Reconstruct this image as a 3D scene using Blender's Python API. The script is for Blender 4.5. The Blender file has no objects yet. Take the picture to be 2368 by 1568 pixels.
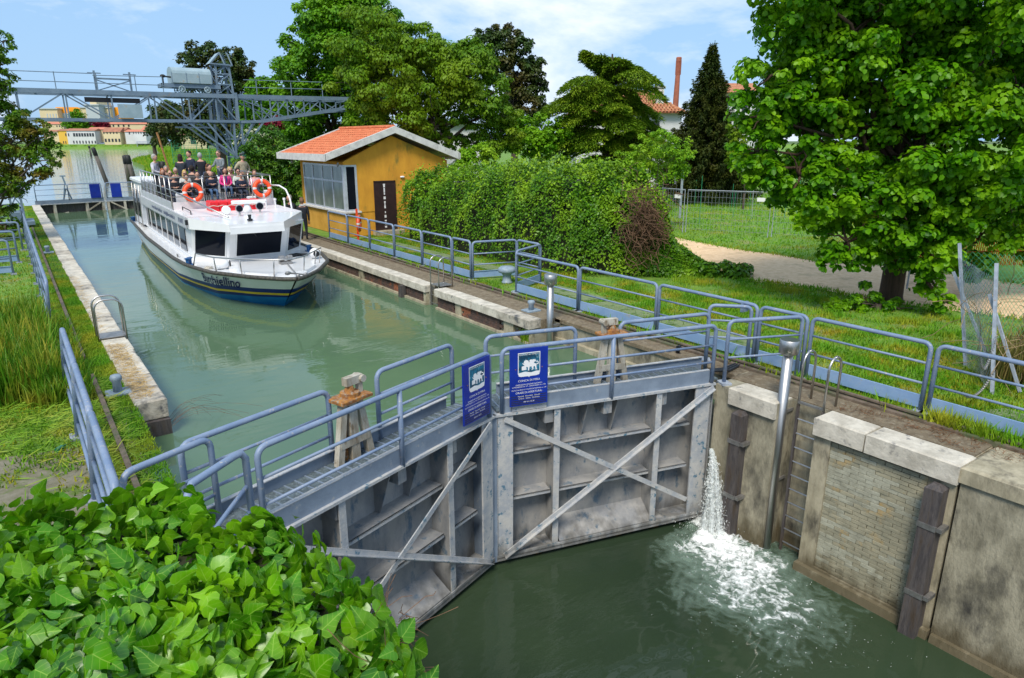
import bpy, bmesh, math, random
import numpy as np
from math import radians, sin, cos, pi, sqrt, atan2
from mathutils import Vector, Matrix
random.seed(7); RNG = np.random.default_rng(11)
scn = bpy.context.scene
C = scn.collection

# ------------------------------------------------------------ camera, world, sun
# lock axes: X across the canal (left bank to right bank), Y upstream, Z up, quay level 0
FPX, PITCH, CAMH, YAW = 1578.0, radians(16.2), 4.2, radians(-35.88)
cam_d = bpy.data.cameras.new('camera'); cam = bpy.data.objects.new('camera', cam_d); C.objects.link(cam)
cam.location = (0, 0, CAMH); cam.rotation_euler = (radians(90) - PITCH, 0, YAW)
cam_d.sensor_width = 36; cam_d.lens = FPX / 2368 * 36; cam_d.clip_start = 0.05; cam_d.clip_end = 6000
scn.camera = cam
SUN_EL, SUN_AZ = radians(52), radians(219)       # azimuth of the direction TO the sun, measured from +X towards +Y
W = bpy.data.worlds.new('World'); scn.world = W; W.use_nodes = True
nt = W.node_tree; nt.nodes.clear()
def wn(t, **k):
    n = nt.nodes.new(t)
    for a, b in k.items(): setattr(n, a, b)
    return n
out = wn('ShaderNodeOutputWorld'); bg = wn('ShaderNodeBackground'); bg.inputs[1].default_value = 0.13
sky = wn('ShaderNodeTexSky', sky_type='NISHITA', sun_disc=False); sky.sun_elevation = SUN_EL
sky.sun_rotation = radians(90) - SUN_AZ; sky.air_density = 1.0; sky.dust_density = 1.5; sky.ozone_density = 1.5
tc = wn('ShaderNodeTexCoord'); mp = wn('ShaderNodeMapping'); mp.inputs['Scale'].default_value = (1, 1, 2.6)
mp.inputs['Rotation'].default_value = (0.2, 0.6, 2.1); mp.inputs['Location'].default_value = (2, 8, 1)
n1 = wn('ShaderNodeTexNoise'); n1.inputs['Scale'].default_value = 2.3; n1.inputs['Detail'].default_value = 7; n1.inputs['Roughness'].default_value = .58
n1.inputs['Distortion'].default_value = .35
r1 = wn('ShaderNodeValToRGB'); r1.color_ramp.elements[0].position = .47; r1.color_ramp.elements[1].position = .68
sc = wn('ShaderNodeMix', data_type='RGBA'); sc.inputs[0].default_value = .75; sc.inputs[7].default_value = (2.9, 4.9, 7.6, 1)
mx = wn('ShaderNodeMix', data_type='RGBA'); mx.inputs[7].default_value = (8.4, 8.6, 8.9, 1)
L = nt.links.new
L(tc.outputs['Generated'], mp.inputs[0]); L(mp.outputs[0], n1.inputs[0]); L(n1.outputs[0], r1.inputs[0])
L(r1.outputs[0], mx.inputs[0]); L(sky.outputs[0], sc.inputs[6]); L(sc.outputs[2], mx.inputs[6]); L(mx.outputs[2], bg.inputs[0]); L(bg.outputs[0], out.inputs[0])
sd = bpy.data.lights.new('sun', 'SUN'); sd.energy = 3.5; sd.angle = radians(18); sd.color = (1, .94, .83)
so = bpy.data.objects.new('sun', sd); C.objects.link(so)
sdir = Vector((cos(SUN_EL) * cos(SUN_AZ), cos(SUN_EL) * sin(SUN_AZ), sin(SUN_EL)))
so.rotation_euler = sdir.to_track_quat('Z', 'Y').to_euler(); so.location = (0, 0, 50)
scn.view_settings.view_transform = 'Standard'; scn.view_settings.look = 'None'
scn.view_settings.exposure = 0.12; scn.view_settings.gamma = 1.0; scn.view_settings.use_curve_mapping = False
scn.render.engine = 'CYCLES'

# ------------------------------------------------------------ survey: photograph pixel (2368 wide) -> place
def ray(x, y):
    cx = (x - 1184) / FPX; cy = -(y - 784) / FPX; s, c = sin(PITCH), cos(PITCH)
    f = c + cy * s; r = cx
    return np.array([r * .8103 + f * .5860, r * -.5860 + f * .8103, -s + cy * c]), f
def P(x, y, z=0.):
    r, f = ray(x, y); return np.array([0, 0, CAMH]) + r * ((z - CAMH) / r[2])
def PD(x, y, d):
    r, f = ray(x, y); return np.array([0, 0, CAMH]) + r * (d / f)

def gy(d): return 784 - FPX * math.tan(PITCH - math.atan(CAMH / d))

# ------------------------------------------------------------ materials
def mat(name, c, c2=None, c3=None, rough=.6, metal=0., scale=4., detail=6, lo=.4, hi=.62, s3=1.2, lo3=.52, hi3=.66,
        bump=0., bs=25., stretch=None, spec=.5, trans=0., coat=0., obj=False):
    m = bpy.data.materials.new(name); m.use_nodes = True; t = m.node_tree; N = t.nodes; lk = t.links.new
    b = N['Principled BSDF']; b.inputs['Roughness'].default_value = rough; b.inputs['Metallic'].default_value = metal
    b.inputs['Specular IOR Level'].default_value = spec
    if coat: b.inputs['Coat Weight'].default_value = coat
    if 'Base Color' in b.inputs: b.inputs['Base Color'].default_value = (*c, 1)
    if obj: src = N.new('ShaderNodeTexCoord').outputs['Object']
    else: src = N.new('ShaderNodeNewGeometry').outputs['Position']
    if stretch:
        mpn = N.new('ShaderNodeMapping'); mpn.inputs['Scale'].default_value = stretch; lk(src, mpn.inputs[0]); src = mpn.outputs[0]
    col = None
    def noise(sc_, det=detail):
        n = N.new('ShaderNodeTexNoise'); n.inputs['Scale'].default_value = sc_; n.inputs['Detail'].default_value = det
        n.inputs['Roughness'].default_value = .65; lk(src, n.inputs['Vector']); return n
    def ramp(n, a, z):
        r = N.new('ShaderNodeMapRange'); r.inputs[1].default_value = a; r.inputs[2].default_value = z; lk(n.outputs[0], r.inputs[0]); return r
    if c2 is not None:
        n = noise(scale); r = ramp(n, lo, hi); x = N.new('ShaderNodeMix'); x.data_type = 'RGBA'
        x.inputs[6].default_value = (*c, 1); x.inputs[7].default_value = (*c2, 1); lk(r.outputs[0], x.inputs[0]); col = x.outputs[2]
    if c3 is not None:
        n = noise(s3); r = ramp(n, lo3, hi3); x = N.new('ShaderNodeMix'); x.data_type = 'RGBA'
        lk(col, x.inputs[6]); x.inputs[7].default_value = (*c3, 1); lk(r.outputs[0], x.inputs[0]); col = x.outputs[2]
    if col is not None: lk(col, b.inputs['Base Color'])
    if bump:
        n = noise(bs, 8); bn = N.new('ShaderNodeBump'); bn.inputs['Strength'].default_value = bump; bn.inputs['Distance'].default_value = .03
        lk(n.outputs[0], bn.inputs['Height']); lk(bn.outputs[0], b.inputs['Normal'])
    return m
def leafmat(name, ca, cb, cc=None, rough=.5, tr=.3, clump=.9, spec=.22):
    """ca..cb vary leaf by leaf; cc comes in clumps (young growth)"""
    m = bpy.data.materials.new(name); m.use_nodes = True; t = m.node_tree; N = t.nodes; lk = t.links.new
    b = N['Principled BSDF']; b.inputs['Roughness'].default_value = rough; b.inputs['Specular IOR Level'].default_value = spec
    at = N.new('ShaderNodeAttribute'); at.attribute_name = 'rnd'
    x = N.new('ShaderNodeMix'); x.data_type = 'RGBA'; x.inputs[6].default_value = (*ca, 1); x.inputs[7].default_value = (*cb, 1); lk(at.outputs['Fac'], x.inputs[0])
    col = x.outputs[2]
    if cc:
        g = N.new('ShaderNodeNewGeometry'); n = N.new('ShaderNodeTexNoise'); n.inputs['Scale'].default_value = clump; n.inputs['Detail'].default_value = 3
        lk(g.outputs['Position'], n.inputs['Vector']); r = N.new('ShaderNodeMapRange'); r.inputs[1].default_value = .45; r.inputs[2].default_value = .68; lk(n.outputs[0], r.inputs[0])
        y = N.new('ShaderNodeMix'); y.data_type = 'RGBA'; lk(r.outputs[0], y.inputs[0]); lk(col, y.inputs[6]); y.inputs[7].default_value = (*cc, 1); col = y.outputs[2]
    lk(col, b.inputs['Base Color'])
    tl = N.new('ShaderNodeBsdfTranslucent'); lk(col, tl.inputs[0]); ms = N.new('ShaderNodeMixShader'); ms.inputs[0].default_value = tr
    lk(b.outputs[0], ms.inputs[1]); lk(tl.outputs[0], ms.inputs[2]); lk(ms.outputs[0], N['Material Output'].inputs[0])
    return m
def watermat(name, c, c2, strength=.25, fine=7.):
    m = bpy.data.materials.new(name); m.use_nodes = True; t = m.node_tree; N = t.nodes; lk = t.links.new
    b = N['Principled BSDF']; b.inputs['Roughness'].default_value = .03; b.inputs['IOR'].default_value = 1.33
    g = N.new('ShaderNodeNewGeometry'); mpn = N.new('ShaderNodeMapping'); mpn.inputs['Rotation'].default_value = (0, 0, radians(35))
    mpn.inputs['Scale'].default_value = (.55, 1.3, 1); lk(g.outputs[0], mpn.inputs[0])
    n0 = N.new('ShaderNodeTexNoise'); n0.inputs['Scale'].default_value = .25; n0.inputs['Detail'].default_value = 4; lk(g.outputs[0], n0.inputs['Vector'])
    r = N.new('ShaderNodeMapRange'); r.inputs[1].default_value = .35; r.inputs[2].default_value = .65; lk(n0.outputs[0], r.inputs[0])
    x = N.new('ShaderNodeMix'); x.data_type = 'RGBA'; x.inputs[6].default_value = (*c, 1); x.inputs[7].default_value = (*c2, 1); lk(r.outputs[0], x.inputs[0]); lk(x.outputs[2], b.inputs['Base Color'])
    n1 = N.new('ShaderNodeTexNoise'); n1.inputs['Scale'].default_value = .9; n1.inputs['Detail'].default_value = 3; n1.inputs['Distortion'].default_value = .6; lk(mpn.outputs[0], n1.inputs['Vector'])
    n2 = N.new('ShaderNodeTexNoise'); n2.inputs['Scale'].default_value = fine; n2.inputs['Detail'].default_value = 3; lk(mpn.outputs[0], n2.inputs['Vector'])
    n3 = N.new('ShaderNodeTexNoise'); n3.inputs['Scale'].default_value = .35; lk(g.outputs[0], n3.inputs['Vector'])
    r3 = N.new('ShaderNodeMapRange'); r3.inputs[1].default_value = .42; r3.inputs[2].default_value = .66; lk(n3.outputs[0], r3.inputs[0])
    mu = N.new('ShaderNodeMath'); mu.operation = 'MULTIPLY'; lk(n2.outputs[0], mu.inputs[0]); lk(r3.outputs[0], mu.inputs[1])
    mu2 = N.new('ShaderNodeMath'); mu2.operation = 'MULTIPLY_ADD'; lk(mu.outputs[0], mu2.inputs[0]); mu2.inputs[1].default_value = .22; lk(n1.outputs[0], mu2.inputs[2])
    bn = N.new('ShaderNodeBump'); bn.inputs['Strength'].default_value = strength; bn.inputs['Distance'].default_value = .12
    lk(mu2.outputs[0], bn.inputs['Height']); lk(bn.outputs[0], b.inputs['Normal'])
    return m
M = {}
M['paint'] = mat('blue_grey_paint', (.15, .21, .325), (.21, .265, .37), (.36, .35, .34), rough=.45, scale=3, s3=17, lo3=.60, hi3=.66, bump=.15, bs=40)
M['paint2'] = mat('kick_plate_paint', (.20, .31, .50), (.26, .37, .55), (.30, .30, .28), rough=.45, scale=2, s3=4, lo3=.6, hi3=.7, bump=.1)
M['crane'] = mat('crane_paint', (.12, .18, .25), (.17, .235, .30), (.20, .17, .14), rough=.55, scale=2, s3=3, lo3=.62, hi3=.7)
M['crane_light'] = mat('crane_hood_paint', (.24, .33, .37), (.30, .39, .43), (.33, .28, .2), rough=.5, scale=2, s3=2, lo3=.62, hi3=.7)
M['gate'] = mat('gate_steel', (.33, .32, .305), (.22, .225, .235), (.10, .15, .20), rough=.7, scale=2.2, s3=3.5, lo3=.56, hi3=.66, bump=.25, bs=18, stretch=(1.3, 1.3, .7))
M['gate_bar'] = mat('gate_flange_steel', (.47, .46, .44), (.33, .35, .38), (.08, .17, .24), rough=.65, scale=5, s3=8, lo3=.58, hi3=.66, bump=.3, bs=30)
M['gate_dark'] = mat('gate_grating', (.07, .09, .10), (.13, .17, .19), (.2, .24, .26), rough=.6, scale=14, s3=30, lo3=.55, hi3=.65, bump=.5, bs=60)
M['channel'] = mat('gate_channel_paint', (.15, .19, .25), (.21, .26, .33), (.34, .34, .33), rough=.5, scale=2, s3=5, lo3=.62, hi3=.72, bump=.1)
M['rust'] = mat('rusty_iron', (.20, .08, .03), (.42, .18, .03), (.30, .26, .2), rough=.8, scale=12, s3=20, bump=.4, bs=60)
M['oldwhite'] = mat('flaking_white_paint', (.46, .43, .36), (.27, .23, .17), (.16, .11, .06), rough=.75, scale=5, s3=9, lo3=.58, hi3=.68, stretch=(1, 1, .35), bump=.3)
M['stone'] = mat('white_stone', (.60, .55, .46), (.42, .38, .31), (.20, .19, .18), rough=.85, scale=3.5, s3=5.5, lo3=.58, hi3=.7, bump=.5, bs=14)
M['stone_dirty'] = mat('weathered_stone', (.50, .45, .37), (.34, .30, .24), (.10, .10, .10), rough=.88, scale=5, s3=3.2, lo3=.5, hi3=.64, bump=.6, bs=16)
M['concrete'] = mat('old_concrete', (.36, .325, .235), (.20, .18, .125), (.05, .046, .038), rough=.9, scale=2.6, s3=1.5, lo3=.50, hi3=.68, bump=.6, bs=16, stretch=(1.3, 1.3, .6))
M['concrete_l'] = mat('pale_concrete', (.42, .37, .26), (.28, .245, .165), (.08, .07, .05), rough=.9, scale=3, s3=2, lo3=.52, hi3=.68, bump=.5, bs=18, stretch=(1.2, 1.2, .5))
M['soil'] = mat('brown_quay_gravel', (.21, .165, .105), (.14, .105, .065), (.26, .215, .15), rough=.95, scale=5, s3=12, bump=.8, bs=50)
M['litter'] = mat('dead_plant_litter', (.12, .06, .03), (.22, .12, .05), rough=.95, scale=20)
M['brick_d'] = mat('sooty_brick', (.06, .042, .036), (.11, .06, .045), (.30, .10, .045), rough=.9, scale=5, s3=1.1, lo3=.56, hi3=.62, bump=.5, bs=25)
M['brick_y'] = mat('pale_yellow_brick', (.34, .31, .215), (.25, .235, .165), (.38, .27, .12), rough=.9, scale=3.5, s3=2.5, lo3=.56, hi3=.66, bump=.5, bs=30)
M['brick_w'] = mat('limewashed_brick', (.40, .39, .30), (.29, .28, .21), rough=.9, scale=4, bump=.5, bs=30)
M['mortar'] = mat('mortar', (.24, .22, .16), (.32, .30, .23), rough=.95, scale=4, bump=.4)
M['timber'] = mat('dark_fender_timber', (.055, .047, .047), (.11, .095, .09), (.06, .04, .025), rough=.75, scale=6, s3=3, stretch=(3, 3, .5), bump=.5, bs=20)
M['steel'] = mat('stainless_steel', (.50, .48, .46), rough=.38, metal=1.)
M['steel_d'] = mat('galvanised_steel', (.35, .34, .33), (.24, .23, .22), rough=.45, metal=.7, scale=12)
M['rail'] = mat('rusty_rail', (.10, .075, .05), (.17, .125, .09), (.08, .10, .04), rough=.8, scale=6, s3=1.3, bump=.4)
M['gal'] = mat('galvanised_post', (.36, .40, .46), (.25, .28, .33), (.3, .24, .2), rough=.5, scale=9, s3=14, lo3=.6, hi3=.7)
M['grass_base'] = mat('mossy_turf', (.05, .13, .010), (.10, .18, .014), (.19, .18, .025), rough=.95, scale=5, s3=1.4, lo3=.55, hi3=.7, bump=.8, bs=30)
M['meadow'] = mat('meadow_turf', (.09, .21, .015), (.16, .28, .03), (.24, .22, .09), rough=.95, scale=2.4, s3=.8, lo3=.53, hi3=.7, bump=.8, bs=8)
M['farland'] = mat('distant_land', (.07, .13, .03), (.10, .14, .04), rough=1, scale=.02)
M['sand'] = mat('sandy_path', (.80, .57, .35), (.68, .46, .26), (.52, .36, .20), rough=.95, scale=5, s3=1.2, lo3=.54, hi3=.68, bump=.8, bs=26)
M['slab'] = mat('mossy_concrete_slab', (.20, .18, .13), (.14, .13, .075), (.09, .14, .02), rough=.95, scale=7, s3=2.6, lo3=.52, hi3=.62, bump=.5, bs=40)
M['slab_l'] = mat('grey_green_paver', (.15, .21, .085), (.20, .24, .12), (.06, .12, .02), rough=.95, scale=9, s3=2.5, lo3=.52, hi3=.62, bump=.6, bs=50)
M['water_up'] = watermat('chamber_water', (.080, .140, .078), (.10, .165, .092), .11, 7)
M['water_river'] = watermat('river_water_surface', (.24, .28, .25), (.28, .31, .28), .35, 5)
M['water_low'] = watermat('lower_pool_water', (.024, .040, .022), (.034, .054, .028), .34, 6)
M['white'] = mat('white_gelcoat', (.80, .80, .80), (.74, .74, .75), rough=.22, scale=1.5, spec=.5, coat=.3)
M['offwhite'] = mat('pinkish_deck', (.74, .68, .68), (.66, .62, .62), rough=.4, scale=3)
M['canvas'] = mat('white_canvas', (.72, .74, .78), (.60, .63, .68), rough=.7, scale=2, bump=.3, bs=6)
M['silver'] = mat('silver_band', (.50, .51, .55), (.45, .46, .50), rough=.35, scale=2)
M['navy'] = mat('navy_hull_paint', (.004, .022, .16), (.006, .03, .20), rough=.35, scale=3, spec=.15)
M['blue'] = mat('bright_blue_antifouling', (.005, .15, .42), (.01, .20, .50), rough=.4, scale=3, spec=.2)
M['yellow'] = mat('yellow_stripe', (.80, .55, .02), (.7, .45, .02), rough=.3, scale=3)
M['black'] = mat('black_rubber', (.03, .028, .025), (.09, .08, .06), rough=.6, scale=14, bump=.3)
M['blackplastic'] = mat('black_plastic', (.012, .012, .014), rough=.4)
M['glass'] = mat('dark_tinted_glass', (.008, .010, .016), rough=.03, spec=.10)
M['ink'] = mat('dark_blue_lettering', (.004, .006, .10), rough=.6, spec=.1)
M['inkgrey'] = mat('faded_blue_lettering', (.10, .12, .22), rough=.5)
M['red'] = mat('red_plastic', (.75, .012, .02), (.62, .01, .015), rough=.35, scale=6)
M['orange'] = mat('orange_lifebuoy', (.90, .085, .01), (.80, .06, .01), rough=.45, scale=6)
M['reflect'] = mat('grey_reflective_band', (.62, .60, .58), rough=.35)
M['rope'] = mat('pale_rope', (.6, .56, .48), (.4, .36, .3), rough=.9, scale=40)
M['bluebitt'] = mat('blue_bollard_paint', (.01, .09, .26), rough=.35)
M['boll'] = mat('grey_bollard_paint', (.20, .26, .32), (.27, .33, .38), (.16, .12, .08), rough=.5, scale=8, s3=10, lo3=.62, hi3=.7)
M['ochre'] = mat('ochre_render', (.70, .33, .028), (.58, .26, .022), (.22, .17, .03), rough=.9, scale=2.0, s3=1.3, lo3=.6, hi3=.72, bump=.25, bs=30, stretch=(1, 1, .45))
M['ochre_l'] = mat('ochre_render_pale', (.62, .33, .05), (.52, .26, .03), rough=.9, scale=2.0, bump=.25, bs=30)
M['rooftrim'] = mat('white_roof_trim', (.66, .64, .60), (.52, .50, .47), (.33, .32, .30), rough=.7, scale=3, s3=6, lo3=.6, hi3=.72)
M['tile'] = mat('terracotta_tile', (.60, .165, .065), (.48, .12, .045), (.66, .26, .11), rough=.8, scale=3, s3=9, lo3=.55, hi3=.65)
M['tile2'] = mat('old_terracotta_tile', (.42, .15, .06), (.27, .09, .045), (.55, .30, .14), rough=.85, scale=2.5, s3=5, lo3=.5, hi3=.62)
M['alu'] = mat('aluminium_frame', (.62, .65, .72), (.52, .55, .6), rough=.35, metal=.3, scale=6)
M['hutglass'] = mat('window_glass_blinds', (.12, .15, .13), (.24, .28, .24), rough=.12, scale=1.4, spec=.8, stretch=(1, 1, .4))
M['blind'] = mat('grey_roller_blind', (.30, .33, .32), (.24, .27, .27), rough=.7, scale=3)
M['door'] = mat('dark_bronze_door', (.035, .022, .022), (.055, .03, .028), rough=.3, scale=3)
M['paper'] = mat('torn_white_sticker', (.75, .72, .72), rough=.7)
M['signblue'] = mat('sign_blue_enamel', (.004, .022, .26), (.006, .03, .32), rough=.3, scale=3, coat=.2)
M['signwhite'] = mat('sign_white_print', (.78, .77, .78), rough=.5)
M['signteal'] = mat('sign_teal_picture', (.01, .16, .27), (.005, .04, .08), (.25, .45, .55), rough=.5, scale=9, s3=14, lo3=.56, hi3=.7)
M['signdark'] = mat('sign_dark_strip', (.02, .022, .06), rough=.5)
M['farwhite'] = mat('white_far_wall', (.62, .62, .62), (.55, .55, .55), rough=.9, scale=.2)
M['farcream'] = mat('cream_far_wall', (.66, .54, .33), (.6, .5, .3), rough=.9, scale=.2)
M['faryellow'] = mat('yellow_far_wall', (.70, .42, .06), rough=.9)
M['farorange'] = mat('orange_far_panel', (.85, .32, .01), rough=.8)
M['farroof'] = mat('far_tile_roof', (.40, .17, .10), (.3, .13, .08), rough=.9, scale=.4)
M['farroof_r'] = mat('far_pink_roof', (.55, .20, .13), (.5, .18, .1), rough=.9, scale=.4)
M['fargrey'] = mat('far_grey_panel', (.42, .47, .48), rough=.7)
M['farglass'] = mat('far_window', (.03, .035, .04), rough=.2)
M['bark'] = mat('lime_bark', (.05, .028, .016), (.09, .05, .03), (.05, .06, .02), rough=.95, scale=5, s3=2, lo3=.6, hi3=.72, stretch=(4, 4, .5), bump=1., bs=9)
M['bark2'] = mat('grey_bark', (.09, .065, .05), (.05, .04, .03), rough=.95, scale=4, stretch=(3, 3, .5), bump=.6, bs=6)
M['pile'] = mat('mooring_pile_timber', (.15, .13, .11), (.09, .08, .07), (.04, .06, .02), rough=.9, scale=3, s3=1, stretch=(2, 2, .4), bump=.4)
M['piledark'] = mat('black_pile_cap', (.012, .012, .012), rough=.6)
M['chimney'] = mat('chimney_brick', (.36, .11, .07), (.27, .08, .05), rough=.9, scale=1.5)
M['net'] = mat('green_mesh_wire', (.02, .22, .10), rough=.6)
M['wire'] = mat('galvanised_wire', (.28, .32, .36), rough=.5, metal=.3)
M['orangenet'] = mat('orange_safety_net', (.85, .14, .02), rough=.6)
M['foam'] = mat('white_foam', (.88, .90, .89), (.72, .78, .76), rough=.5, scale=14, bump=.8, bs=30)
M['skin'] = mat('skin', (.50, .27, .19), rough=.55)
M['denim'] = mat('denim', (.05, .10, .20), (.10, .17, .30), rough=.9, scale=14)
M['vine'] = mat('dry_vine_stems', (.16, .085, .045), (.08, .045, .025), rough=.9, scale=12)
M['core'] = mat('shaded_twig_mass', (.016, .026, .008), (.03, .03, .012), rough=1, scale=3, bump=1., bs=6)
def add_tide(m, ztop, col, soft=.35, amt=.85):
    """slime and algae left by the water below ztop"""
    N = m.node_tree.nodes; lk = m.node_tree.links.new; b = N['Principled BSDF']; old = b.inputs['Base Color'].links[0].from_socket
    g = N.new('ShaderNodeNewGeometry'); sp = N.new('ShaderNodeSeparateXYZ'); lk(g.outputs['Position'], sp.inputs[0]); n = N.new('ShaderNodeTexNoise'); n.inputs['Scale'].default_value = 3.5; n.inputs['Detail'].default_value = 6; mp_ = N.new('ShaderNodeMapping'); mp_.inputs['Scale'].default_value = (1.5, 1.5, .5); lk(g.outputs['Position'], mp_.inputs[0]); lk(mp_.outputs[0], n.inputs['Vector'])
    a = N.new('ShaderNodeMath'); a.operation = 'MULTIPLY_ADD'; lk(n.outputs[0], a.inputs[0]); a.inputs[1].default_value = -.9; lk(sp.outputs['Z'], a.inputs[2])
    r = N.new('ShaderNodeMapRange'); lk(a.outputs[0], r.inputs[0]); r.inputs[1].default_value = ztop - .45; r.inputs[2].default_value = ztop - .45 - soft; r.inputs[3].default_value = 0; r.inputs[4].default_value = amt
    x = N.new('ShaderNodeMix'); x.data_type = 'RGBA'; lk(r.outputs[0], x.inputs[0]); lk(old, x.inputs[6]); x.inputs[7].default_value = (*col, 1); lk(x.outputs[2], b.inputs['Base Color'])
for k_ in ('concrete', 'concrete_l', 'brick_y', 'brick_w'): add_tide(M[k_], -2.30, (.085, .065, .030))
for k_ in ('gate', 'gate_bar'): add_tide(M[k_], -2.36, (.06, .055, .045), .3, .7)
LF = {}
LF['lime'] = leafmat('lime_leaf', (.03, .14, .002), (.15, .40, .006), (.29, .54, .012), tr=.48, clump=1.1, rough=.38)
LF['chest'] = leafmat('dense_green_leaf', (.04, .16, .003), (.12, .30, .005), (.18, .38, .008), tr=.3, clump=.35)
LF['ash'] = leafmat('drooping_leaf', (.06, .165, .004), (.14, .27, .006), (.20, .30, .010), tr=.3, clump=.35)
LF['magn'] = leafmat('magnolia_leaf', (.016, .045, .005), (.045, .085, .010), (.07, .06, .012), tr=.12, clump=.4, rough=.5)
LF['cedar'] = leafmat('cedar_needles', (.06, .15, .006), (.17, .28, .01), (.24, .34, .015), tr=.15, clump=1.1, rough=.6)
LF['spruce'] = leafmat('spruce_needles', (.018, .04, .004), (.045, .07, .008), (.07, .08, .01), tr=.1, clump=.7, rough=.6)
LF['hedge'] = leafmat('hedge_leaf', (.035, .13, .006), (.12, .27, .012), (.22, .38, .015), tr=.25, clump=1.0, rough=.35)
LF['hedge_d'] = leafmat('laurel_hedge_leaf', (.02, .08, .004), (.065, .18, .010), (.11, .22, .015), tr=.2, clump=.9, rough=.4)
LF['bright'] = leafmat('fresh_green_leaf', (.12, .32, .01), (.26, .46, .015), (.30, .46, .02), tr=.35, clump=.5)
LF['red'] = leafmat('red_maple_leaf', (.16, .008, .02), (.30, .015, .05), tr=.3)
LF['flower'] = leafmat('white_elder_flower', (.7, .72, .5), (.8, .8, .65), tr=.1)
LF['ivy'] = leafmat('ivy_leaf', (.018, .10, .002), (.10, .34, .004), (.24, .50, .008), tr=.34, clump=3.2, rough=.33, spec=.5)
def add_veins(m):
    N = m.node_tree.nodes; lk = m.node_tree.links.new; b = N['Principled BSDF']; old = b.inputs['Base Color'].links[0].from_socket
    def mth(op, a, c=None, d=None):
        n = N.new('ShaderNodeMath'); n.operation = op
        for i, v in enumerate((a, c, d)):
            if v is None: continue
            if isinstance(v, (int, float)): n.inputs[i].default_value = v
            else: lk(v, n.inputs[i])
        return n.outputs[0]
    ax_ = N.new('ShaderNodeAttribute'); ax_.attribute_name = 'lx'; ay = N.new('ShaderNodeAttribute'); ay.attribute_name = 'ly'
    x = mth('ABSOLUTE', ax_.outputs['Fac']); mid = mth('LESS_THAN', x, .016); k = mth('FRACT', mth('MULTIPLY', mth('SUBTRACT', ay.outputs['Fac'], mth('MULTIPLY', x, .75)), 4.2)); side = mth('MULTIPLY', mth('LESS_THAN', k, .09), .6); v = mth('MAXIMUM', mid, side)
    mx_ = N.new('ShaderNodeMix'); mx_.data_type = 'RGBA'; lk(mth('MULTIPLY', v, .55), mx_.inputs[0]); lk(old, mx_.inputs[6]); mx_.inputs[7].default_value = (.42, .62, .10, 1); lk(mx_.outputs[2], b.inputs['Base Color'])
add_veins(LF['ivy'])
LF['left'] = leafmat('edge_tree_leaf', (.045, .14, .004), (.11, .23, .006), (.18, .13, .015), tr=.3, clump=.8)
LF['grass'] = leafmat('grass_blade', (.06, .22, .004), (.17, .38, .012), (.36, .36, .02), tr=.25, clump=.8, rough=.6)
LF['moss'] = leafmat('moss_blade', (.06, .19, .004), (.15, .30, .008), (.36, .28, .015), tr=.2, clump=1.6, rough=.7)
LF['reed'] = leafmat('reed_blade', (.05, .16, .006), (.12, .29, .012), (.34, .32, .03), tr=.3, clump=2.2, rough=.5)
LF['straw'] = leafmat('dry_straw', (.42, .26, .07), (.6, .42, .16), tr=.2)
LF['cut'] = leafmat('cut_grass', (.13, .30, .015), (.26, .40, .03), (.40, .40, .06), tr=.25, clump=1.5)
LF['meadow'] = leafmat('meadow_blade', (.09, .27, .008), (.20, .40, .02), (.34, .38, .03), tr=.25, clump=.4, rough=.7)
for k in ('straw',): pass

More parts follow.
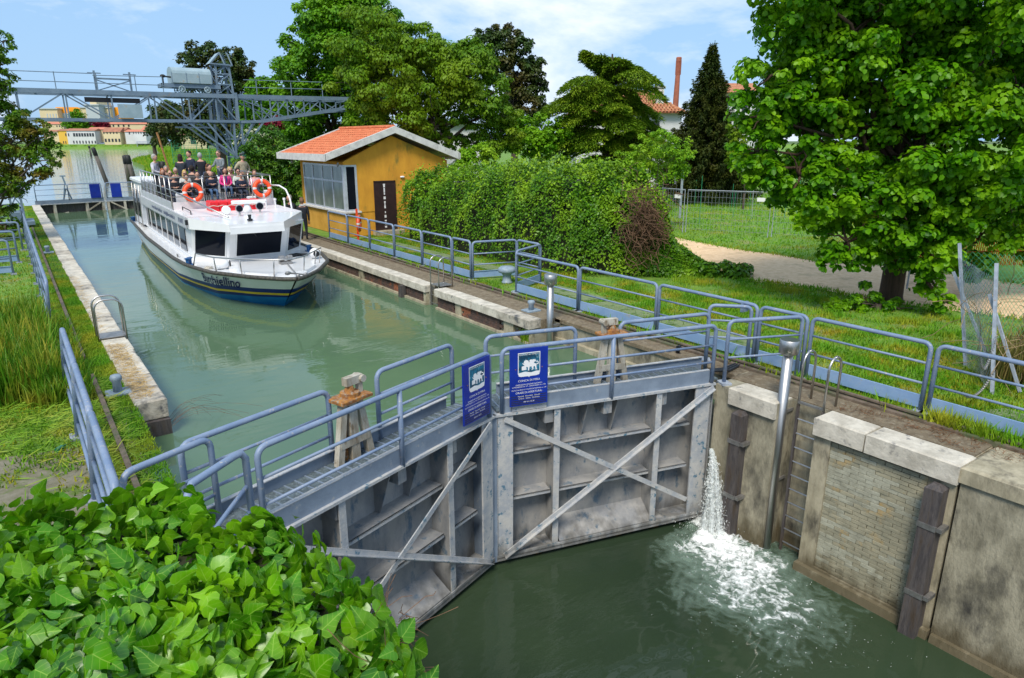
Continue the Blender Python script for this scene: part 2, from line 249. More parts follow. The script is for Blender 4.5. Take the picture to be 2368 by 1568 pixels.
# ------------------------------------------------------------ mesh helpers
def tag(o, label=None, cat=None, group=None, kind=None):
    if label: o['label'] = label
    if cat: o['category'] = cat
    if group: o['group'] = group
    if kind: o['kind'] = kind
    return o
def thing(name, label, cat, loc=(0, 0, 0), rz=0., group=None):
    o = bpy.data.objects.new(name, None); C.objects.link(o); o.location = loc; o.rotation_euler = (0, 0, rz); o.empty_display_size = .2
    return tag(o, label, cat, group)
def link(name, me, parent=None, loc=None, rot=None):
    o = bpy.data.objects.new(name, me); C.objects.link(o)
    if parent is not None: o.parent = parent
    if loc is not None: o.location = loc
    if rot is not None: o.rotation_euler = rot
    return o
def copy_tree(o, parent=None):
    c = o.copy(); C.objects.link(c)
    if parent is not None: c.parent = parent
    for ch in o.children: copy_tree(ch, c)
    return c
class MB:
    def __init__(s): s.v = []; s.f = []; s.m = []
    def add(s, vs, fs, m=0):
        b = len(s.v); s.v += [tuple(map(float, p)) for p in vs]; s.f += [tuple(b + i for i in f) for f in fs]; s.m += [m] * len(fs); return s
    def hexa(s, p, m=0):   # 8 points: bottom 4, top 4
        return s.add(p, [(3, 2, 1, 0), (4, 5, 6, 7), (0, 1, 5, 4), (1, 2, 6, 5), (2, 3, 7, 6), (3, 0, 4, 7)], m)
    def box(s, x0, x1, y0, y1, z0, z1, m=0):
        return s.hexa([(x0, y0, z0), (x1, y0, z0), (x1, y1, z0), (x0, y1, z0), (x0, y0, z1), (x1, y0, z1), (x1, y1, z1), (x0, y1, z1)], m)
    def cbox(s, x0, x1, y0, y1, z0, z1, b=.01, j=0., m=0):   # chamfered, slightly irregular block
        P_ = []
        for z, i in ((z0, 0), (z1 - b, 0), (z1, b)):
            for x, y in ((x0 + i, y0 + i), (x1 - i, y0 + i), (x1 - i, y1 - i), (x0 + i, y1 - i)):
                P_.append((x + random.uniform(-j, j), y + random.uniform(-j, j), z + random.uniform(-j, j) * (z > z0)))
        F = [(3, 2, 1, 0), (8, 9, 10, 11)]
        for k in (0, 4):
            for i in range(4): F.append((k + i, k + (i + 1) % 4, k + 4 + (i + 1) % 4, k + 4 + i))
        return s.add(P_, F, m)
    def bar(s, a, b, w, h, m=0, up=(0, 0, 1)):
        a = Vector(a); b = Vector(b); d = (b - a).normalized(); u = Vector(up)
        if abs(d.dot(u)) > .98: u = Vector((1, 0, 0))
        sx = d.cross(u).normalized() * w / 2; sy = sx.cross(d).normalized() * h / 2
        return s.hexa([a - sx - sy, a + sx - sy, a + sx + sy, a - sx + sy, b - sx - sy, b + sx - sy, b + sx + sy, b - sx + sy], m)
    def tube(s, pts, r, n=8, m=0, cap=True):
        pts = [Vector(p) for p in pts]; k = len(pts); rr = r if isinstance(r, (list, tuple)) else [r] * k
        V = []; prev = None
        for i, p in enumerate(pts):
            d = (pts[min(i + 1, k - 1)] - pts[max(i - 1, 0)]).normalized()
            if prev is None:
                u = Vector((0, 0, 1)) if abs(d.z) < .9 else Vector((1, 0, 0)); x = d.cross(u).normalized()
            else: x = (prev - d * prev.dot(d)).normalized()
            prev = x; y = d.cross(x)
            for j in range(n): a = 2 * pi * j / n; V.append(p + (x * cos(a) + y * sin(a)) * rr[i])
        F = [(i * n + j, i * n + (j + 1) % n, (i + 1) * n + (j + 1) % n, (i + 1) * n + j) for i in range(k - 1) for j in range(n)]
        if cap: F += [tuple(range(n - 1, -1, -1)), tuple(range((k - 1) * n, k * n))]
        return s.add(V, F, m)
    def lathe(s, prof, c=(0, 0, 0), n=16, m=0, ax='z'):
        V = []
        for r, z in prof:
            for j in range(n):
                a = 2 * pi * j / n; p = (r * cos(a), r * sin(a), z)
                if ax == 'y': p = (p[0], z, p[1])
                if ax == 'x': p = (z, p[0], p[1])
                V.append((p[0] + c[0], p[1] + c[1], p[2] + c[2]))
        k = len(prof); F = [(i * n + j, i * n + (j + 1) % n, (i + 1) * n + (j + 1) % n, (i + 1) * n + j) for i in range(k - 1) for j in range(n)]
        F += [tuple(range(n - 1, -1, -1)), tuple(range((k - 1) * n, k * n))]
        return s.add(V, F, m)
    def prism(s, poly, z0, z1, m=0):
        n = len(poly); V = [(p[0], p[1], z0) for p in poly] + [(p[0], p[1], z1) for p in poly]
        return s.add(V, [tuple(range(n - 1, -1, -1)), tuple(range(n, 2 * n))] + [(i, (i + 1) % n, n + (i + 1) % n, n + i) for i in range(n)], m)
    def torus(s, c, R, r, n=28, k=10, m=0, ax='y', a0=0., a1=2 * pi):
        V = []; full = abs(a1 - a0 - 2 * pi) < 1e-6; cnt = n if full else n + 1
        for i in range(cnt):
            a = a0 + (a1 - a0) * i / n
            for j in range(k):
                b = 2 * pi * j / k; q = R + r * cos(b); p = (q * cos(a), r * sin(b), q * sin(a))
                if ax == 'x': p = (p[1], p[0], p[2])
                if ax == 'z': p = (p[0], p[2], p[1])
                V.append((p[0] + c[0], p[1] + c[1], p[2] + c[2]))
        F = [(i * k + j, i * k + (j + 1) % k, ((i + 1) % cnt) * k + (j + 1) % k, ((i + 1) % cnt) * k + j) for i in range(n) for j in range(k)]
        return s.add(V, F, m)
    def ell(s, c, r, n=12, k=8, m=0):
        prof = [(sin(pi * (i + .02) / (k + .04)), -cos(pi * (i + .02) / (k + .04))) for i in range(k + 1)]
        V = [(c[0] + r[0] * p * cos(2 * pi * j / n), c[1] + r[1] * p * sin(2 * pi * j / n), c[2] + r[2] * z) for p, z in prof for j in range(n)]
        F = [(i * n + j, i * n + (j + 1) % n, (i + 1) * n + (j + 1) % n, (i + 1) * n + j) for i in range(k) for j in range(n)]
        return s.add(V, F, m)
    def mesh(s, name, mats, smooth=False, sub=None):
        me = bpy.data.meshes.new(name); v = s.v
        if sub is not None: v = [(a - sub[0], b - sub[1], c - sub[2]) for a, b, c in v]
        me.from_pydata(v, [], s.f)
        for x in (mats if isinstance(mats, (list, tuple)) else [mats]): me.materials.append(x)
        if isinstance(mats, (list, tuple)) and len(mats) > 1: me.polygons.foreach_set('material_index', s.m)
        if smooth: me.polygons.foreach_set('use_smooth', [len(f) <= 4 for f in s.f])
        me.update(); return me
    def build(s, name, mats, parent=None, smooth=False, sub=None, kind=None, label=None):
        o = link(name, s.mesh(name, mats, smooth, sub), parent)
        if kind: o['kind'] = kind
        if label: o['label'] = label
        return o
def rail_path(a, b, top, r=.10, z0=0., z0b=None):
    """inverted U: post at a, rounded corners, post at b"""
    a = Vector(a); b = Vector(b); d = (b - a); d.z = 0; d.normalize(); z0b = z0 if z0b is None else z0b
    ta = Vector((a.x, a.y, top)); tb = Vector((b.x, b.y, top)); p = [Vector((a.x, a.y, z0))]
    for i in range(5): t = pi / 2 * i / 4; p.append(ta + d * (r - r * cos(t)) + Vector((0, 0, -r + r * sin(t))))
    for i in range(5): t = pi / 2 * i / 4; p.append(tb - d * (r - r * sin(t)) + Vector((0, 0, -r + r * cos(t))))
    p.append(Vector((b.x, b.y, z0b))); return p
def npmesh(name, V, F, mats, parent=None, rnd=None, smooth=False, matidx=None):
    V = np.asarray(V, np.float32).reshape(-1, 3); F = np.asarray(F, np.int32); me = bpy.data.meshes.new(name)
    me.vertices.add(len(V)); me.vertices.foreach_set('co', V.ravel()); n, k = F.shape
    me.loops.add(n * k); me.loops.foreach_set('vertex_index', F.ravel()); me.polygons.add(n)
    me.polygons.foreach_set('loop_start', np.arange(n, dtype=np.int32) * k)
    for x in (mats if isinstance(mats, (list, tuple)) else [mats]): me.materials.append(x)
    if matidx is not None: me.polygons.foreach_set('material_index', np.asarray(matidx, np.int32))
    if rnd is not None: me.attributes.new('rnd', 'FLOAT', 'POINT').data.foreach_set('value', np.asarray(rnd, np.float32))
    me.update(calc_edges=True)
    if smooth: me.polygons.foreach_set('use_smooth', np.ones(n, bool))
    o_ = link(name, me, parent)
    if len(V) % 16 == 0 and F.shape[1] == 3 and len(F) == len(V):
        for a_, c_ in (('lx', 0), ('ly', 1)): me.attributes.new(a_, 'FLOAT', 'POINT').data.foreach_set('value', np.tile(np.array(_iv)[:, c_], len(V) // 16).astype(np.float32))
    return o_
T_DIA = (np.array([[0, 0, 0], [.34, .45, .07], [0, 1, -.06], [-.34, .45, .07]]), np.array([[0, 1, 2], [0, 2, 3]]))
T_LIME = (np.array([[0, 0, 0], [.42, .22, .07], [.38, .68, .04], [0, 1, -.12], [-.38, .68, .04], [-.42, .22, .07]]), np.array([[0, 1, 2, 3], [0, 3, 4, 5]]))
T_SPIKE = (np.array([[-.10, 0, 0], [.10, 0, 0], [.0, 1, -.1]]), np.array([[0, 1, 2]]))
T_TUFT = (np.array([[0, 0, 0], [.16, .5, .05], [0, 1, -.18], [-.16, .5, .05]]), np.array([[0, 1, 2], [0, 2, 3]]))
# ivy: three blunt lobes, ribs and a droop
_o = [(0, 0), (.20, -.10), (.44, -.02), (.56, .20), (.46, .42), (.30, .60), (.16, .84), (0, 1.02)]
_iv = [(x, y, .15 * abs(x) / .5 - .20 * max(0, y) ** 2 - .22 * abs(x) ** 2) for x, y in _o] + [(0, .3, -.02), (0, .65, -.10)]
_iv += [(-x, y, z) for x, y, z in _iv[1:7]]
_iv = [(x * .86, y, z) for x, y, z in _iv]
T_IVY = (np.array(_iv), np.array([[0, 1, 8], [1, 2, 8], [2, 3, 8], [3, 4, 8], [4, 5, 9], [8, 4, 9], [5, 6, 9], [6, 7, 9],
                                  [10, 0, 8], [11, 10, 8], [12, 11, 8], [13, 12, 8], [14, 13, 9], [13, 8, 9], [15, 14, 9], [7, 15, 9]]))
def nrm(a): return a / np.maximum(np.linalg.norm(a, axis=-1, keepdims=True), 1e-9)
def leaves(name, Cn, Nn, size, T, m, parent=None, droop=.5, rnd=None, smooth=False, D=None, kind=None):
    n = len(Cn); Nn = nrm(Nn + 1e-4)
    d = RNG.normal(size=(n, 3)) if D is None else D + RNG.normal(size=(n, 3)) * .15
    d[:, 2] -= droop * 1.5; d = d - Nn * np.sum(d * Nn, 1, keepdims=True); d = nrm(d); b = np.cross(Nn, d)
    t, f = T; s = np.broadcast_to(np.asarray(size, float).reshape(-1, 1), (n, 1))
    V = Cn[:, None, :] + s[:, :, None] * (t[None, :, 0:1] * b[:, None] + t[None, :, 1:2] * d[:, None] + t[None, :, 2:3] * Nn[:, None])
    F = (f[None] + (np.arange(n) * len(t))[:, None, None]).reshape(-1, f.shape[1])
    r = RNG.random(n) if rnd is None else rnd
    o = npmesh(name, V.reshape(-1, 3), F, m, parent, np.repeat(r * (.7 if len(t) == 16 else 1), len(t)) + (np.tile([.35 if i in (0, 7, 8, 9) else 0 for i in range(16)], n) if len(t) == 16 else 0), smooth)
    if kind: o['kind'] = kind
    return o
def sph(n): return nrm(RNG.normal(size=(n, 3)))
def limb(mb, a, b, r0, r1, wob=.08, k=6):
    a = np.array(a, float); b = np.array(b, float); Ln = np.linalg.norm(b - a)
    pts = [a + (b - a) * i / (k - 1) + (RNG.normal(size=3) * wob * Ln * (0 < i < k - 1)) * .5 for i in range(k)]
    for i in range(1, k - 1): pts[i][2] += .05 * Ln * sin(pi * i / (k - 1))
    mb.tube([tuple(p) for p in pts], [r0 + (r1 - r0) * i / (k - 1) for i in range(k)], 7)
def blob_leaves(blobs, n, sub=26, subr=.32, up=.45, shell=.55):
    """blobs (centre, radius or (rx,ry,rz)); leaves lie on many small clumps round the surface of each blob"""
    Cs, Ns = [], []; w = np.array([np.mean(np.atleast_1d(r)) ** 2 for c, r in blobs]); w = w / w.sum()
    for (c, r), wi in zip(blobs, w):
        r3 = np.ones(3) * np.asarray(r, float); k = max(6, int(sub * (np.mean(r3) / 2) ** .5)); m = int(n * wi)
        sc_ = sph(k); sc_[:, 2] += .1; cc = np.asarray(c) + sc_ * r3 * RNG.uniform(.55, 1.0, (k, 1))
        rr = np.mean(r3) * subr * RNG.uniform(.6, 1.3, k); idx = RNG.integers(0, k, m)
        s = sph(m); s[:, 2] = np.where(RNG.random(m) < .65, np.abs(s[:, 2]), s[:, 2])
        p = cc[idx] + s * rr[idx, None] * RNG.uniform(shell, 1.05, (m, 1)) * np.array([1.15, 1.15, .8])
        Cs.append(p); Ns.append(s + np.array([0, 0, up]) + RNG.normal(size=(m, 3)) * .35)
    return np.concatenate(Cs), np.concatenate(Ns)
def txt(s, size=1., align='CENTER', font=None, sx=1., bold=0.):
    cu = bpy.data.curves.new('text', 'FONT'); cu.body = s; cu.size = size; cu.align_x = align; cu.resolution_u = 2; cu.extrude = 0; cu.offset = bold
    o = bpy.data.objects.new('text', cu); C.objects.link(o)
    me = o.to_mesh(); V = [(v.co.x * sx, v.co.y) for v in me.vertices]; F = [tuple(p.vertices) for p in me.polygons]
    o.to_mesh_clear(); bpy.data.objects.remove(o); bpy.data.curves.remove(cu); return V, F

# ================================================================= THE SETTING
ZU, ZL = -.62, -2.8                     # upper and lower water levels
def sheet(name, poly, z, m, depth=0.):
    mb = MB()
    if depth: mb.prism(poly, z - depth, z)
    else: mb.add([(p[0], p[1], p[2] if len(p) > 2 else z) for p in poly], [tuple(range(len(poly)))])
    return mb.build(name, m, kind='structure')
LG = [(5.70, 8.36), (1.62, 6.90)]; RG = [(5.70, 8.36), (9.78, 7.28)]       # front line of the two leaves of the lower gate
sheet('chamber_water', [(.86, 7.05), (1.47, 7.31), (5.70, 8.80), (9.89, 7.69), (10.62, 7.5), (10.62, 58), (.86, 58)], ZU, M['water_up'])
sheet('river_water', [(-900, 58.0), (900, 58.0), (900, 1200), (-900, 1200)], ZU - .001, M['water_river'])
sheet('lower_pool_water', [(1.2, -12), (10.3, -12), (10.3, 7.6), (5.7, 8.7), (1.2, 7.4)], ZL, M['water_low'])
sheet('left_bank_ground', [(-400, -25), (.74, -25), (.74, 60), (-400, 60)], -.03, M['meadow'], 4)
sheet('mossy_strip', [(.74, 12.2), (1.12, 12.2), (1.12, 57.5), (.74, 57.5)], -.05, M['grass_base'], 4)
rb = [(10.98, -25), (500, -25), (700, 430), (170, 430)] + [(52, 283), (48, 266), (36, 232), (27.4, 198), (22.6, 170), (20.6, 142), (18.2, 124), (14, 96), (11.5, 70), (10.98, 58)]
sheet('right_bank_ground', rb, -.02, M['meadow'], 1.2)
island = [P(x, y, ZU)[:2] for x, y in ((366, 352), (376, 356.5), (430, 361), (560, 362), (700, 363))]
sheet('reedy_point_ground', [tuple(p) for p in island] + [tuple(PD(2200, 340, 431)[:2]), tuple(PD(395, 340, 431)[:2])], -.2, M['meadow'], 1.)
fa = [PD(-900, 345, 428), PD(3400, 345, 428), PD(3400, 333, 440), PD(-900, 333, 440)]
sheet('far_embankment', [(a[0], a[1], z) for a, z in zip(fa, (-.7, -.7, 2.1, 2.1))], 0, M['meadow'])
fb = [PD(-3500, 333, 440), PD(6000, 333, 440), PD(6000, 333, 3500), PD(-3500, 333, 3500)]
sheet('far_ground', [(a[0], a[1]) for a in fb], 2.1, M['farland'])
fr = [PD(-900, 333, 441), PD(3400, 333, 441), PD(3400, 333, 447), PD(-900, 333, 447)]
sheet('far_road', [(a[0], a[1]) for a in fr], 2.12, M['concrete_l'])
sheet('quay_soil_strip', [(10.1, 12.72), (10.98, 12.72), (10.98, 57.5), (10.1, 57.5)], -.025, M['soil'], .25)
path = [P(x, y)[:2] for x, y in ((1545, 545), (1620, 560), (1700, 575), (1800, 588), (1900, 606), (2030, 612), (2250, 640), (2420, 665), (2420, 745), (2240, 722), (2100, 704), (1990, 690), (1900, 668), (1800, 656), (1720, 648), (1660, 630), (1610, 600))]
sheet('sandy_path', [tuple(p) for p in path], -.012, M['sand'])
sheet('left_concrete_slab', [(-9, 3), (.28, 3), (.28, 10.9), (-1.4, 11.3), (-9, 11.8)], -.018, M['slab'])
# broken grey-green pavers in the turf behind the right-hand railings
for pts in ([(12.55, 27), (13.15, 27), (13.3, 22), (12.75, 22)], [(12.72, 21.9), (13.3, 21.9), (13.35, 18.3), (12.8, 18.4)], [(12.3, 15.2), (13.0, 15.6), (13.0, 13.4), (12.25, 13.6)],
            [(12.0, 13.3), (12.9, 13.1), (12.7, 11.2), (12.0, 11.4)], [(11.7, 11.0), (12.8, 10.9), (12.9, 9.6), (11.7, 9.8)], [(11.65, 9.6), (12.9, 9.4), (12.7, 8.2), (11.6, 8.3)], [(12.1, 3.9), (12.6, 3.7), (12.5, 3.0), (12.0, 3.2)]):
    mb = MB(); mb.prism(pts, -.02, .012); mb.build('paving_slab', M['slab_l'], kind='structure')

# ---------------------------------------------------------------- walls
def bricks(parent, x, y0, y1, z0, z1, mats_, sub, bl=.25, bh=.07, dep=.05, face=-1, limit=300, skip=None):
    """rows of bricks proud of the face plane x; face -1 looks towards -X. Meshes are shared."""
    me = []; half = []
    for m in mats_:
        for k in range(2):
            b = MB(); b.cbox(-dep, dep, .004, bl - .004, .004, bh - .004, .004, .003); me.append(b.mesh('brick', m))
            b = MB(); b.cbox(-dep, dep, .004, bl / 2 - .004, .004, bh - .004, .004, .003); half.append(b.mesh('brick', m))
    n = 0; rest = MB(); z = z0; r = 0
    while z + bh <= z1 + 1e-6:
        y = y0 - (bl / 2 if r % 2 else 0)
        while y < y1 - .02:
            if y >= y0 - .01 and y + bl <= y1 + .02 and not (skip and skip(y + bl / 2, z)):
                w = min(1, max(0, .5 + .5 * sin(y * 1.7 + z * 3.1) * cos(y * .9 - z * 2.3) + random.uniform(-.35, .35)))
                i = min(len(me) - 1, int(w * len(me)))
                if n < limit:
                    if r % 2 and y < y0 + bl * .75: link('brick', half[i], parent, (x - sub[0], y0 - sub[1], z - sub[2])); n += 1
                    if y + bl * 1.5 > y1 - .03 and y + bl < y1 - .03 and not (r % 2 == 0 and y + bl > y1 - .03): link('brick', half[i], parent, (x - sub[0], y + bl - sub[1], z - sub[2])); n += 1
                    link('brick', me[i], parent, (x - sub[0] + random.uniform(-.004, .006), y - sub[1], z - sub[2])); n += 1
                else: rest.cbox(x - dep, x + dep, y + .006, y + bl - .006, z + .005, z + bh - .005, .004, .003)
            y += bl
        z += bh; r += 1
    if rest.v: rest.build('brickwork', mats_[0], parent, sub=sub, kind='stuff')
o = (9.8, 12.75, ZU)
wr = thing('chamber_wall', 'right chamber wall of sooty brick under white stone blocks, boat lying beyond its far half', 'wall', o)
mb = MB(); mb.box(9.88, 10.6, 17.95, 57.5, -4, -.2); mb.box(9.88, 10.5, 12.78, 17.38, -4, -.2); mb.box(10.25, 10.55, 17.38, 17.95, -4, -.2)
mb.build('wall_core', M['mortar'], wr, sub=o)
mb = MB(); mb.box(9.74, 9.9, 17.98, 57.4, -.8, -.555); mb.box(9.74, 9.9, 12.8, 17.36, -.8, -.56); mb.build('water_ledge', M['concrete_l'], wr, sub=o)
ys = [57.4, 55.6, 53.9, 52, 50.2, 48.4, 46.6, 44.6, 42.9, 41, 39.3, 37.4, 35.6, 33.8, 32.1, 30.2, 28.4, 26.53, 25.0, 23.16, 22.04, 20.4, 18.84, 17.97]
for a, b in zip(ys[1:], ys[:-1]): q = MB(); q.cbox(9.73 + random.uniform(-.01, .01), 10.13, a + .008, b - .008, -.22, random.uniform(-.008, .006), .018, .006); q.build('coping_stone', M['stone'], wr, sub=o)
ys = [17.37, 16.62, 15.37, 14.12, 12.74]
for i, (a, b) in enumerate(zip(ys[1:], ys[:-1])): q = MB(); q.cbox(9.73 + random.uniform(-.01, .01), 10.13, a + .008, b - .008, -.22, random.uniform(-.006, .008), .018, .006); q.build('coping_stone', M['stone'] if i < 3 else M['stone_dirty'], wr, sub=o)
piers = [(12.76, 13.0), (13.5, 13.9), (16.0, 16.3), (18.0, 18.15), (19.6, 19.75), (22.6, 23.0), (26.2, 26.5)]
for a, b in piers: q = MB(); q.cbox(9.79, 9.92, a, b, -.6, -.225, .01, .008); q.build('stone_pier', M['concrete_l'], wr, sub=o)
bricks(wr, 9.87, 12.78, 17.35, -.57, -.225, [M['brick_d']], o, bl=.27, bh=.085, skip=lambda y, z: any(a - .1 < y < b + .1 for a, b in piers))
bricks(wr, 9.87, 18.0, 27.2, -.57, -.225, [M['brick_d']], o, bl=.27, bh=.085, limit=170, skip=lambda y, z: any(a - .1 < y < b + .1 for a, b in piers))
q = MB(); q.bar((9.70, 19.45, -.95), (9.72, 19.45, -.24), .16, .22, 0, (0, 1, 0)); q.build('fender_beam', M['timber'], wr, sub=o)
q = MB(); q.bar((9.72, 27.4, -.95), (9.72, 27.4, -.24), .16, .25, 0, (0, 1, 0)); q.build('fender_beam', M['timber'], wr, sub=o)
# recess wall for the right leaf
o = (10.6, 7.3, ZU)
wq = thing('recess_wall', 'stained concrete wall of the gate recess behind the right gate leaf', 'wall', o)
mb = MB(); mb.box(10.55, 10.97, 7.0, 12.74, -4, -.03); mb.box(10.5, 10.62, 12.5, 12.76, -4, -.04); mb.build('wall_core', M['concrete'], wq, sub=o)
mb = MB(); mb.cbox(10.50, 10.99, 7.35, 12.7, -.12, -.015, .02, .0); mb.build('wall_top', M['soil'], wq, sub=o)
mb = MB(); mb.box(10.44, 10.56, 7.4, 12.7, -.72, -.5); mb.build('water_ledge', M['concrete_l'], wq, sub=o)
# lower right wall
o = (9.8, 3.2, ZL)
wl = thing('lower_lock_wall', 'high concrete wall below the gate with white stone caps, brick panel and timber fenders', 'wall', o)
mb = MB(); mb.box(9.84, 10.97, 6.02, 7.28, -4, -.03); mb.box(10.28, 10.97, 5.33, 6.02, -4, -.03); mb.build('gate_pier', M['concrete'], wl, sub=o)
mb = MB(); mb.box(9.86, 10.97, 5.06, 5.33, -4, -.04); mb.box(9.86, 10.97, 3.24, 3.60, -4, -.04); mb.box(9.96, 10.97, 3.60, 5.06, -4, -.04); mb.box(9.86, 9.96, 3.6, 5.06, -4, -2.62)
mb.build('pale_pier', M['concrete_l'], wl, sub=o)
mb = MB(); mb.box(9.85, 10.97, -14, 3.20, -4, -.22); mb.build('smooth_wall', M['concrete'], wl, sub=o)
mb = MB(); mb.cbox(9.81, 10.97, -14, 3.22, -.25, -.02, .03, .01); mb.build('wall_cap', M['concrete_l'], wl, sub=o)
mb = MB(); mb.box(10.3, 10.99, 3.25, 7.3, -.06, -.012); mb.build('wall_top', M['soil'], wl, sub=o)
for a, b, c_ in ((6.03, 6.95, M['stone']), (4.52, 5.32, M['stone']), (3.22, 4.50, M['stone'])):
    q = MB(); q.cbox(9.77, 10.27, a, b, -.30, .005, .025, .008); q.build('coping_stone', c_, wl, sub=o)
mb = MB(); mb.hexa([(9.72, 3.22, -3.2), (10, 3.22, -3.2), (10, 5.36, -3.2), (9.72, 5.36, -3.2), (9.78, 3.22, -2.66), (10, 3.22, -2.66), (10, 5.36, -2.66), (9.78, 5.36, -2.66)])
mb.hexa([(9.70, -14, -3.2), (10, -14, -3.2), (10, 3.18, -3.2), (9.70, 3.18, -3.2), (9.78, -14, -2.68), (10, -14, -2.68), (10, 3.18, -2.68), (9.78, 3.18, -2.68)])
mb.build('wall_toe', M['concrete_l'], wl, sub=o)
bricks(wl, 9.93, 3.61, 5.06, -2.61, -.31, [M['brick_w'], M['brick_y'], M['brick_y']], o, bl=.2415, bh=.066, dep=.045)
for y, z0, z1, zs in ((6.66, -2.78, -.34, (-.9, -1.95)), (3.44, -2.95, -.36, (-.98, -2.08))):
    q = MB(); q.cbox(9.64, 9.86, y - .11, y + .11, z0, z1, .05, .006); f = q.build('fender_beam', M['timber'], wl, sub=o)
    for z in zs:
        q = MB(); q.box(9.625, 9.66, y - .125, y + .125, z - .04, z + .04); q.box(9.64, 9.87, y - .20, y - .13, z - .03, z + .03); q.build('iron_strap', M['steel_d'], f, sub=(0, 0, 0)).location = (-o[0], -o[1], -o[2])
# left walls
o = (1.6, 12.2, ZU)
wk = thing('left_quay_wall', 'left chamber wall topped by a long row of pale stones strewn with straw', 'wall', o)
mb = MB(); mb.box(.86, 1.55, 12.24, 57.5, -4, -.2); mb.build('wall_core', M['concrete'], wk, sub=o)
mb = MB(); mb.cbox(.84, 1.14, 12.14, 12.30, -.5, -.04, .02, .01); mb.cbox(.9, 1.62, 12.16, 12.3, -4, -.34, .02, .01); mb.build('end_block', M['timber'], wk, sub=o)
y = 12.2; first = True
while y < 57:
    ln = random.choice([.62, .7, .78, .85]) if y < 30 else 1.2; ln = min(ln, 57.4 - y)
    q = MB(); q.cbox(1.12 + random.uniform(-.015, .015), 1.60 + random.uniform(-.012, .012), y + .016, y + ln - .016, -.32 if first else -.22, random.uniform(-.01, .008), .02, .007)
    q.build('coping_stone', M['stone_dirty'] if first or random.random() < .3 else M['stone'], wk, sub=o); y += ln; first = False
o = (.9, 7, ZU)
we = thing('left_recess_wall', 'dark concrete edge of the left gate recess beside the rusty rail', 'wall', o)
mb = MB(); mb.box(.72, .92, 6.9, 12.2, -4, -.04); mb.build('wall_core', M['concrete'], we, sub=o)
mb = MB(); mb.box(.742, 1.66, -14, 6.88, -4, -.04); mb.build('lower_wall', M['concrete'], we, sub=o)

# rusty rails set along both quays
for nm, lab, x, y0, y1, z in (('quay_rail', 'rusty rail running along the right quay beside the fence', 11.08, -10, 57, .02), ('quay_rail', 'rusty rail in the grass of the left quay, far piece beyond the reeds', .68, 15.6, 42, .0), ('quay_rail', 'rusty rail in the grass of the left quay, near piece by the gate', .70, 7.6, 14.2, .02)):
    q = MB(); q.box(x - .035, x + .035, y0, y1, z + .02, z + .05); q.box(x - .015, x + .015, y0, y1, z - .05, z + .02); q.box(x - .07, x + .07, y0, y1, z - .07, z - .04)
    tag(q.build(nm, M['rail']), lab, 'rail')
q = MB(); q.box(10.90, 11.0, -10, 57, -.04, .03); tag(q.build('edge_timber', M['rail']), 'dark edging beam between soil and turf along the right quay', 'beam')

# ---------------------------------------------------------------- railings
def railing(a, b, label, top=1.15, group=None, plate=True, r=.036, mids=(.80, .46), name='railing', mid_r=.021, flange=True, z0=0.):
    a = Vector((*a, z0)); b = Vector((*b, z0)); d = b - a; ln = d.length; ang = atan2(d.y, d.x)
    t = thing(name, label, 'railing', tuple(a), ang, group)
    q = MB(); q.tube(rail_path((0, 0, 0), (ln, 0, 0), top, .11, 0), r, 10); q.build('frame', M['paint'], t, smooth=True)
    for z in mids: q = MB(); q.tube([(.02, 0, z), (ln - .02, 0, z)], mid_r, 8); q.build('rail_bar', M['paint'], t, smooth=True)
    if plate: q = MB(); q.box(.03, ln - .03, -.006, .006, .045, .245); q.box(.03, ln - .03, -.03, .006, .245, .257); q.build('kick_plate', M['paint2'], t)
    if flange:
        for x in (0, ln): q = MB(); q.box(x - .09, x + .09, -.13, .11, -.03, .008); q.build('foot_plate', M['gal'], t)
    return t
G_R = 'railings along the right quay'
ends = [(29.75, 27.68), (27.6, 25.5), (25.42, 23.32), (23.24, 21.16), (21.08, 19.13), (19.05, 17.98)]
labs = ['railing panel furthest up the right quay, in front of the hut window', 'railing panel with the orange lifebuoy behind it', 'railing panel in front of the hut door', 'railing panel just right of the hut door', 'railing panel behind the steel quay ladder', 'short railing panel next to the railing bay']
for (a, b), l in zip(ends, labs): railing((11.4, b), (11.4, a), l, group=G_R, top=1.19)
railing((11.45, 17.93), (12.87, 17.55), 'railing of the bay by the hedge, far side', group='railings of the mushroom bollard bay', top=1.17)
railing((12.87, 17.50), (12.87, 16.35), 'railing of the bay by the hedge, back panel', group='railings of the mushroom bollard bay', top=1.17, plate=False, flange=False)
railing((12.85, 16.28), (11.48, 15.66), 'railing of the bay by the hedge, near side', group='railings of the mushroom bollard bay', top=1.17)
for (a, b), l in zip([(15.55, 12.88), (12.80, 10.22), (10.14, 7.63), (7.55, 6.58), (6.48, 4.47), (4.36, 2.2), (2.1, -.1), (-.2, -2.4)],
                     ['railing panel next after the mushroom bollard', 'railing panel left of the walkway junction above the recess wall', 'railing panel behind the right gate gearing', 'narrow railing panel behind the steel post at the walkway end',
                      'railing panel above the steel ladder of the lower wall', 'railing panel with a chain hanging from it', 'railing panel at the right edge of the picture', 'railing panel beyond the right edge of the picture']):
    railing((11.4, b), (11.4, a), l, group=G_R, top=1.13)
railing((9.95, 7.20), (11.3, 6.62), 'railing across the quay end of the gate walkway, near side', top=1.14, plate=False, group='short railings at the gate walkway')
railing((10.80, 8.30), (11.34, 7.72), 'railing across the quay end of the gate walkway, far side', top=1.1, plate=False, group='short railings at the gate walkway')
q = MB(); q.box(-.09, .09, -.03, .03, 0, .2); bx = q.build('switch_box', M['paint']); bx.location = (11.43, 7.95, .95); tag(bx, 'small grey switch box on the railing above the gate recess', 'box')
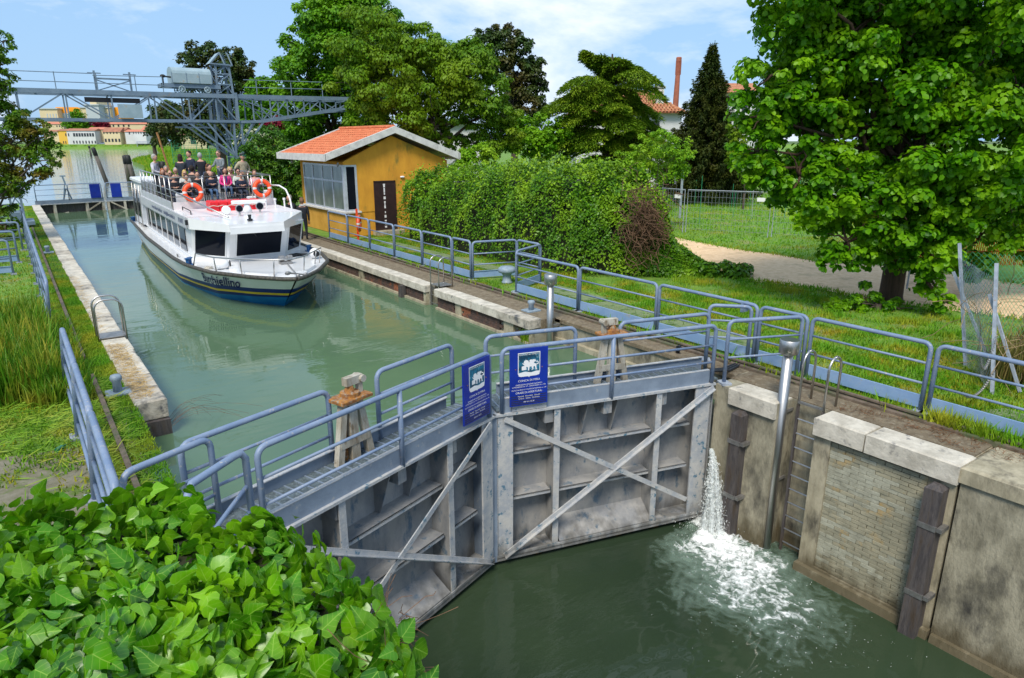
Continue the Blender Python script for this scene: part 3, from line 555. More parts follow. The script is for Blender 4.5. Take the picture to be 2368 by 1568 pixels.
ys = [42.0, 39.9, 37.8, 35.7, 33.6, 31.5, 29.4, 27.3, 25.2, 23.1, 21.0, 18.4]
for i in range(len(ys) - 1):
    lr = railing((.27, ys[i + 1] + .06), (.27, ys[i]), 'left quay railing, panel number %s back from the reeds' % ['eleven', 'ten', 'nine', 'eight', 'seven', 'six', 'five', 'four', 'three', 'two', 'one'][i], top=1.15, group='railings along the left quay', plate=False, mids=(.82, .5, .2)); lr.rotation_euler[0] = radians(4.5)
for a, b, l in ((11.35, 13.6, 'left quay railing panel just in front of the reeds'), (9.1, 11.28, 'left quay railing panel beside the green bottle'), (6.8, 9.02, 'left quay railing panel nearest the ivy')):
    lr = railing((.25, a), (.25, b), l, top=1.13, group='railings along the left quay', plate=False, mids=(.82, .5, .2), r=.042, mid_r=.026); lr.rotation_euler[0] = radians(5.5)
for j, (x0, y0) in enumerate(((-.1, 43.3), (-3.0, 33.6), (-3.2, 30.2), (-3.4, 27.6))):
    railing((x0 - 4.5, y0), (x0 + (0 if j == 0 else 3.1), y0), ['railing crossing the left lawn behind the crane leg', 'railing crossing the left lawn, farther of the pair', 'railing crossing the left lawn, middle one', 'railing crossing the left lawn, nearest one'][j], top=1.1, plate=j > 1, mids=(.8, .5), group='railings across the left lawn')

# ---------------------------------------------------------------- lower mitre gate
def leaf(A, B, flip, label, name='lock_gate_leaf', zt=0., zb=-2.66, signs=True):
    """A = mitre end, B = pivot end of the downstream face. local x runs A->B, local y points upstream (0 = downstream face)"""
    A = Vector((*A, 0)); B = Vector((*B, 0)); d = B - A; ln = d.length; ang = atan2(d.y, d.x)
    t = thing(name, label, 'lock gate', (A.x, A.y, zb), ang)
    s = 1 if not flip else -1            # upstream is +y when not flipped
    def B_(x0, x1, y0, y1, z0, z1, n, m, lb=None):
        q = MB(); q.box(x0, x1, min(s * y0, s * y1), max(s * y0, s * y1), z0 - zb, z1 - zb); return q.build(n, M[m], t)
    def bar(x0, z0, x1, z1, w, dp, y, n, m):
        q = MB(); q.bar((x0, s * y, z0 - zb), (x1, s * y, z1 - zb), dp, w, 0, (0, 0, 1)); return q.build(n, M[m], t)
    D = .40
    B_(.02, ln - .02, D, D + .03, zb, zt - .02, 'skin_plate', 'gate')
    B_(-.02, ln + .02, -.03, D + .03, zt - .04, zt, 'top_flange', 'gate_bar')
    B_(.03, ln, -.01, D, zb + .0, zb + .03, 'bottom_flange', 'gate_bar'); B_(.03, ln, -.01, .02, zb - .04, zb + .07, 'bottom_lip', 'gate_bar')
    q = MB(); q.hexa([(1.2, 0, .07), (ln - 1.05, 0, .07), (ln - 1.05, s * D, .34), (1.2, s * D, .34), (1.2, 0, .10), (ln - 1.05, 0, .10), (ln - 1.05, s * D, .37), (1.2, s * D, .37)]); q.build('sill_shelf', M['gate'], t)
    B_(.04, .32, 0, .03, zb + .03, zt - .06, 'mitre_post', 'gate_bar'); B_(.0, .06, 0, D + .1, zb - .05, zt - .04, 'mitre_plate', 'channel')
    B_(ln - .38, ln - .02, 0, .03, zb + .03, zt - .06, 'heel_post', 'gate_bar'); B_(ln - .06, ln, 0, D, zb, zt - .04, 'heel_plate', 'gate')
    for x in (1.11, ln - 1.14):
        B_(x - .055, x + .055, 0, .02, zb + .03, zt - .04, 'upright_flange', 'gate_bar'); B_(x - .01, x + .01, .02, D, zb + .03, zt - .04, 'upright_web', 'gate')
    for z in (-.76, -1.60):
        for x0, x1 in ((.32, 1.06), (1.17, ln - 1.2), (ln - 1.08, ln - .38)):
            B_(x0, x1, .12, D, z - .012, z + .012, 'shelf', 'gate')
            B_(x0, x1, .12, .135, z - .05, z + .012, 'shelf_lip', 'gate_bar')
    for x in (1.70, 2.28):
        q = MB(); q.add([(x, s * .05, -.04 - zb), (x, s * .3, -.76 - zb), (x, s * D, -.76 - zb), (x, s * D, -.04 - zb), (x + .015, s * .05, -.04 - zb), (x + .015, s * .3, -.76 - zb), (x + .015, s * D, -.76 - zb), (x + .015, s * D, -.04 - zb)], [(0, 1, 2, 3), (7, 6, 5, 4), (0, 4, 5, 1), (1, 5, 6, 2), (2, 6, 7, 3), (3, 7, 4, 0)]); q.build('gusset', M['gate'], t)
    bar(.16, zb + .06, ln - .02, zt - .08, .10, .03, -.025, 'diagonal_brace', 'gate_bar'); bar(.16, zb + .04, ln - .02, zt - .10, .012, .07, -.06, 'diagonal_fin', 'gate_bar')
    bar(.16, zt - .08, ln - .45, zb + .42, .085, .02, -.05, 'diagonal_brace', 'gate_bar')
    # walkway: channels and grating
    B_(.1, ln - .1, .02, .04, zt, zt + .24, 'channel_web', 'channel'); B_(.1, ln - .1, .02, .09, zt + .235, zt + .25, 'channel_lip', 'gate_bar')
    B_(.3, ln + .25, .74, .76, zt - .02, zt + .24, 'channel_web', 'channel'); B_(.3, ln + .25, .70, .76, zt + .235, zt + .25, 'channel_lip', 'gate_bar')
    B_(.05, ln + .1, .04, .74, zt + .03, zt + .06, 'walkway_grating', 'gate_dark')
    for i in range(26):
        x = .12 + i * (ln - .2) / 26; q = MB(); q.box(x, x + .02, min(s * .05, s * .73), max(s * .05, s * .73), zt + .06 - zb, zt + .072 - zb); q.build('grating_bar', M['channel'], t)
    for x in (.9, 2.0, 3.1): B_(x, x + .16, .05, .7, zt - .3, zt + .03, 'walkway_bracket', 'gate')
    def frame(x0, x1, y, top, z0, mids, zend=None):
        q = MB(); q.tube(rail_path((x0, s * y, 0), (x1, s * y, 0), top - zb, .12, z0 - zb), .036, 10); f = q.build('railing_frame', M['paint'], t, smooth=True)
        for z in mids: q = MB(); q.tube([(x0, s * y, z - zb), (x1, s * y, z - zb)], .021, 8); q.build('railing_bar', M['paint'], t, smooth=True)
    frame(.13, ln - .06, 0.0, zt + 1.08, zt + .02, (zt + .72, zt + .40))
    q = MB(); q.tube([(2.11, 0, zt + 1.08 - zb), (2.11, 0, zt - .02 - zb)], .036, 10); q.build('railing_post', M['paint'], t, smooth=True)
    frame(.12, 1.78, .75, zt + 1.08, zt - .02, (zt + .74, zt + .44)); frame(2.66, ln + .35, .75, zt + 1.08, zt - .02, (zt + .74, zt + .44))
    for x in (.8, 1.6, 2.4, 3.2): B_(x, x + .12, .12, .24, zb - .3, zb, 'bottom_block', 'rust')
    for x in (1.0, 3.0): q = MB(); q.lathe([(.09, -.01), (.09, .01)], (x, s * .385, -.18 - zb), 12, ax='y'); q.build('port_ring', M['gate_bar'], t)
    # paddle gear stand: timber-like legs with a rusty head
    g = 2.42; legs = []
    for dx, w in ((-.30, 1), (.30, -1), (0, 0)):
        q = MB(); q.bar((g + dx, s * .58, zt - .05 - zb), (g + dx * .42, s * .60, zt + .92 - zb), .09, .10 if w else .14, 0, (1, 0, 0)); q.build('gear_leg', M['oldwhite'], t)
    q = MB(); q.bar((g - .26, s * .55, zt + .34 - zb), (g + .26, s * .55, zt + .34 - zb), .03, .11); q.build('gear_crosspiece', M['oldwhite'], t)
    q = MB(); q.lathe([(.03, 0), (.03, .95)], (g + .1, s * .64, zt - .05 - zb), 8); q.build('gear_spindle', M['rust'], t)
    q = MB(); q.cbox(g - .26, g + .26, s * .60 - .16, s * .60 + .16, zt + .92 - zb, zt + .97 - zb, .01); q.build('gear_plate', M['rust'], t)
    q = MB(); q.lathe([(.13, 0), (.13, .05), (.07, .06), (.05, .14)], (g, s * .6, zt + .97 - zb), 14); q.build('gear_wheel', M['rust'], t)
    q = MB(); q.bar((g - .2, s * .6, zt + 1.17 - zb), (g + .08, s * .6, zt + 1.17 - zb), .10, .11); q.bar((g - .17, s * .6, zt + .9 - zb), (g - .17, s * .6, zt + 1.17 - zb), .07, .07); q.lathe([(.05, -.09), (.05, .09)], (g - .18, s * .6, zt + 1.17 - zb), 10, ax='y'); q.build('gear_head', M['oldwhite'], t)
    return t, ln, ang
gR, lnR, angR = leaf(RG[0], RG[1], False, 'right leaf of the lower steel lock gate, water jetting from its hinge side')
gL, lnL, angL = leaf(LG[0], LG[1], True, 'left leaf of the lower steel lock gate, partly hidden by the ivy')
# small loose railings at the left end of the walkway
railing((.44, 7.10), (1.34, 7.50), 'railing at the left bank end of the gate walkway, far side', top=1.08, plate=False, mids=(.7, .4), group='railings at the left end of the gate', flange=False)
t = thing('railing', 'sloping railing above the ivy at the left end of the gate walkway', 'railing', (.97, 6.62, 0), 0)
q = MB(); q.tube([(-.15, -.25, .78), (-.1, -.15, .9), (.0, 0, 1.02), (.45, .2, 1.1), (.53, .24, 1.1), (.58, .27, 1.02), (.58, .27, -.05)], .04, 10); q.build('frame', M['paint'], t, smooth=True)
for z in (.72, .42): q = MB(); q.tube([(-.45, -.45, z - .55), (.58, .27, z)], .024, 8); q.build('rail_bar', M['paint'], t, smooth=True)

# signs hanging on the gate railings
def shield(w, h, n=8):
    p = [(-w, h), (w, h), (w, -h * .62)]
    for i in range(1, n): a = pi / 2 * i / n; p.append((w - .32 * w * (1 - cos(a)), -h * .62 - .28 * h * sin(a)))
    p += [(.14 * w, -h * .90), (0, -h * 1.02), (-.14 * w, -h * .90)]
    for i in range(n - 1, 0, -1): a = pi / 2 * i / n; p.append((-w + .32 * w * (1 - cos(a)), -h * .62 - .28 * h * sin(a)))
    p.append((-w, -h * .62)); return p
LION = [(-.80, -.62), (-.80, -.15), (-.72, -.08), (-.50, -.06), (-.62, .10), (-.76, .30), (-.70, .34), (-.52, .20), (-.60, .42), (-.52, .62), (-.32, .70), (-.12, .58), (-.06, .34), (.00, .40), (-.02, .60), (.12, .72), (.28, .66), (.42, .70), (.66, .64), (.60, .58),
        (.72, .52), (.60, .48), (.70, .42), (.50, .36), (.46, .20), (.66, .10), (.74, -.02), (.72, -.30), (.76, -.62), (.86, -.70), (.64, -.70), (.60, -.40), (.52, -.18), (.40, -.34), (.42, -.58), (.30, -.70), (.18, -.70), (.30, -.54), (.22, -.24), (.02, -.22), (-.04, -.66), (.04, -.72), (-.16, -.72), (-.16, -.28), (-.34, -.20), (-.30, -.60)]
def sign(parent_ang, A, x0, side, label, flip):
    """board hung on the front rail; board local x to the right as read from downstream"""
    d = Vector((cos(parent_ang), sin(parent_ang), 0)); nrm_ = Vector((d.y, -d.x, 0))
    if nrm_.y > 0: nrm_ = -nrm_
    Cx = Vector((A[0], A[1], 0)) + d * x0 + nrm_ * .055; t = thing('lock_notice_sign', label, 'sign', (Cx.x, Cx.y, .12), atan2(-nrm_.x, nrm_.y) + pi)
    w, h = .325, .475
    q = MB(); q.box(-w, w, -.012, .012, 0, 2 * h); q.build('board', M['signblue'], t)
    def flat(poly, cx, cz, sx, sz, y, m, n):
        q = MB(); q.add([(cx + a * sx, y, cz + b * sz) for a, b in poly], [tuple(range(len(poly)))]); return q.build(n, M[m], t)
    sh = shield(1, 1)
    flat(sh, 0.0, .68, .19, .205, -.0135, 'signwhite', 'shield_border'); flat(sh, 0, .68, .178, .192, -.0150, 'signteal', 'shield_picture')
    q = MB(); pp = [(a * .178, -.0165, .68 - .10 + b * .09 * (1)) for a, b in [(-1, -.3), (-.4, -.1), (.2, -.35), (.7, -.15), (1, -.2), (1, -.85), (.7, -1.0), (.14, -1.0), (0, -1.1), (-.14, -1.0), (-.8, -1.0), (-1, -.85)]]; q.add(pp, [tuple(range(len(pp)))]); q.build('picture_ground', M['signwhite'], t)
    flat(LION, 0.005, .675, .165, .125, -.018, 'signwhite', 'winged_lion')
    q = MB(); q.torus((.135, -.019, .70), .022, .006, 14, 6, a0=-2.4, a1=2.2); q.build('lion_tail', M['signwhite'], t)
    for s_, z, sz, m in (('REGIONE del VENETO', .842, .033, 'signwhite'), ('CONCA DI MIRA', .405, .048, 'signwhite'), ('DIMENSIONI MASSIME NATANTI:', .345, .030, 'signwhite'), ('LUNGHEZZA mt. 47 - LARGHEZZA mt. 7,20', .312, .029, 'signwhite'),
                         ("SALTO D'ACQUA IN CONDIZIONI NORMALI mt. 1,90", .262, .0275, 'signwhite'), ('ORARI DI APERTURA:', .205, .046, 'signwhite'), ('Martedi   Mercoledi   Giovedi', .150, .030, 'signwhite'), ('Venerdi   Sabato   Domenica', .112, .030, 'signwhite'), ('alle ore 15.30', .052, .032, 'signwhite')):
        V, F = txt(s_, sz * 1.05); wm = max(v[0] for v in V) - min(v[0] for v in V); fx_ = min(1, (.36 if 'VENETO' in s_ else .60) / wm); V = [(v[0] * fx_, v[1]) for v in V]; q = MB(); q.add([(a, -.0165, z + b) for a, b in V], F); q.build('lettering', M[m], t)
    for z in (.165, .127, .088, .058, .03): q = MB(); q.box(-w + .02, w - .02, -.0142, -.0125, z - .010, z + .006); q.build('dark_strip', M['signdark'], t)
    for x in (-.23, .225): q = MB(); q.lathe([(.008, -.02), (.008, -.012)], (x, 0, .62), 8, ax='y'); q.build('screw', M['rust'], t)
    return t
sign(angR, RG[0], .565, 1, 'blue lock notice on the right gate leaf, squarely facing the viewer', False)
sign(angL, LG[0], .53, 1, 'blue lock notice on the left gate leaf, seen at a slant', True)
q = MB(); q.box(-.3, .3, -.01, .01, -.02, .12); pl = q.build('patch_plate', M['gate_bar']); pl.location = (RG[0][0] + cos(angR) * .6, RG[0][1] + sin(angR) * .6 - .002, .03); pl.rotation_euler = (0, 0, angR); tag(pl, 'pale repair plate under the right-hand notice', 'plate')

# steel level-sensor posts, ladders, bollards
def sensor_post(x, y, z0, z1, label, g='stainless posts on the right quay'):
    t = thing('steel_post', label, 'post', (x, y, z0), 0, g); h = z1 - z0
    q = MB(); q.lathe([(.083, 0), (.083, h - .05)], n=18); q.build('tube', M['steel'], t, smooth=True)
    q = MB(); q.lathe([(.12, h - .24), (.155, h - .22), (.158, h), (.15, h + .008)], n=22); q.build('cap', M['steel'], t, smooth=True)
    for z in (h - 1.3, h * .35): q = MB(); q.box(.05, .32, -.03, .03, z, z + .05); q.build('bracket', M['steel_d'], t)
sensor_post(10.2, 12.52, -1.6, 1.12, 'stainless steel post at the end of the stone coping, by the chamber')
sensor_post(9.97, 6.02, -2.9, 1.07, 'stainless steel post in front of the lower wall ladder')
def ladder(label, xi, xo, ya, yb, zbot, face, group='quay ladders', dark=False, rz=0):
    """xi = water side, xo = land side; hoops at ya and yb"""
    t = thing('quay_ladder', label, 'ladder', (xi, ya, zbot), 0, group); o = (xi, ya, zbot)
    for y in (ya, yb):
        q = MB(); q.tube(rail_path((xi, y, 0), (xo, y, 0), .88, .20, -.05, -.02), .021, 8); q.build('handrail', M['steel'], t, smooth=True, sub=o)
        q = MB(); q.box(xi - .02, xi + .02, y - .02, y + .02, zbot, -.03); q.build('stringer', M['timber'] if dark else M['steel_d'], t, sub=o)
    q = MB(); q.box(min(xi, xo), max(xi, xo), ya, yb, .02, .04) if not dark else q.box(xi - .03, xi + .03, min(ya, yb), max(ya, yb), -.0, .03); q.build('top_step', M['steel_d'], t, sub=o)
    z = -.28
    while z > zbot + .1:
        q = MB(); q.tube([(xi, ya, z), (xi, yb, z)], .014, 6); q.build('rung', M['steel'], t, sub=o); z -= .26
ladder('stainless ladder in the gap of the right stone coping', 9.92, 10.38, 17.42, 17.92, -1.6, -1)
ladder('tall steel ladder beside the lower wall post', 10.12, 10.48, 5.38, 5.82, -2.9, -1, dark=True)
ladder('stainless ladder over the left stone coping', 1.62, 1.08, 16.9, 17.4, -1.4, 1)
def bollard(x, y, label, h=.28, r=.075, big=False):
    t = thing('mooring_bollard', label, 'bollard', (x, y, -.02), 0, None if big else 'small quay bollards')
    q = MB()
    if big: q.lathe([(.17, 0), (.17, .04), (.14, .06), (.13, .24), (.16, .30), (.26, .34), (.285, .40), (.27, .46), (.20, .51), (.02, .53)], n=26)
    else: q.lathe([(r, 0), (r * .9, h * .6), (r * 1.25, h * .72), (r * 1.3, h * .85), (r * 1.05, h * .97), (.01, h)], n=16)
    q.build('head', M['boll'], t, smooth=True)
    if not big: q = MB(); q.cbox(-.2, .2, -.17, .17, -.01, .035, .01); q.build('base_plate', M['boll'], t)
bollard(12.04, 16.91, 'big mushroom-shaped bollard in the railing bay', big=True)
bollard(10.45, 13.6, 'small grey bollard on the right quay near the steel post')
bollard(.98, 13.06, 'small grey bollard at the near end of the left quay', h=.34)
bollard(.87, 32.3, 'small grey bollard far down the left quay')
q = MB(); q.tube([(10.72, 8.95, -.06), (10.66, 8.9, .1), (10.6, 8.85, .13)], .045, 8); q.lathe([(.06, 0), (.06, .05)], (10.58, 8.83, .12), 10, ax='x'); tag(q.build('black_pipe', M['blackplastic']), 'black pipe elbow with a pale cap sticking out of the recess wall', 'pipe')
t = thing('hose_bundle', 'three black hoses lying at the hinge of the right gate leaf', 'hoses', (10, 7.5, 0))
for j in range(3): q = MB(); q.tube([(9.75 + .05 * j, 7.45 + .06 * j, .10), (10.1, 7.6 + .05 * j, .06), (10.5, 7.5 + .07 * j, .03), (10.95, 7.6 + .05 * j, .02)], .022, 6); q.build('hose', M['blackplastic'], t, sub=(10, 7.5, 0))
q = MB(); q.lathe([(.035, 0), (.035, .12), (.014, .17), (.014, .22)], (0, 0, 0), 10, ax='x'); bo = q.build('glass_bottle', mat('green_bottle', (.02, .14, .06), rough=.1)); bo.location = (-.05, 10.85, .02); bo.rotation_euler = (0, 0, .9); tag(bo, 'small green bottle lying on the left slab', 'bottle')
q = MB(); q.tube([(.55, 6.9, -.5), (1.9, 6.95, -.5)], .04, 8); tag(q.build('white_pipe', M['signwhite']), 'white pipe over the water at the left end of the gate', 'pipe')

# far (upper) gate
def far_leaf(A, B, flip, label):
    A = Vector((*A, 0)); B = Vector((*B, 0)); d = B - A; ln = d.length; ang = atan2(d.y, d.x); zb = -1.2
    t = thing('upper_gate_leaf', label, 'lock gate', (A.x, A.y, zb), ang); s = 1 if not flip else -1
    def B_(x0, x1, y0, y1, z0, z1, n, m): q = MB(); q.box(x0, x1, min(s * y0, s * y1), max(s * y0, s * y1), z0 - zb, z1 - zb); q.build(n, M[m], t)
    B_(0, ln, .25, .3, zb, .03, 'skin_plate', 'timber'); B_(0, ln, -.02, .3, -.03, .03, 'top_flange', 'gate_bar'); B_(.05, ln, .0, .02, .03, .28, 'channel_web', 'channel')
    for x in (.05, 1.1, ln - 1.2, ln - .2): B_(x, x + .16, 0, .25, zb, -.03, 'upright', 'oldwhite')
    for a, b in (((.3, -.05), (1.9, -1.0)), ((ln - .2, -1.0), (ln - 1.9, -.6))): q = MB(); q.bar((a[0], -.02 * s, a[1] - zb), (b[0], -.02 * s, b[1] - zb), .03, .09); q.build('diagonal_brace', M['oldwhite'], t)
    for x0, x1 in ((.12, ln * .52), (ln * .52, ln - .1)):
        q = MB(); q.tube(rail_path((x0, 0, 0), (x1, 0, 0), 1.3 - zb, .12, .25 - zb), .032, 8); q.build('railing_frame', M['paint'], t, smooth=True)
        for z in (.98, .62): q = MB(); q.tube([(x0, 0, z - zb), (x1, 0, z - zb)], .02, 6); q.build('railing_bar', M['paint'], t, smooth=True)
    B_(.42 if not flip else .2, 1.08 if not flip else .88, -.05, -.03, .28, 1.25, 'blue_panel', 'signblue')
    return t
far_leaf((5.62, 57.9), (9.8, 57.2), False, 'right leaf of the far upper gate with a blue board, behind the boat stern')
far_leaf((5.56, 57.9), (1.35, 57.0), True, 'left leaf of the far upper gate with a blue board on its railing')
t = thing('gear_stand', 'grey gate gearing stand on the far upper gate', 'gear stand', (3.3, 57.6, 0), 0)
for a, b in (((-.3, 0, 0), (0, 0, 1.5)), ((.3, 0, 0), (.05, 0, 1.0)), ((-.3, .3, 0), (-.02, .1, 1.0)), ((.3, .3, 0), (.05, .1, 1.0))): q = MB(); q.bar(a, b, .07, .07); q.build('leg', M['crane'], t)
q = MB(); q.bar((0, 0, 1.3), (-.1, 0, 1.85), .1, .1); q.bar((-.25, 0, 1.85), (.1, 0, 1.85), .08, .08); q.build('head', M['crane'], t)

# ================================================================= TOUR BOAT
BA = -.027; BO = Vector((6.2, 18.95, ZU))
boat = thing('tour_boat', 'white canal tour boat with navy hull band and a crowd on its upper deck', 'boat', BO, BA)
def bw(x, y, z): return Vector((BO.x + x * cos(BA) - y * sin(BA), BO.y + x * sin(BA) + y * cos(BA), z))   # boat frame -> place (z over quay)
SB = (0, 0, ZU)
HG = ([0, .12, .35, 1.0, 2.45, 4.2, 6, 12, 19.4], [.03, .24, .45, .98, 1.78, 2.14, 2.25, 2.28, 2.05])
HW = ([1.5, 2.2, 3.7, 7, 14.5, 19.2], [.0, .55, 1.35, 1.88, 1.92, 1.7])
def hull(s, z, side):
    v = (z + .62) / 1.07; yg = s; yw = 1.5 + s * (17.7 / 19.4)
    xg = np.interp(yg, *HG); xw = np.interp(yw, *HW); vv = max(v, -.4); fl = vv ** .8 if vv > 0 else vv * .6
    return (side * max(.0008, xw + (xg - xw) * fl), yw + (yg - yw) * (v if v > 0 else v), z)
def hstrip(name, m, f0, f1, k=3, off=0.):
    mb = MB(); ss = list(np.linspace(0, 1, 100) ** 1.8 * 19.4); 
    for side in (-1, 1):
        V = []; 
        for s in ss:
            a, b = f0(s), f1(s)
            for j in range(k + 1):
                p = hull(s, a + (b - a) * j / k, side); V.append((p[0] + side * off, p[1] - off * (s < .2), p[2]))
        F = []; n = k + 1
        for i in range(len(ss) - 1):
            for j in range(k):
                q = (i * n + j, i * n + j + 1, (i + 1) * n + j + 1, (i + 1) * n + j); F.append(q if side < 0 else q[::-1])
        mb.add(V, F)
    return mb.build(name, m, boat, smooth=True, sub=SB)
zlb = lambda s: float(np.interp(s, [0, 2.5, 5, 19.4], [-.26, -.42, -.58, -.66])); zya = lambda s: float(np.interp(s, [0, 3, 7, 12, 19.4], [-.185, -.30, -.42, -.47, -.50]))
zyb = lambda s: zya(s) + .085; znt = lambda s: float(np.interp(s, [0, 3, 7, 12, 19.4], [.06, -.06, -.23, -.33, -.38]))
hstrip('hull_bottom', M['blue'], lambda s: -1.1, zlb); hstrip('navy_band', M['navy'], zlb, zya, 1); hstrip('yellow_stripe', M['yellow'], zya, zyb, 1, .006)
hstrip('navy_band', M['navy'], zyb, znt, 1); hstrip('topsides', M['white'], znt, lambda s: .46, 4)
mb = MB(); ss = list(np.linspace(0, 1, 40) ** 1.8 * 19.4); out = [hull(s, .45, -1) for s in ss]; mb.tube([(0, -.03, .45)] + [(p[0] - .02, p[1], .45) for p in out[1:]], .062, 8); mb.tube([(0, -.03, .45)] + [(-p[0] + .02, p[1], .45) for p in out[1:]], .062, 8)
mb.bar((-2.05, 19.4, .45), (2.05, 19.4, .45), .1, .12); mb.build('rub_rail', M['black'], boat, smooth=True, sub=SB)
mb = MB(); mb.prism([(p[0], p[1]) for p in out] + [(-p[0], p[1]) for p in out[::-1]], .40, .435); mb.build('deck', M['white'], boat, sub=SB)
mb = MB(); mb.add([hull(19.4, z, sd) for z in (-1.1, .45) for sd in (-1, 1)], [(0, 1, 3, 2)]); mb.build('transom', M['white'], boat, sub=SB)
mb = MB(); mb.prism([(-1.1, 1.6), (-.55, .8), (.55, .8), (1.1, 1.6), (1.25, 3.4), (-1.25, 3.4)], .435, .52); mb.build('foredeck_hatch', M['white'], boat, sub=SB)
# name on the bow, laid on the flared plating
V, F = txt('Burchiellino', 1.0, 'LEFT', sx=.62, bold=.012); x1_ = max(v[0] for v in V); mb = MB(); LV = []
for a, b in V:
    u = a / x1_; p = hull(3.2 - 1.8 * u, -.02 + b * .50, -1); LV.append((p[0] - .026, p[1] - .018, p[2]))
mb.add(LV, F); mb.build('name_lettering', M['ink'], boat, sub=SB)
# cabin
bp = [(-1.76, 16.2), (-1.76, 5.5), (-.88, 4.2), (.95, 4.3), (1.78, 5.3), (1.74, 16.2)]; tp = [(-1.76, 16.2), (-1.76, 4.8), (-.88, 3.5), (.95, 3.6), (1.78, 4.6), (1.74, 16.2)]
mb = MB(); n = 6; mb.add([(*p, .43) for p in bp] + [(*p, 1.60) for p in tp], [(i, (i + 1) % n, n + (i + 1) % n, n + i) for i in range(n)] + [tuple(range(n, 2 * n))]); mb.build('cabin', M['white'], boat, sub=SB)
def panel(name, m, a0, a1, b0, b1, u0, u1, v0, v1, out_=.012, thick=.02, frame=None):
    """panel on the quad a0-a1 (bottom) b0-b1 (top)"""
    a0, a1, b0, b1 = map(Vector, (a0, a1, b0, b1)); N_ = (a1 - a0).cross(b0 - a0).normalized()
    def pt(u, v, d): return (a0.lerp(a1, u)).lerp(b0.lerp(b1, u), v) + N_ * d
    mb = MB(); mb.hexa([pt(u0, v0, out_ - thick), pt(u1, v0, out_ - thick), pt(u1, v1, out_ - thick), pt(u0, v1, out_ - thick), pt(u0, v0, out_), pt(u1, v0, out_), pt(u1, v1, out_), pt(u0, v1, out_)]); o_ = mb.build(name, m, boat, sub=SB)
    if frame:
        mb = MB(); f = frame; fx = f / (a1 - a0).length; fy = f / (b0 - a0).length
        for (p, q_, r_, s_) in ((u0 - fx, u1 + fx, v0 - fy, v0), (u0 - fx, u1 + fx, v1, v1 + fy), (u0 - fx, u0, v0, v1), (u1, u1 + fx, v0, v1)):
            mb.hexa([pt(p, r_, 0), pt(q_, r_, 0), pt(q_, s_, 0), pt(p, s_, 0), pt(p, r_, out_ + .012), pt(q_, r_, out_ + .012), pt(q_, s_, out_ + .012), pt(p, s_, out_ + .012)])
        mb.build('window_frame', M['white'], boat, sub=SB)
def z3(p, z): return (p[0], p[1], z)
for i, (u0, u1) in ((1, (.10, .90)), (2, (.12, .90)), (3, (.10, .88))):
    panel('front_window', M['glass'], z3(bp[i], .43), z3(bp[i + 1], .43), z3(tp[i], 1.6), z3(tp[i + 1], 1.6), u0, u1, .16, .90, frame=.035)
wy = [6.1, 7.32, 8.58, 9.95, 11.3, 12.75, 14.2, 15.5]
for a, b in zip(wy[:-1], wy[1:]):
    for sx in (-1, 1):
        q = MB(); x = -1.765 if sx < 0 else 1.75; q.box(x - .02, x + .005, a + .05, b - .06, .60, 1.40); q.build('side_window', M['glass'], boat, sub=SB)
for y in wy[1:-1]:
    for x in (-1.79, 1.77): q = MB(); q.box(x - .012, x + .012, y - .05, y + .03, .56, 1.41); q.build('window_mullion', M['white'], boat, sub=SB)
for sx in (-1.79, 1.77):
    q = MB(); q.box(sx - .02, sx + .02, 5.6, 15.7, 1.405, 1.47); q.box(sx - .02, sx + .02, 5.6, 16, .52, .56); q.build('window_ledge', M['white'], boat, sub=SB)
# roof with its folded visor
rp = [(-1.86, 16.0), (-1.86, 4.65), (-1.02, 2.95), (.62, 2.9), (1.84, 4.9), (1.80, 16.0)]
mb = MB(); top = [(*p, 1.85) for p in rp]; top[2] = (*rp[2], 1.75); top[3] = (*rp[3], 1.75); bot = [(p[0], p[1], 1.5 if i not in (2, 3) else 1.52) for i, p in enumerate(rp)]
mb.add(bot + top, [(5, 4, 3, 2, 1, 0), (6, 7, 10, 11), (7, 8, 9, 10)] + [(i, (i + 1) % 6, 6 + (i + 1) % 6, 6 + i) for i in range(6)]); mb.build('cabin_roof', M['white'], boat, sub=SB)
mb = MB(); mb.hexa([(-.95, 3.3, 1.44), (.6, 3.25, 1.44), (.62, 2.86, 1.46), (-1.02, 2.9, 1.46), (-.95, 3.3, 1.53), (.6, 3.25, 1.53), (.6, 2.86, 1.66), (-1.0, 2.9, 1.66)]); mb.build('windscreen_visor', M['white'], boat, sub=SB)
q = MB(); q.box(-1.90, -1.875, 5.0, 15.9, 1.5, 1.845); q.build('side_band', M['silver'], boat, sub=SB)
q = MB(); q.box(1.81, 1.86, 5.1, 15.9, 1.5, 1.845); q.build('side_band', M['silver'], boat, sub=SB)
def sidetext(s_, y0, y1, z, h):
    V, F = txt(s_, 1, 'LEFT', bold=.02); w = max(v[0] for v in V); q = MB(); q.add([(-1.905, y0 + (y1 - y0) * a / w, z + b * h) for a, b in V], F); q.build('side_lettering', M['inkgrey'], boat, sub=SB)
sidetext('www.ilburchiello.it', 12.4, 9.7, 1.60, .20); sidetext('info@ilburchiello.it', 9.4, 7.0, 1.60, .20); sidetext('RV 06977', 6.3, 5.4, 1.60, .22)
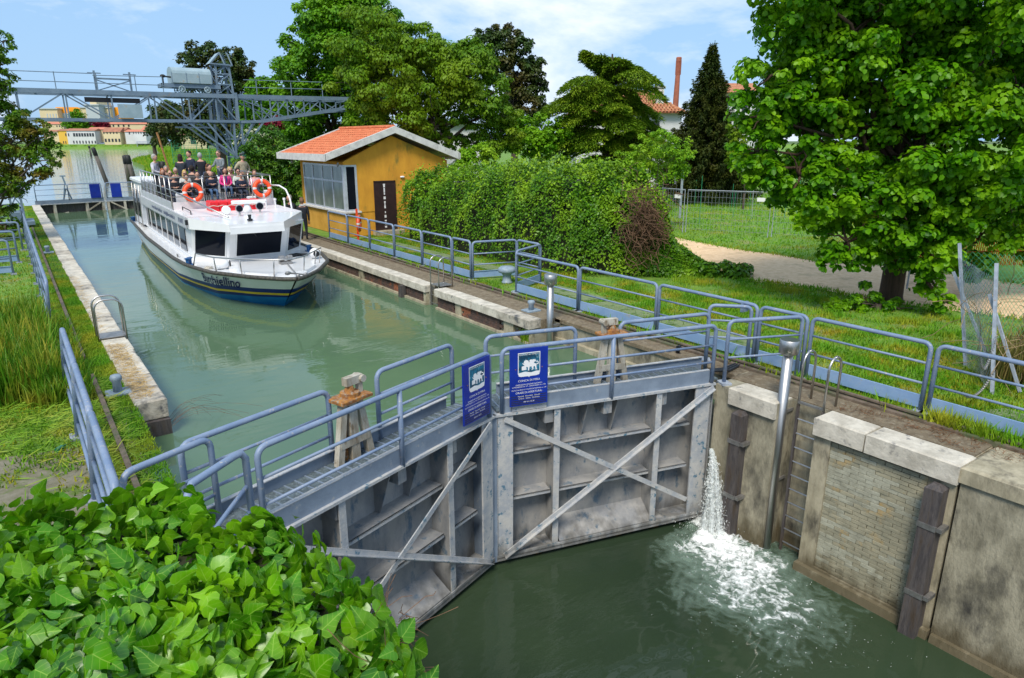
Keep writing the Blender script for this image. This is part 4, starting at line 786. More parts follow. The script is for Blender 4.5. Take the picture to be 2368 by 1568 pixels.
# upper deck
mb = MB(); mb.box(-1.80, 1.72, 7.75, 16.5, 1.86, 1.90); mb.build('upper_deck_floor', M['steel_d'], boat, sub=SB)
for a in ((-1.84, -1.79, 7.75, 16.0), (1.70, 1.75, 7.75, 16.0), (-1.79, 1.70, 7.70, 7.75)): q = MB(); q.box(*a, 1.85, 2.12); q.build('coaming', M['silver'] if a[1] < -1 else M['offwhite'], boat, sub=SB)
q = MB(); q.box(-1.7, 1.8, 4.9, 7.7, 1.853, 1.862); q.build('roof_walkway', M['offwhite'], boat, sub=SB)
def stube(pts, r, n, m='steel', k=8): q = MB(); q.tube(pts, r, k); return q.build(n, M[m], boat, smooth=True, sub=SB)
for z, r in ((2.97, .026), (2.55, .018), (2.30, .016)):
    stube([(-1.82, 15.3, z), (-1.82, 7.72, z), (1.62, 7.72, z), (1.66, 16.4, z)], r, 'deck_rail')
for y in [7.72, 8.8, 9.9, 11, 12.1, 13.2, 14.3, 15.3]:
    for x in (-1.82, 1.64): stube([(x, y, 1.9), (x, y, 2.97)], .022, 'rail_post')
for x in (-.75, -.0, .95): stube([(x, 7.72, 1.9), (x, 7.72, 2.97)], .018, 'rail_post')
stube([(-1.80, 7.70, 2.55), (-.85, 3.7, 1.90)], .028, 'boat_hook')
stube([(1.62, 7.7, 2.6), (1.72, 6.9, 2.62), (1.8, 6.4, 2.5), (1.8, 6.0, 2.2), (1.72, 5.6, 1.86)], .03, 'curved_handrail', 'white')
stube([(-1.6, 5.6, 1.86), (-1.6, 5.6, 1.98), (-1.55, 7.4, 1.98), (-1.55, 7.4, 1.86)], .018, 'roof_handrail', 'blackplastic')
for x in (1.05, 1.4, 1.75): q = MB(); q.lathe([(.03, 1.85), (.03, 2.12), (.05, 2.13), (.05, 2.2)], (x, 6.2 + .2 * x, 0), 8); q.build('roof_fitting', M['white'], boat, sub=SB)
# stern canopy
mb = MB(); mb.add([(-1.9, 16.0, .55), (-1.86, 18.9, .5), (1.9, 18.9, .5), (1.9, 16.0, .5), (-1.86, 15.25, 2.48), (-1.80, 18.6, 2.40), (1.85, 18.6, 2.4), (1.85, 15.25, 2.48)], [(0, 1, 5, 4), (1, 2, 6, 5), (2, 3, 7, 6), (3, 0, 4, 7), (4, 5, 6, 7)]); mb.build('stern_canopy', M['canvas'], boat, sub=SB)
mb = MB(); mb.cbox(-1.92, 1.9, 15.3, 18.7, 2.42, 2.56, .04); mb.build('canopy_roof', M['canvas'], boat, sub=SB)
for y0, y1 in ((16.3, 17.3), (17.5, 18.5)): q = MB(); q.hexa([(-1.93, y0, .85), (-1.90, y0, .85), (-1.88, y1, .85), (-1.91, y1, .85), (-1.90, y0 - .35, 2.05), (-1.87, y0 - .35, 2.05), (-1.85, y1 - .1, 2.05), (-1.88, y1 - .1, 2.05)]); q.build('canopy_window', M['glass'], boat, sub=SB)
for y in (16.1, 17.4, 18.6): stube([(-1.93, y, .45), (-1.90, y - .2, 2.3)], .02, 'canopy_pole')
# bow rail, bitts, fenders, windlass, anchor
br = [(-2.02, 3.8, .46), (-2.0, 3.3, .92), (-1.72, 2.15, .93), (-1.18, 1.35, .94), (-.42, .62, .95), (.05, .42, .95), (.5, .75, .95), (1.2, 1.75, .94), (1.5, 2.2, .93)]
stube(br, .02, 'bow_rail')
for i, b0 in zip((2, 3, 4, 6, 7, 8), ((-1.65, 2.3), (-1.12, 1.5), (-.4, .8), (.48, .85), (1.15, 1.85), (1.45, 2.3))): stube([br[i], (*b0, .44)], .018, 'bow_rail_post')
for x, y in ((-2.05, 4.35), (1.98, 4.9), (-2.0, 19.0)):
    t = MB()
    for d in (-.08, .08): t.lathe([(.05, .43), (.055, .60), (.085, .62), (.085, .65)], (x + d * .6, y + d, 0), 12)
    t.box(x - .1, x + .1, y - .16, y + .16, .43, .46); t.build('double_bollard', M['bluebitt'], boat, sub=SB)
t = MB(); t.lathe([(.06, -.20), (.13, -.16), (.15, 0), (.13, .16), (.06, .20)], (-1.38, 2.85, .60), 14, ax='x'); f = t.build('fender', M['white'], boat, smooth=True, sub=SB)
t = MB(); t.lathe([(.09, .0), (.09, .02)], (-1.15, 2.85, .60), 14, ax='x'); t.build('fender_end', M['blackplastic'], f, sub=SB)
t = MB(); t.ell((1.62, 3.2, .62), (.17, .17, .17), 14, 10); f = t.build('fender', M['white'], boat, smooth=True, sub=SB)
t = MB(); t.lathe([(.10, -.19), (.10, -.15)], (1.62, 3.2, .62), 14, ax='y'); t.build('fender_end', M['blackplastic'], f, sub=SB)
t = MB(); t.torus((-1.7, 3.2, .46), .11, .02, ax='z', n=16, k=6); t.torus((-1.7, 3.2, .49), .09, .02, ax='z', n=16, k=6); t.build('rope_coil', M['rope'], boat, sub=SB)
t = MB(); t.cbox(.2, .55, 2.1, 2.4, .52, .60); t.lathe([(.09, -.2), (.09, -.05), (.05, -.04), (.05, .04), (.09, .05), (.09, .2)], (.38, 2.25, .70), 12, ax='x'); t.build('windlass', M['steel_d'], boat, sub=SB)
t = MB(); t.bar((.35, 2.0, .56), (.08, .35, .56), .03, .03); t.bar((-.15, .25, .60), (.32, .25, .50), .05, .04); t.ell((-.17, .22, .60), (.09, .05, .06), 8, 6); t.ell((.34, .25, .50), (.09, .05, .06), 8, 6); t.ell((.08, .12, .50), (.07, .05, .07), 8, 6); t.build('anchor', M['steel_d'], boat, sub=SB)
for x, y in ((-2.1, 6.1), (2.08, 7)): t = MB(); t.bar((x, y - .1, .52), (x, y + .1, .52), .03, .03); t.box(x - .02, x + .02, y - .05, y + .05, .43, .51); t.build('cleat', M['steel_d'], boat, sub=SB)
t = MB()
for k in range(7): t.ell((1.3 + random.uniform(-.25, .25), 4.1 + random.uniform(-.12, .12), .47), (.16, .10, .05), 8, 5)
tag(t.build('dark_cloth', M['blackplastic'], smooth=True), 'dark crumpled cloth lying on the foredeck of the boat', 'cloth').matrix_world = Matrix.Translation((BO.x, BO.y, 0)) @ Matrix.Rotation(BA, 4, 'Z')
# roof gear
t = MB(); t.lathe([(.16, 1.86), (.14, 2.0), (.10, 2.1), (.07, 2.16)], (.10, 5.2, 0), 14); t.build('radar_pedestal', M['white'], boat, smooth=True, sub=SB)
t = MB(); t.cbox(-.45, .62, -.07, .07, 0, .12, .03); f = t.build('radar_scanner', M['white'], boat); f.location = (.05, 5.15, 2.17 - ZU); f.rotation_euler = (0, 0, -.12)
for x, y, r in ((-.32, 4.5, .12), (.47, 5.05, .13)):
    t = MB(); t.lathe([(.03, 1.8), (.03, 2.0)], (x, y, 0), 8); t.lathe([(r * .3, .10), (r, .03), (r, -.04)], (x, y, 2.08), 16, ax='y'); f = t.build('searchlight', M['steel'], boat, smooth=True, sub=SB)
    t = MB(); t.lathe([(r * .85, -.05), (r * .85, -.045)], (x, y, 2.08), 14, ax='y'); t.build('lamp_lens', M['glass'], f, sub=SB)
t = MB(); t.lathe([(.13, -.05), (.15, 0), (.13, .05)], (-.62, 5.0, 2.0), 16, ax='y'); t.build('reel', M['white'], boat, smooth=True, sub=SB)
t = MB(); t.box(-.36, -.22, 3.3, 3.44, 1.79, 1.85); t.lathe([(.04, 1.85), (.06, 1.98)], (-.29, 3.37, 0), 10); t.build('horn', M['blackplastic'], boat, sub=SB)
t = MB(); t.cbox(-1.93, -1.80, 4.75, 4.9, 1.62, 1.78); t.build('navigation_lamp', M['blackplastic'], boat, sub=SB)
t = MB(); t.cbox(1.80, 1.92, 4.95, 5.1, 1.62, 1.78); t.build('navigation_lamp', M['blackplastic'], boat, sub=SB)
for x, y in ((-1.45, 8.1), (1.62, 8.1), (.95, 8.0)): t = MB(); t.cbox(x - .16, x + .16, y - .05, y + .05, 1.95, 2.4 if x != .95 else 2.2, .03); t.build('white_locker', M['white'], boat, sub=SB)
stube([(-.28, 3.42, 1.52), (-.12, 3.5, 1.28)], .012, 'windscreen_wiper', 'blackplastic'); 
# rescue float pack of red ribbed blocks lashed with rope
rf = thing('rescue_float', 'red ribbed rescue float lashed with rope on the boat roof', 'life float', bw(-.02, 6.72, 1.86), BA)
for k in range(6): t = MB(); t.cbox(-.82 + k * .29, -.55 + k * .29, -.42, .30, 0, .34, .04); t.build('float_block', M['red'], rf)
t = MB(); pts = [(-.88 + i * .145, -.45 - .015 * (i % 2), .17 + .035 * (i % 2)) for i in range(13)]; t.tube(pts, .014, 5); t.build('lashing_rope', M['rope'], rf)
def lifebuoy(name, label, loc, rot, R=.27, r=.075, grp='orange lifebuoys'):
    t = thing(name, label, 'lifebuoy', loc, 0, grp); t.rotation_euler = rot
    q = MB(); q.torus((0, 0, 0), R, r, 32, 10); q.build('ring', M['orange'], t, smooth=True)
    for k in range(4): a = pi / 4 + pi / 2 * k if False else pi / 2 * k; q = MB(); q.torus((0, 0, 0), R, r + .004, 4, 10, a0=a - .13, a1=a + .13); q.build('reflective_band', M['reflect'], t, smooth=True)
    q = MB(); 
    for k in range(4): q.torus((0, 0, 0), R + r + .02, .008, 6, 5, a0=pi / 2 * k + .2, a1=pi / 2 * k + 1.37)
    q.build('grab_line', M['rope'], t)
lifebuoy('lifebuoy', 'orange lifebuoy on the left of the boat rail', bw(-1.12, 7.58, 2.44), (radians(-12), 0, BA))
lifebuoy('lifebuoy', 'orange lifebuoy on the right of the boat rail', bw(1.28, 7.58, 2.50), (radians(-12), 0, BA))

# ================================================================= PEOPLE
PMAT = {}
def cm(c):
    if c not in PMAT: PMAT[c] = mat('cloth_%d' % len(PMAT), c, tuple(x * .6 for x in c), rough=.85, scale=9)
    return PMAT[c]
SKIN = M['skin']
def person(label, loc, rz, pose='sit', shirt=(.02, .025, .05), pants=(.03, .04, .07), hair=(.03, .02, .012), style='short', glasses=False, cap=None, scarf=None, arms='lap', h=1.0, lean=0., inner=None, group=None, headturn=0.):
    """origin at the feet; figure faces local -Y"""
    sit = pose == 'sit'; pz = .50 if sit else .94; sh = pz + .46
    J = {'pel': (0, 0, pz), 'spi': (0, .0, pz + .2), 'che': (0, -.01 + lean * .5, pz + .38), 'nek': (0, -.02 + lean, sh + .09), 'nk2': (0, -.035 + lean, sh + .17)}
    E_ = [('pel', 'spi'), ('spi', 'che'), ('che', 'nek'), ('nek', 'nk2')]
    R_ = {'pel': .165, 'spi': .165, 'che': .19, 'nek': .06, 'nk2': .055}; T = {'pel': 1, 'spi': 0, 'che': 0, 'nek': 2, 'nk2': 2}
    for s, k in ((-1, 'l'), (1, 'r')):
        J['sh' + k] = (s * .185, lean * .8, sh); J['hp' + k] = (s * .095, 0, pz - .03)
        if arms == 'lap': J['el' + k] = (s * .25, -.04 + lean, sh - .28); J['wr' + k] = (s * .12, -.26 + lean, sh - .36); J['ha' + k] = (s * .06, -.33 + lean, sh - .36)
        elif arms == 'cross': J['el' + k] = (s * .26, -.06 + lean, sh - .26); J['wr' + k] = (-s * .02, -.25 + lean, sh - .20); J['ha' + k] = (-s * .10, -.24 + lean, sh - .17)
        elif arms == 'rail': J['el' + k] = (s * .27, -.12 + lean, sh - .25); J['wr' + k] = (s * .22, -.36 + lean, sh - .30); J['ha' + k] = (s * .21, -.43 + lean, sh - .30)
        elif arms == 'hips': J['el' + k] = (s * .38, .05, sh - .24); J['wr' + k] = (s * .22, -.08, sh - .42); J['ha' + k] = (s * .15, -.12, sh - .45)
        else: J['el' + k] = (s * .24, .02, sh - .30); J['wr' + k] = (s * .24, -.06, sh - .56); J['ha' + k] = (s * .235, -.09, sh - .64)
        if sit: J['kn' + k] = (s * .13, -.46, .50); J['an' + k] = (s * .12, -.42, .09); J['to' + k] = (s * .13, -.58, .045)
        else: J['kn' + k] = (s * .10, -.02, .50); J['an' + k] = (s * .10, .02, .09); J['to' + k] = (s * .12, -.14, .04)
        E_ += [('che', 'sh' + k), ('sh' + k, 'el' + k), ('el' + k, 'wr' + k), ('wr' + k, 'ha' + k), ('pel', 'hp' + k), ('hp' + k, 'kn' + k), ('kn' + k, 'an' + k), ('an' + k, 'to' + k)]
        R_.update({'sh' + k: .09, 'el' + k: .06, 'wr' + k: .038, 'ha' + k: .036, 'hp' + k: .105, 'kn' + k: .065, 'an' + k: .045, 'to' + k: .038})
        T.update({'sh' + k: 0, 'el' + k: 0, 'wr' + k: 0, 'ha' + k: 2, 'hp' + k: 1, 'kn' + k: 1, 'an' + k: 1, 'to' + k: 3})
    ks = list(J); me = bpy.data.meshes.new('body'); me.from_pydata([J[k] for k in ks], [(ks.index(a), ks.index(b)) for a, b in E_], [])
    ob = bpy.data.objects.new('body', me); C.objects.link(ob); md = ob.modifiers.new('s', 'SKIN'); sv = me.skin_vertices[0].data
    for i, k in enumerate(ks): sv[i].radius = (R_[k] * (1.0 if k not in ('che', 'pel', 'spi') else 1.08), R_[k] * (1. if k not in ('che', 'pel', 'spi') else .72)); sv[i].use_root = (k == 'pel')
    ob.modifiers.new('u', 'SUBSURF').levels = 1; dg = bpy.context.evaluated_depsgraph_get(); ev = ob.evaluated_get(dg).to_mesh()
    q = MB(); vs = [tuple(v.co) for v in ev.vertices]; KJ = np.array([J[k] for k in ks])
    segs = [(np.array(J[a]), np.array(J[b]), max(T[a], T[b]) if T[b] == 2 and T[a] != 0 else T[a] if T[b] != 3 else 3) for a, b in E_]
    A_ = np.array([s[0] for s in segs]); Bm = np.array([s[1] for s in segs]); TT = [s[2] for s in segs]
    fs, ms = [], []
    for p in ev.polygons:
        c = np.array(p.center); d = Bm - A_; t_ = np.clip(np.sum((c - A_) * d, 1) / np.sum(d * d, 1), 0, 1); k = int(np.argmin(np.linalg.norm(A_ + d * t_[:, None] - c, axis=1))); mi = TT[k]
        a, b = E_[k]
        if a.startswith('wr'): mi = 2
        if a == 'che' and b == 'nek': mi = 2 if t_[k] > .75 else 0
        if a == 'pel' and b == 'spi': mi = 0
        if a.startswith('an'): mi = 3
        fs.append(tuple(p.vertices)); ms.append(mi)
    q.v = vs; q.f = fs; q.m = ms
    ev_ob = ob.evaluated_get(dg); ev_ob.to_mesh_clear(); bpy.data.objects.remove(ob)
    hx, hy, hz = 0, -.05 + lean, sh + .27; ct, st_ = cos(headturn), sin(headturn)
    def hp(x, y, z): x, y, z = x * 1.16, y * 1.16, z * 1.14 + .012; return (hx + x * ct - y * st_, hy + x * st_ + y * ct, hz + z)
    b0 = len(q.v); q.ell((0, 0, 0), (.078, .098, .118), 14, 10, 2); q.ell((0, -.01, -.06), (.058, .075, .055), 10, 6, 2)       # skull and jaw
    q.add([(-.014, -.09, -.028), (.014, -.09, -.028), (0, -.128, -.026), (0, -.094, .022)], [(0, 2, 3), (2, 1, 3), (0, 1, 2)], 2)                          # nose
    for s in (-1, 1): q.ell((s * .080, .004, -.012), (.012, .022, .032), 8, 5, 2)                                                                          # ears
    q.add([(-.024, -.0905, -.062), (.024, -.0905, -.062), (.018, -.088, -.074), (-.018, -.088, -.074)], [(0, 3, 2, 1)], 4)                                  # mouth
    q.v[b0:] = [hp(*v) for v in q.v[b0:]]
    for k in 'lr':                                                                                                                                         # fingers
        w = Vector(J['wr' + k]); hnd = Vector(J['ha' + k]); d = (hnd - w).normalized(); sd_ = d.cross(Vector((0, 0, 1)) if abs(d.z) < .8 else Vector((0, 1, 0))).normalized()
        for i, (o_, ln) in enumerate(((-.028, .07), (-.010, .08), (.010, .076), (.027, .06))):
            a = hnd + sd_ * o_; q.tube([a, a + d * ln * .55 + Vector((0, 0, -.004)), a + d * ln + Vector((0, 0, -.02))], [.011, .010, .007], 5, 2)
        a = w + d * .03; th = sd_ * (1 if k == 'l' else -1); q.tube([a, a + th * .04 + d * .02, a + th * .045 + d * .055], [.013, .011, .008], 5, 2)
    root = thing('person', label, 'person', loc, rz, group); root.scale = (h, h, h)
    q.build('body', [cm(shirt), cm(pants), SKIN, M['blackplastic'], cm((.3, .06, .05))], root, smooth=True)
    hm = cm(hair); q = MB()
    prof = {'short': 1.0, 'long': 1.0, 'curly': 1.0, 'bald': 0}[style]
    if style == 'bald':
        for s in (-1, 1): q.ell((s * .062, .035, -.01), (.028, .055, .045), 8, 6)
        q.ell((0, .075, -.01), (.06, .03, .05), 8, 6)
    else:
        g = 1.09 if style == 'short' else 1.22 if style == 'curly' else 1.16
        q.ell((0, .022, .028), (.078 * g, .092 * g, .108 * g), 14, 9)
        if style == 'long': q.ell((0, .055, -.07), (.088, .06, .14), 12, 8); q.ell((-.075, .02, -.06), (.028, .045, .11), 8, 6); q.ell((.075, .02, -.06), (.028, .045, .11), 8, 6)
        if style == 'curly':
            for k in range(22): a = RNG.normal(size=3); a /= np.linalg.norm(a); a[1] = abs(a[1]) * .9 - .15; a[2] = a[2] * .8 + .1; q.ell((a[0] * .088, .025 + a[1] * .10, .03 + a[2] * .12), (.034, .034, .034), 6, 5)
    keep = [i for i, v in enumerate(q.v)]
    q.v = [hp(v[0], max(v[1], -.062 if v[2] > .035 else -.02), v[2]) for v in q.v]; q.build('hair', hm, root, smooth=True)
    if glasses:
        q = MB()
        for s in (-1, 1): q.ell((s * .031, -.092, .006), (.027, .010, .020), 10, 6)
        q.box(-.07, .07, -.092, -.080, .010, .018); q.v = [hp(*v) for v in q.v]; q.build('sunglasses', M['blackplastic'], root)
    else:
        q = MB()
        for s in (-1, 1): q.ell((s * .030, -.086, .010), (.012, .008, .008), 8, 5)
        q.v = [hp(*v) for v in q.v]; q.build('eyes', M['blackplastic'], root)
    if cap: q = MB(); q.ell((0, .0, .065), (.092, .11, .07), 14, 8); q.build; q.v = [hp(v[0], v[1], max(v[2], .045)) for v in q.v]; q.build('cap', cm(cap), root, smooth=True); q = MB(); q.prism([(-.07, -.08), (-.05, -.17), (.05, -.17), (.07, -.08)], .045, .058); q.v = [hp(*v) for v in q.v]; q.build('cap_peak', cm((.01, .30, .20)), root)
    if scarf: q = MB(); q.torus((0, -.01 + lean, sh + .10), .085, .04, 16, 8, ax='z'); q.build('scarf', cm(scarf), root, smooth=True)
    if inner: q = MB(); q.add([(-.045, -.150 + lean, sh + .03), (.045, -.150 + lean, sh + .03), (.02, -.165 + lean, sh - .26), (-.02, -.165 + lean, sh - .26)], [(3, 2, 1, 0)]); q.build('shirt_front', cm(inner), root)
    return root
DZ = 1.90
def seated(label, x, y, hz, rz=0., **k):
    seat_z = DZ; H = hz - DZ; sc_ = H / 1.23
    p = bw(x, y, DZ); r = person(label, p, BA + rz, 'sit', h=max(.78, min(1.0, sc_)), group='passengers seated on the upper deck', **k)
    q = MB(); q.cbox(x - .21, x + .21, y - .2, y + .22, DZ + .26, DZ + .31, .02); q.cbox(x - .20, x + .20, y + .17, y + .22, DZ + .3, DZ + .78, .02)
    for a, b in ((-.18, -.16), (.18, -.16), (-.18, .18), (.18, .18)): q.box(x + a - .012, x + a + .012, y + b - .012, y + b + .012, DZ, DZ + .27)
    q.build('deck_chair', M['blackplastic'], boat, sub=SB)
DK = (.012, .014, .022); NV = (.012, .02, .05); JE = (.07, .14, .27); LE = (.035, .024, .018)
seated('red-haired woman in dark jacket seated behind the bald man', -1.34, 12.4, 2.98, shirt=(.05, .05, .06), hair=(.30, .10, .04), style='long')
seated('grey-haired passenger half hidden behind the red-haired woman', -.95, 14.2, 3.02, shirt=(.1, .1, .1), hair=(.35, .33, .31))
seated('bald man in sunglasses and dark navy coat by the left rail', -1.25, 11.2, 2.96, shirt=NV, style='bald', hair=(.35, .33, .3), glasses=True)
seated('dark-haired man leaning forward in the front left corner', -1.40, 9.5, 2.90, shirt=DK, arms='cross', headturn=.3)
seated('grey-haired man in sunglasses left of the blonde woman', -.84, 12.5, 3.0, shirt=DK, hair=(.4, .38, .36), glasses=True)
seated('blonde woman in white with a yellow scarf', -.74, 11.1, 2.95, shirt=(.65, .65, .62), hair=(.62, .42, .14), style='long', scarf=(.85, .62, .02), glasses=True)
seated('dark-haired man in a black leather jacket behind the left lifebuoy', -.42, 10.4, 2.93, shirt=DK, lean=-.03)
seated('woman with long dark hair turned away', -.12, 13.1, 3.04, rz=2.4, shirt=(.05, .04, .04), hair=(.02, .012, .01), style='curly')
seated('balding man in navy jacket and jeans in the middle of the front rail', .12, 10.6, 2.92, shirt=NV, pants=JE, style='bald', hair=(.03, .02, .015), arms='cross')
seated('man in a brown leather jacket seated behind the balding man', .55, 12.9, 3.10, shirt=LE, pants=DK, hair=(.03, .02, .014), headturn=.4)
seated('woman with reddish hair leaning her head beside the pink jacket', .70, 13.9, 3.07, shirt=(.05, .07, .12), hair=(.25, .08, .03), style='long')
seated('dark-haired woman in a bright pink jacket', .88, 11.6, 3.0, shirt=(.85, .05, .28), pants=JE, hair=(.05, .02, .02), style='long', inner=(.02, .05, .2))
seated('woman with curly fair hair, sunglasses and beige jacket', 1.18, 12.0, 2.99, shirt=(.38, .31, .22), pants=JE, hair=(.55, .38, .17), style='curly', glasses=True)
seated('dark curly-haired woman in a white jacket', 1.30, 11.2, 2.97, shirt=(.62, .66, .6), hair=(.03, .015, .012), style='curly', glasses=True)
seated('boy in sunglasses and navy jacket behind the right lifebuoy', 1.05, 9.7, 2.88, shirt=NV, hair=(.12, .07, .04), glasses=True, arms='cross')
seated('girl in a pale pink jacket in the right front corner', 1.62, 9.8, 2.95, rz=-.3, shirt=(.75, .38, .44), hair=(.14, .07, .04), style='long', arms='cross')
seated('passenger in dark clothes low behind the left front rail', -.95, 9.6, 2.74, shirt=DK, pants=NV)
seated('passenger in dark jacket and jeans sitting behind the right rail', 1.5, 13.2, 2.94, shirt=(.05, .05, .06), pants=JE)
G_S = 'passengers standing on the upper deck'
def standing(label, x, y, hz, rz, **k): person(label, bw(x, y, DZ), BA + rz, 'stand', h=(hz - DZ) / 1.67, group=G_S, **k)
standing('grey-haired man in white, black and red sweater at the left rail', -1.35, 14.3, 3.50, 1.0, shirt=(.62, .60, .66), pants=DK, hair=(.45, .43, .41), inner=DK)
standing('dark-haired woman in a dark hooded coat seen from behind', -.22, 14.9, 3.48, 2.8, shirt=(.025, .035, .05), hair=(.025, .015, .012), style='long')
standing('young dark-haired man facing sideways beside the hooded coat', .42, 16.2, 3.60, -1.0, shirt=NV, hair=(.01, .008, .007))
standing('grey-haired man in a black jacket with his back turned', .70, 15.4, 3.52, 3.0, shirt=DK, hair=(.42, .42, .42))
standing('man in a grey jacket leaning on the rear rail', 1.72, 16.3, 3.60, -.9, shirt=(.20, .23, .25), hair=(.14, .11, .09), arms='rail', glasses=True)
standing('man in a beige jacket and dark cap with green peak', 1.95, 13.0, 3.52, .4, shirt=(.45, .38, .26), pants=(.2, .18, .14), hair=(.2, .18, .15), cap=(.01, .02, .02), arms='hips')
person('grey-haired crewman in a dark jacket leaning towards the boat from the quay', (10.25, 31.0, 0), -1.25, 'stand', shirt=DK, pants=DK, hair=(.36, .31, .27), arms='rail', lean=-.1, h=1.03, group='crewmen on the quay')
person('crewman in a dark pullover with a white collar, seen from behind', (10.25, 29.75, 0), 2.75, 'stand', shirt=DK, pants=DK, hair=(.24, .13, .07), arms='down', h=1.0, scarf=(.6, .6, .6), group='crewmen on the quay')

# ================================================================= KEEPER'S HUT
hx0, hx1, hy0, hy1 = 12.15, 17.45, 29.5, 35.0; o = (hx0, hy0, 0)
hut = thing('lock_keeper_hut', 'ochre lock keeper hut with tiled roof, white trim and a corner window', 'hut', o)
ax, az = 14.55, 4.42; ez = 3.30
mb = MB(); wall = [(hx0, hy0), (hx1, hy0), (hx1, hy1), (hx0, hy1)]
mb.box(hx0 + .02, hx1, hy0 + .02, hy1, 0, 1.08)
mb.box(12.75, hx1, hy0, hy1, 1.08, ez); mb.box(hx0, 12.75, 34.62, hy1, 1.08, 3.17); mb.box(hx0, 12.76, hy0, hy1, 3.17, ez)
for y in (hy0, hy1 - .2): mb.add([(hx0, y, ez), (hx1, y, ez), (ax, y, az), (hx0, y + .2, ez), (hx1, y + .2, ez), (ax, y + .2, az)], [(0, 1, 2), (5, 4, 3), (0, 2, 5, 3), (1, 4, 5, 2)])
mb.build('wall', M['ochre'], hut, sub=o)
q = MB(); q.box(hx0 - .001, hx0 + .03, 29.52, hy1, 0, 1.05); q.box(hx0 + .0, 12.72, hy0 + .0, hy0 + .03, 0.0, 1.05); q.build('lower_front_wall', M['ochre_l'], hut, sub=o)
q = MB(); q.cbox(hx0 - .13, 12.85, hy0 - .12, 34.75, 1.06, 1.14, .01); q.build('window_sill', M['rooftrim'], hut, sub=o)
fr_ = MB(); wy = np.linspace(29.62, 34.55, 5)
q = MB(); q.box(hx0 + .05, hx0 + .07, 29.62, 34.55, 1.14, 3.15); q.box(12.2, 12.72, hy0 + .05, hy0 + .07, 1.14, 3.15); q.build('window_blind', M['blind'], hut, sub=o)
for i in range(4):
    for z0, z1 in ((1.20, 2.40), (2.48, 3.10)):
        q = MB(); q.box(hx0 + .01, hx0 + .02, wy[i] + .05, wy[i + 1] - .05, z0, z1); f = q.build('window_pane', M['hutglass'], hut, sub=o)
for y in wy: q = MB(); q.box(hx0 - .02, hx0 + .05, y - .045, y + .045, 1.14, 3.17); q.build('window_mullion', M['alu'], hut, sub=o)
for z in (1.17, 2.44, 3.13): q = MB(); q.box(hx0 - .025, hx0 + .045, 29.6, 34.58, z - .04, z + .04); q.build('window_transom', M['alu'], hut, sub=o)
q = MB(); q.box(12.25, 12.68, hy0 + .01, hy0 + .02, 1.2, 3.1); q.build('window_pane', M['glass'], hut, sub=o)
q = MB(); q.box(hx0 - .03, 12.26, hy0 - .03, 29.64, 1.14, 3.17); q.box(12.66, 12.76, hy0 - .01, hy0 + .05, 1.14, 3.17); q.box(12.2, 12.7, hy0 - .015, hy0 + .04, 1.14, 1.22); q.box(12.2, 12.7, hy0 - .015, hy0 + .04, 3.09, 3.17); q.build('corner_frame', M['alu'], hut, sub=o)
q = MB(); q.box(13.58, 14.60, hy0 - .004, hy0 + .04, .2, 2.40); f = q.build('door', M['door'], hut, sub=o)
q = MB(); q.box(13.54, 13.60, hy0 - .02, hy0 + .03, .18, 2.44); q.box(14.58, 14.64, hy0 - .02, hy0 + .03, .18, 2.44); q.box(13.54, 14.64, hy0 - .02, hy0 + .03, 2.38, 2.44); q.build('door_frame', M['door'], hut, sub=o)
q = MB(); z = .3
while z < 2.33: w = random.uniform(.02, .055); q.box(14.06 - w, 14.06 + w, hy0 - .012, hy0 - .006, z, z + random.uniform(.05, .13)); z += random.uniform(.09, .22)
q.build('torn_sticker', M['paper'], hut, sub=o)
q = MB(); q.cbox(13.4, 14.85, hy0 - .35, hy0 + .01, -.02, .19, .02); q.build('door_step', M['concrete_l'], hut, sub=o)
q = MB(); q.ell((15.0, hy0 - .04, 2.58), (.12, .06, .05), 10, 6); q.build('wall_lamp', M['signwhite'], hut, sub=o)
q = MB(); q.ell((11.95, 29.6, 3.2), (.06, .06, .10), 10, 6); q.ell((11.6, 34.6, 3.2), (.06, .06, .10), 10, 6); q.build('floodlight', M['steel_d'], hut, sub=o)
# roof: slab, white fascia, tiles laid in rows
ry0, ry1 = 29.08, 35.4; xl, zl, xr, zr, zt_ = 11.22, 3.62, 17.88, 3.60, 4.78
mb = MB(); mb.add([(xl, ry0 + .05, zl - .16), (ax, ry0 + .05, zt_ - .16), (xr, ry0 + .05, zr - .16), (xr, ry0 + .05, zr - .04), (ax, ry0 + .05, zt_ - .04), (xl, ry0 + .05, zl - .04)] + [(xl, ry1, zl - .16), (ax, ry1, zt_ - .16), (xr, ry1, zr - .16), (xr, ry1, zr - .04), (ax, ry1, zt_ - .04), (xl, ry1, zl - .04)],
                  [(0, 1, 4, 5), (1, 2, 3, 4), (11, 10, 7, 6), (10, 9, 8, 7), (0, 6, 7, 1), (1, 7, 8, 2), (5, 4, 10, 11), (4, 3, 9, 10), (0, 5, 11, 6), (2, 8, 9, 3)]); rfo = mb.build('roof', M['rooftrim'], hut, sub=o)
def fasc(p, q_, y0, y1, h0, h1): return [(p[0], y0, p[1] - h0), (q_[0], y0, q_[1] - h0), (q_[0], y1, q_[1] - h0), (p[0], y1, p[1] - h0), (p[0], y0, p[1] + h1), (q_[0], y0, q_[1] + h1), (q_[0], y1, q_[1] + h1), (p[0], y1, p[1] + h1)]
for a, b in (((xl - .02, zl - .02), (ax, zt_)), ((ax, zt_), (xr + .02, zr - .02))):
    for y in (ry0, ry1 - .1): q = MB(); q.hexa(fasc(a, b, y, y + .12, .24, .055)); q.build('fascia', M['rooftrim'], rfo, sub=(0, 0, 0)).location = (-o[0], -o[1], 0)
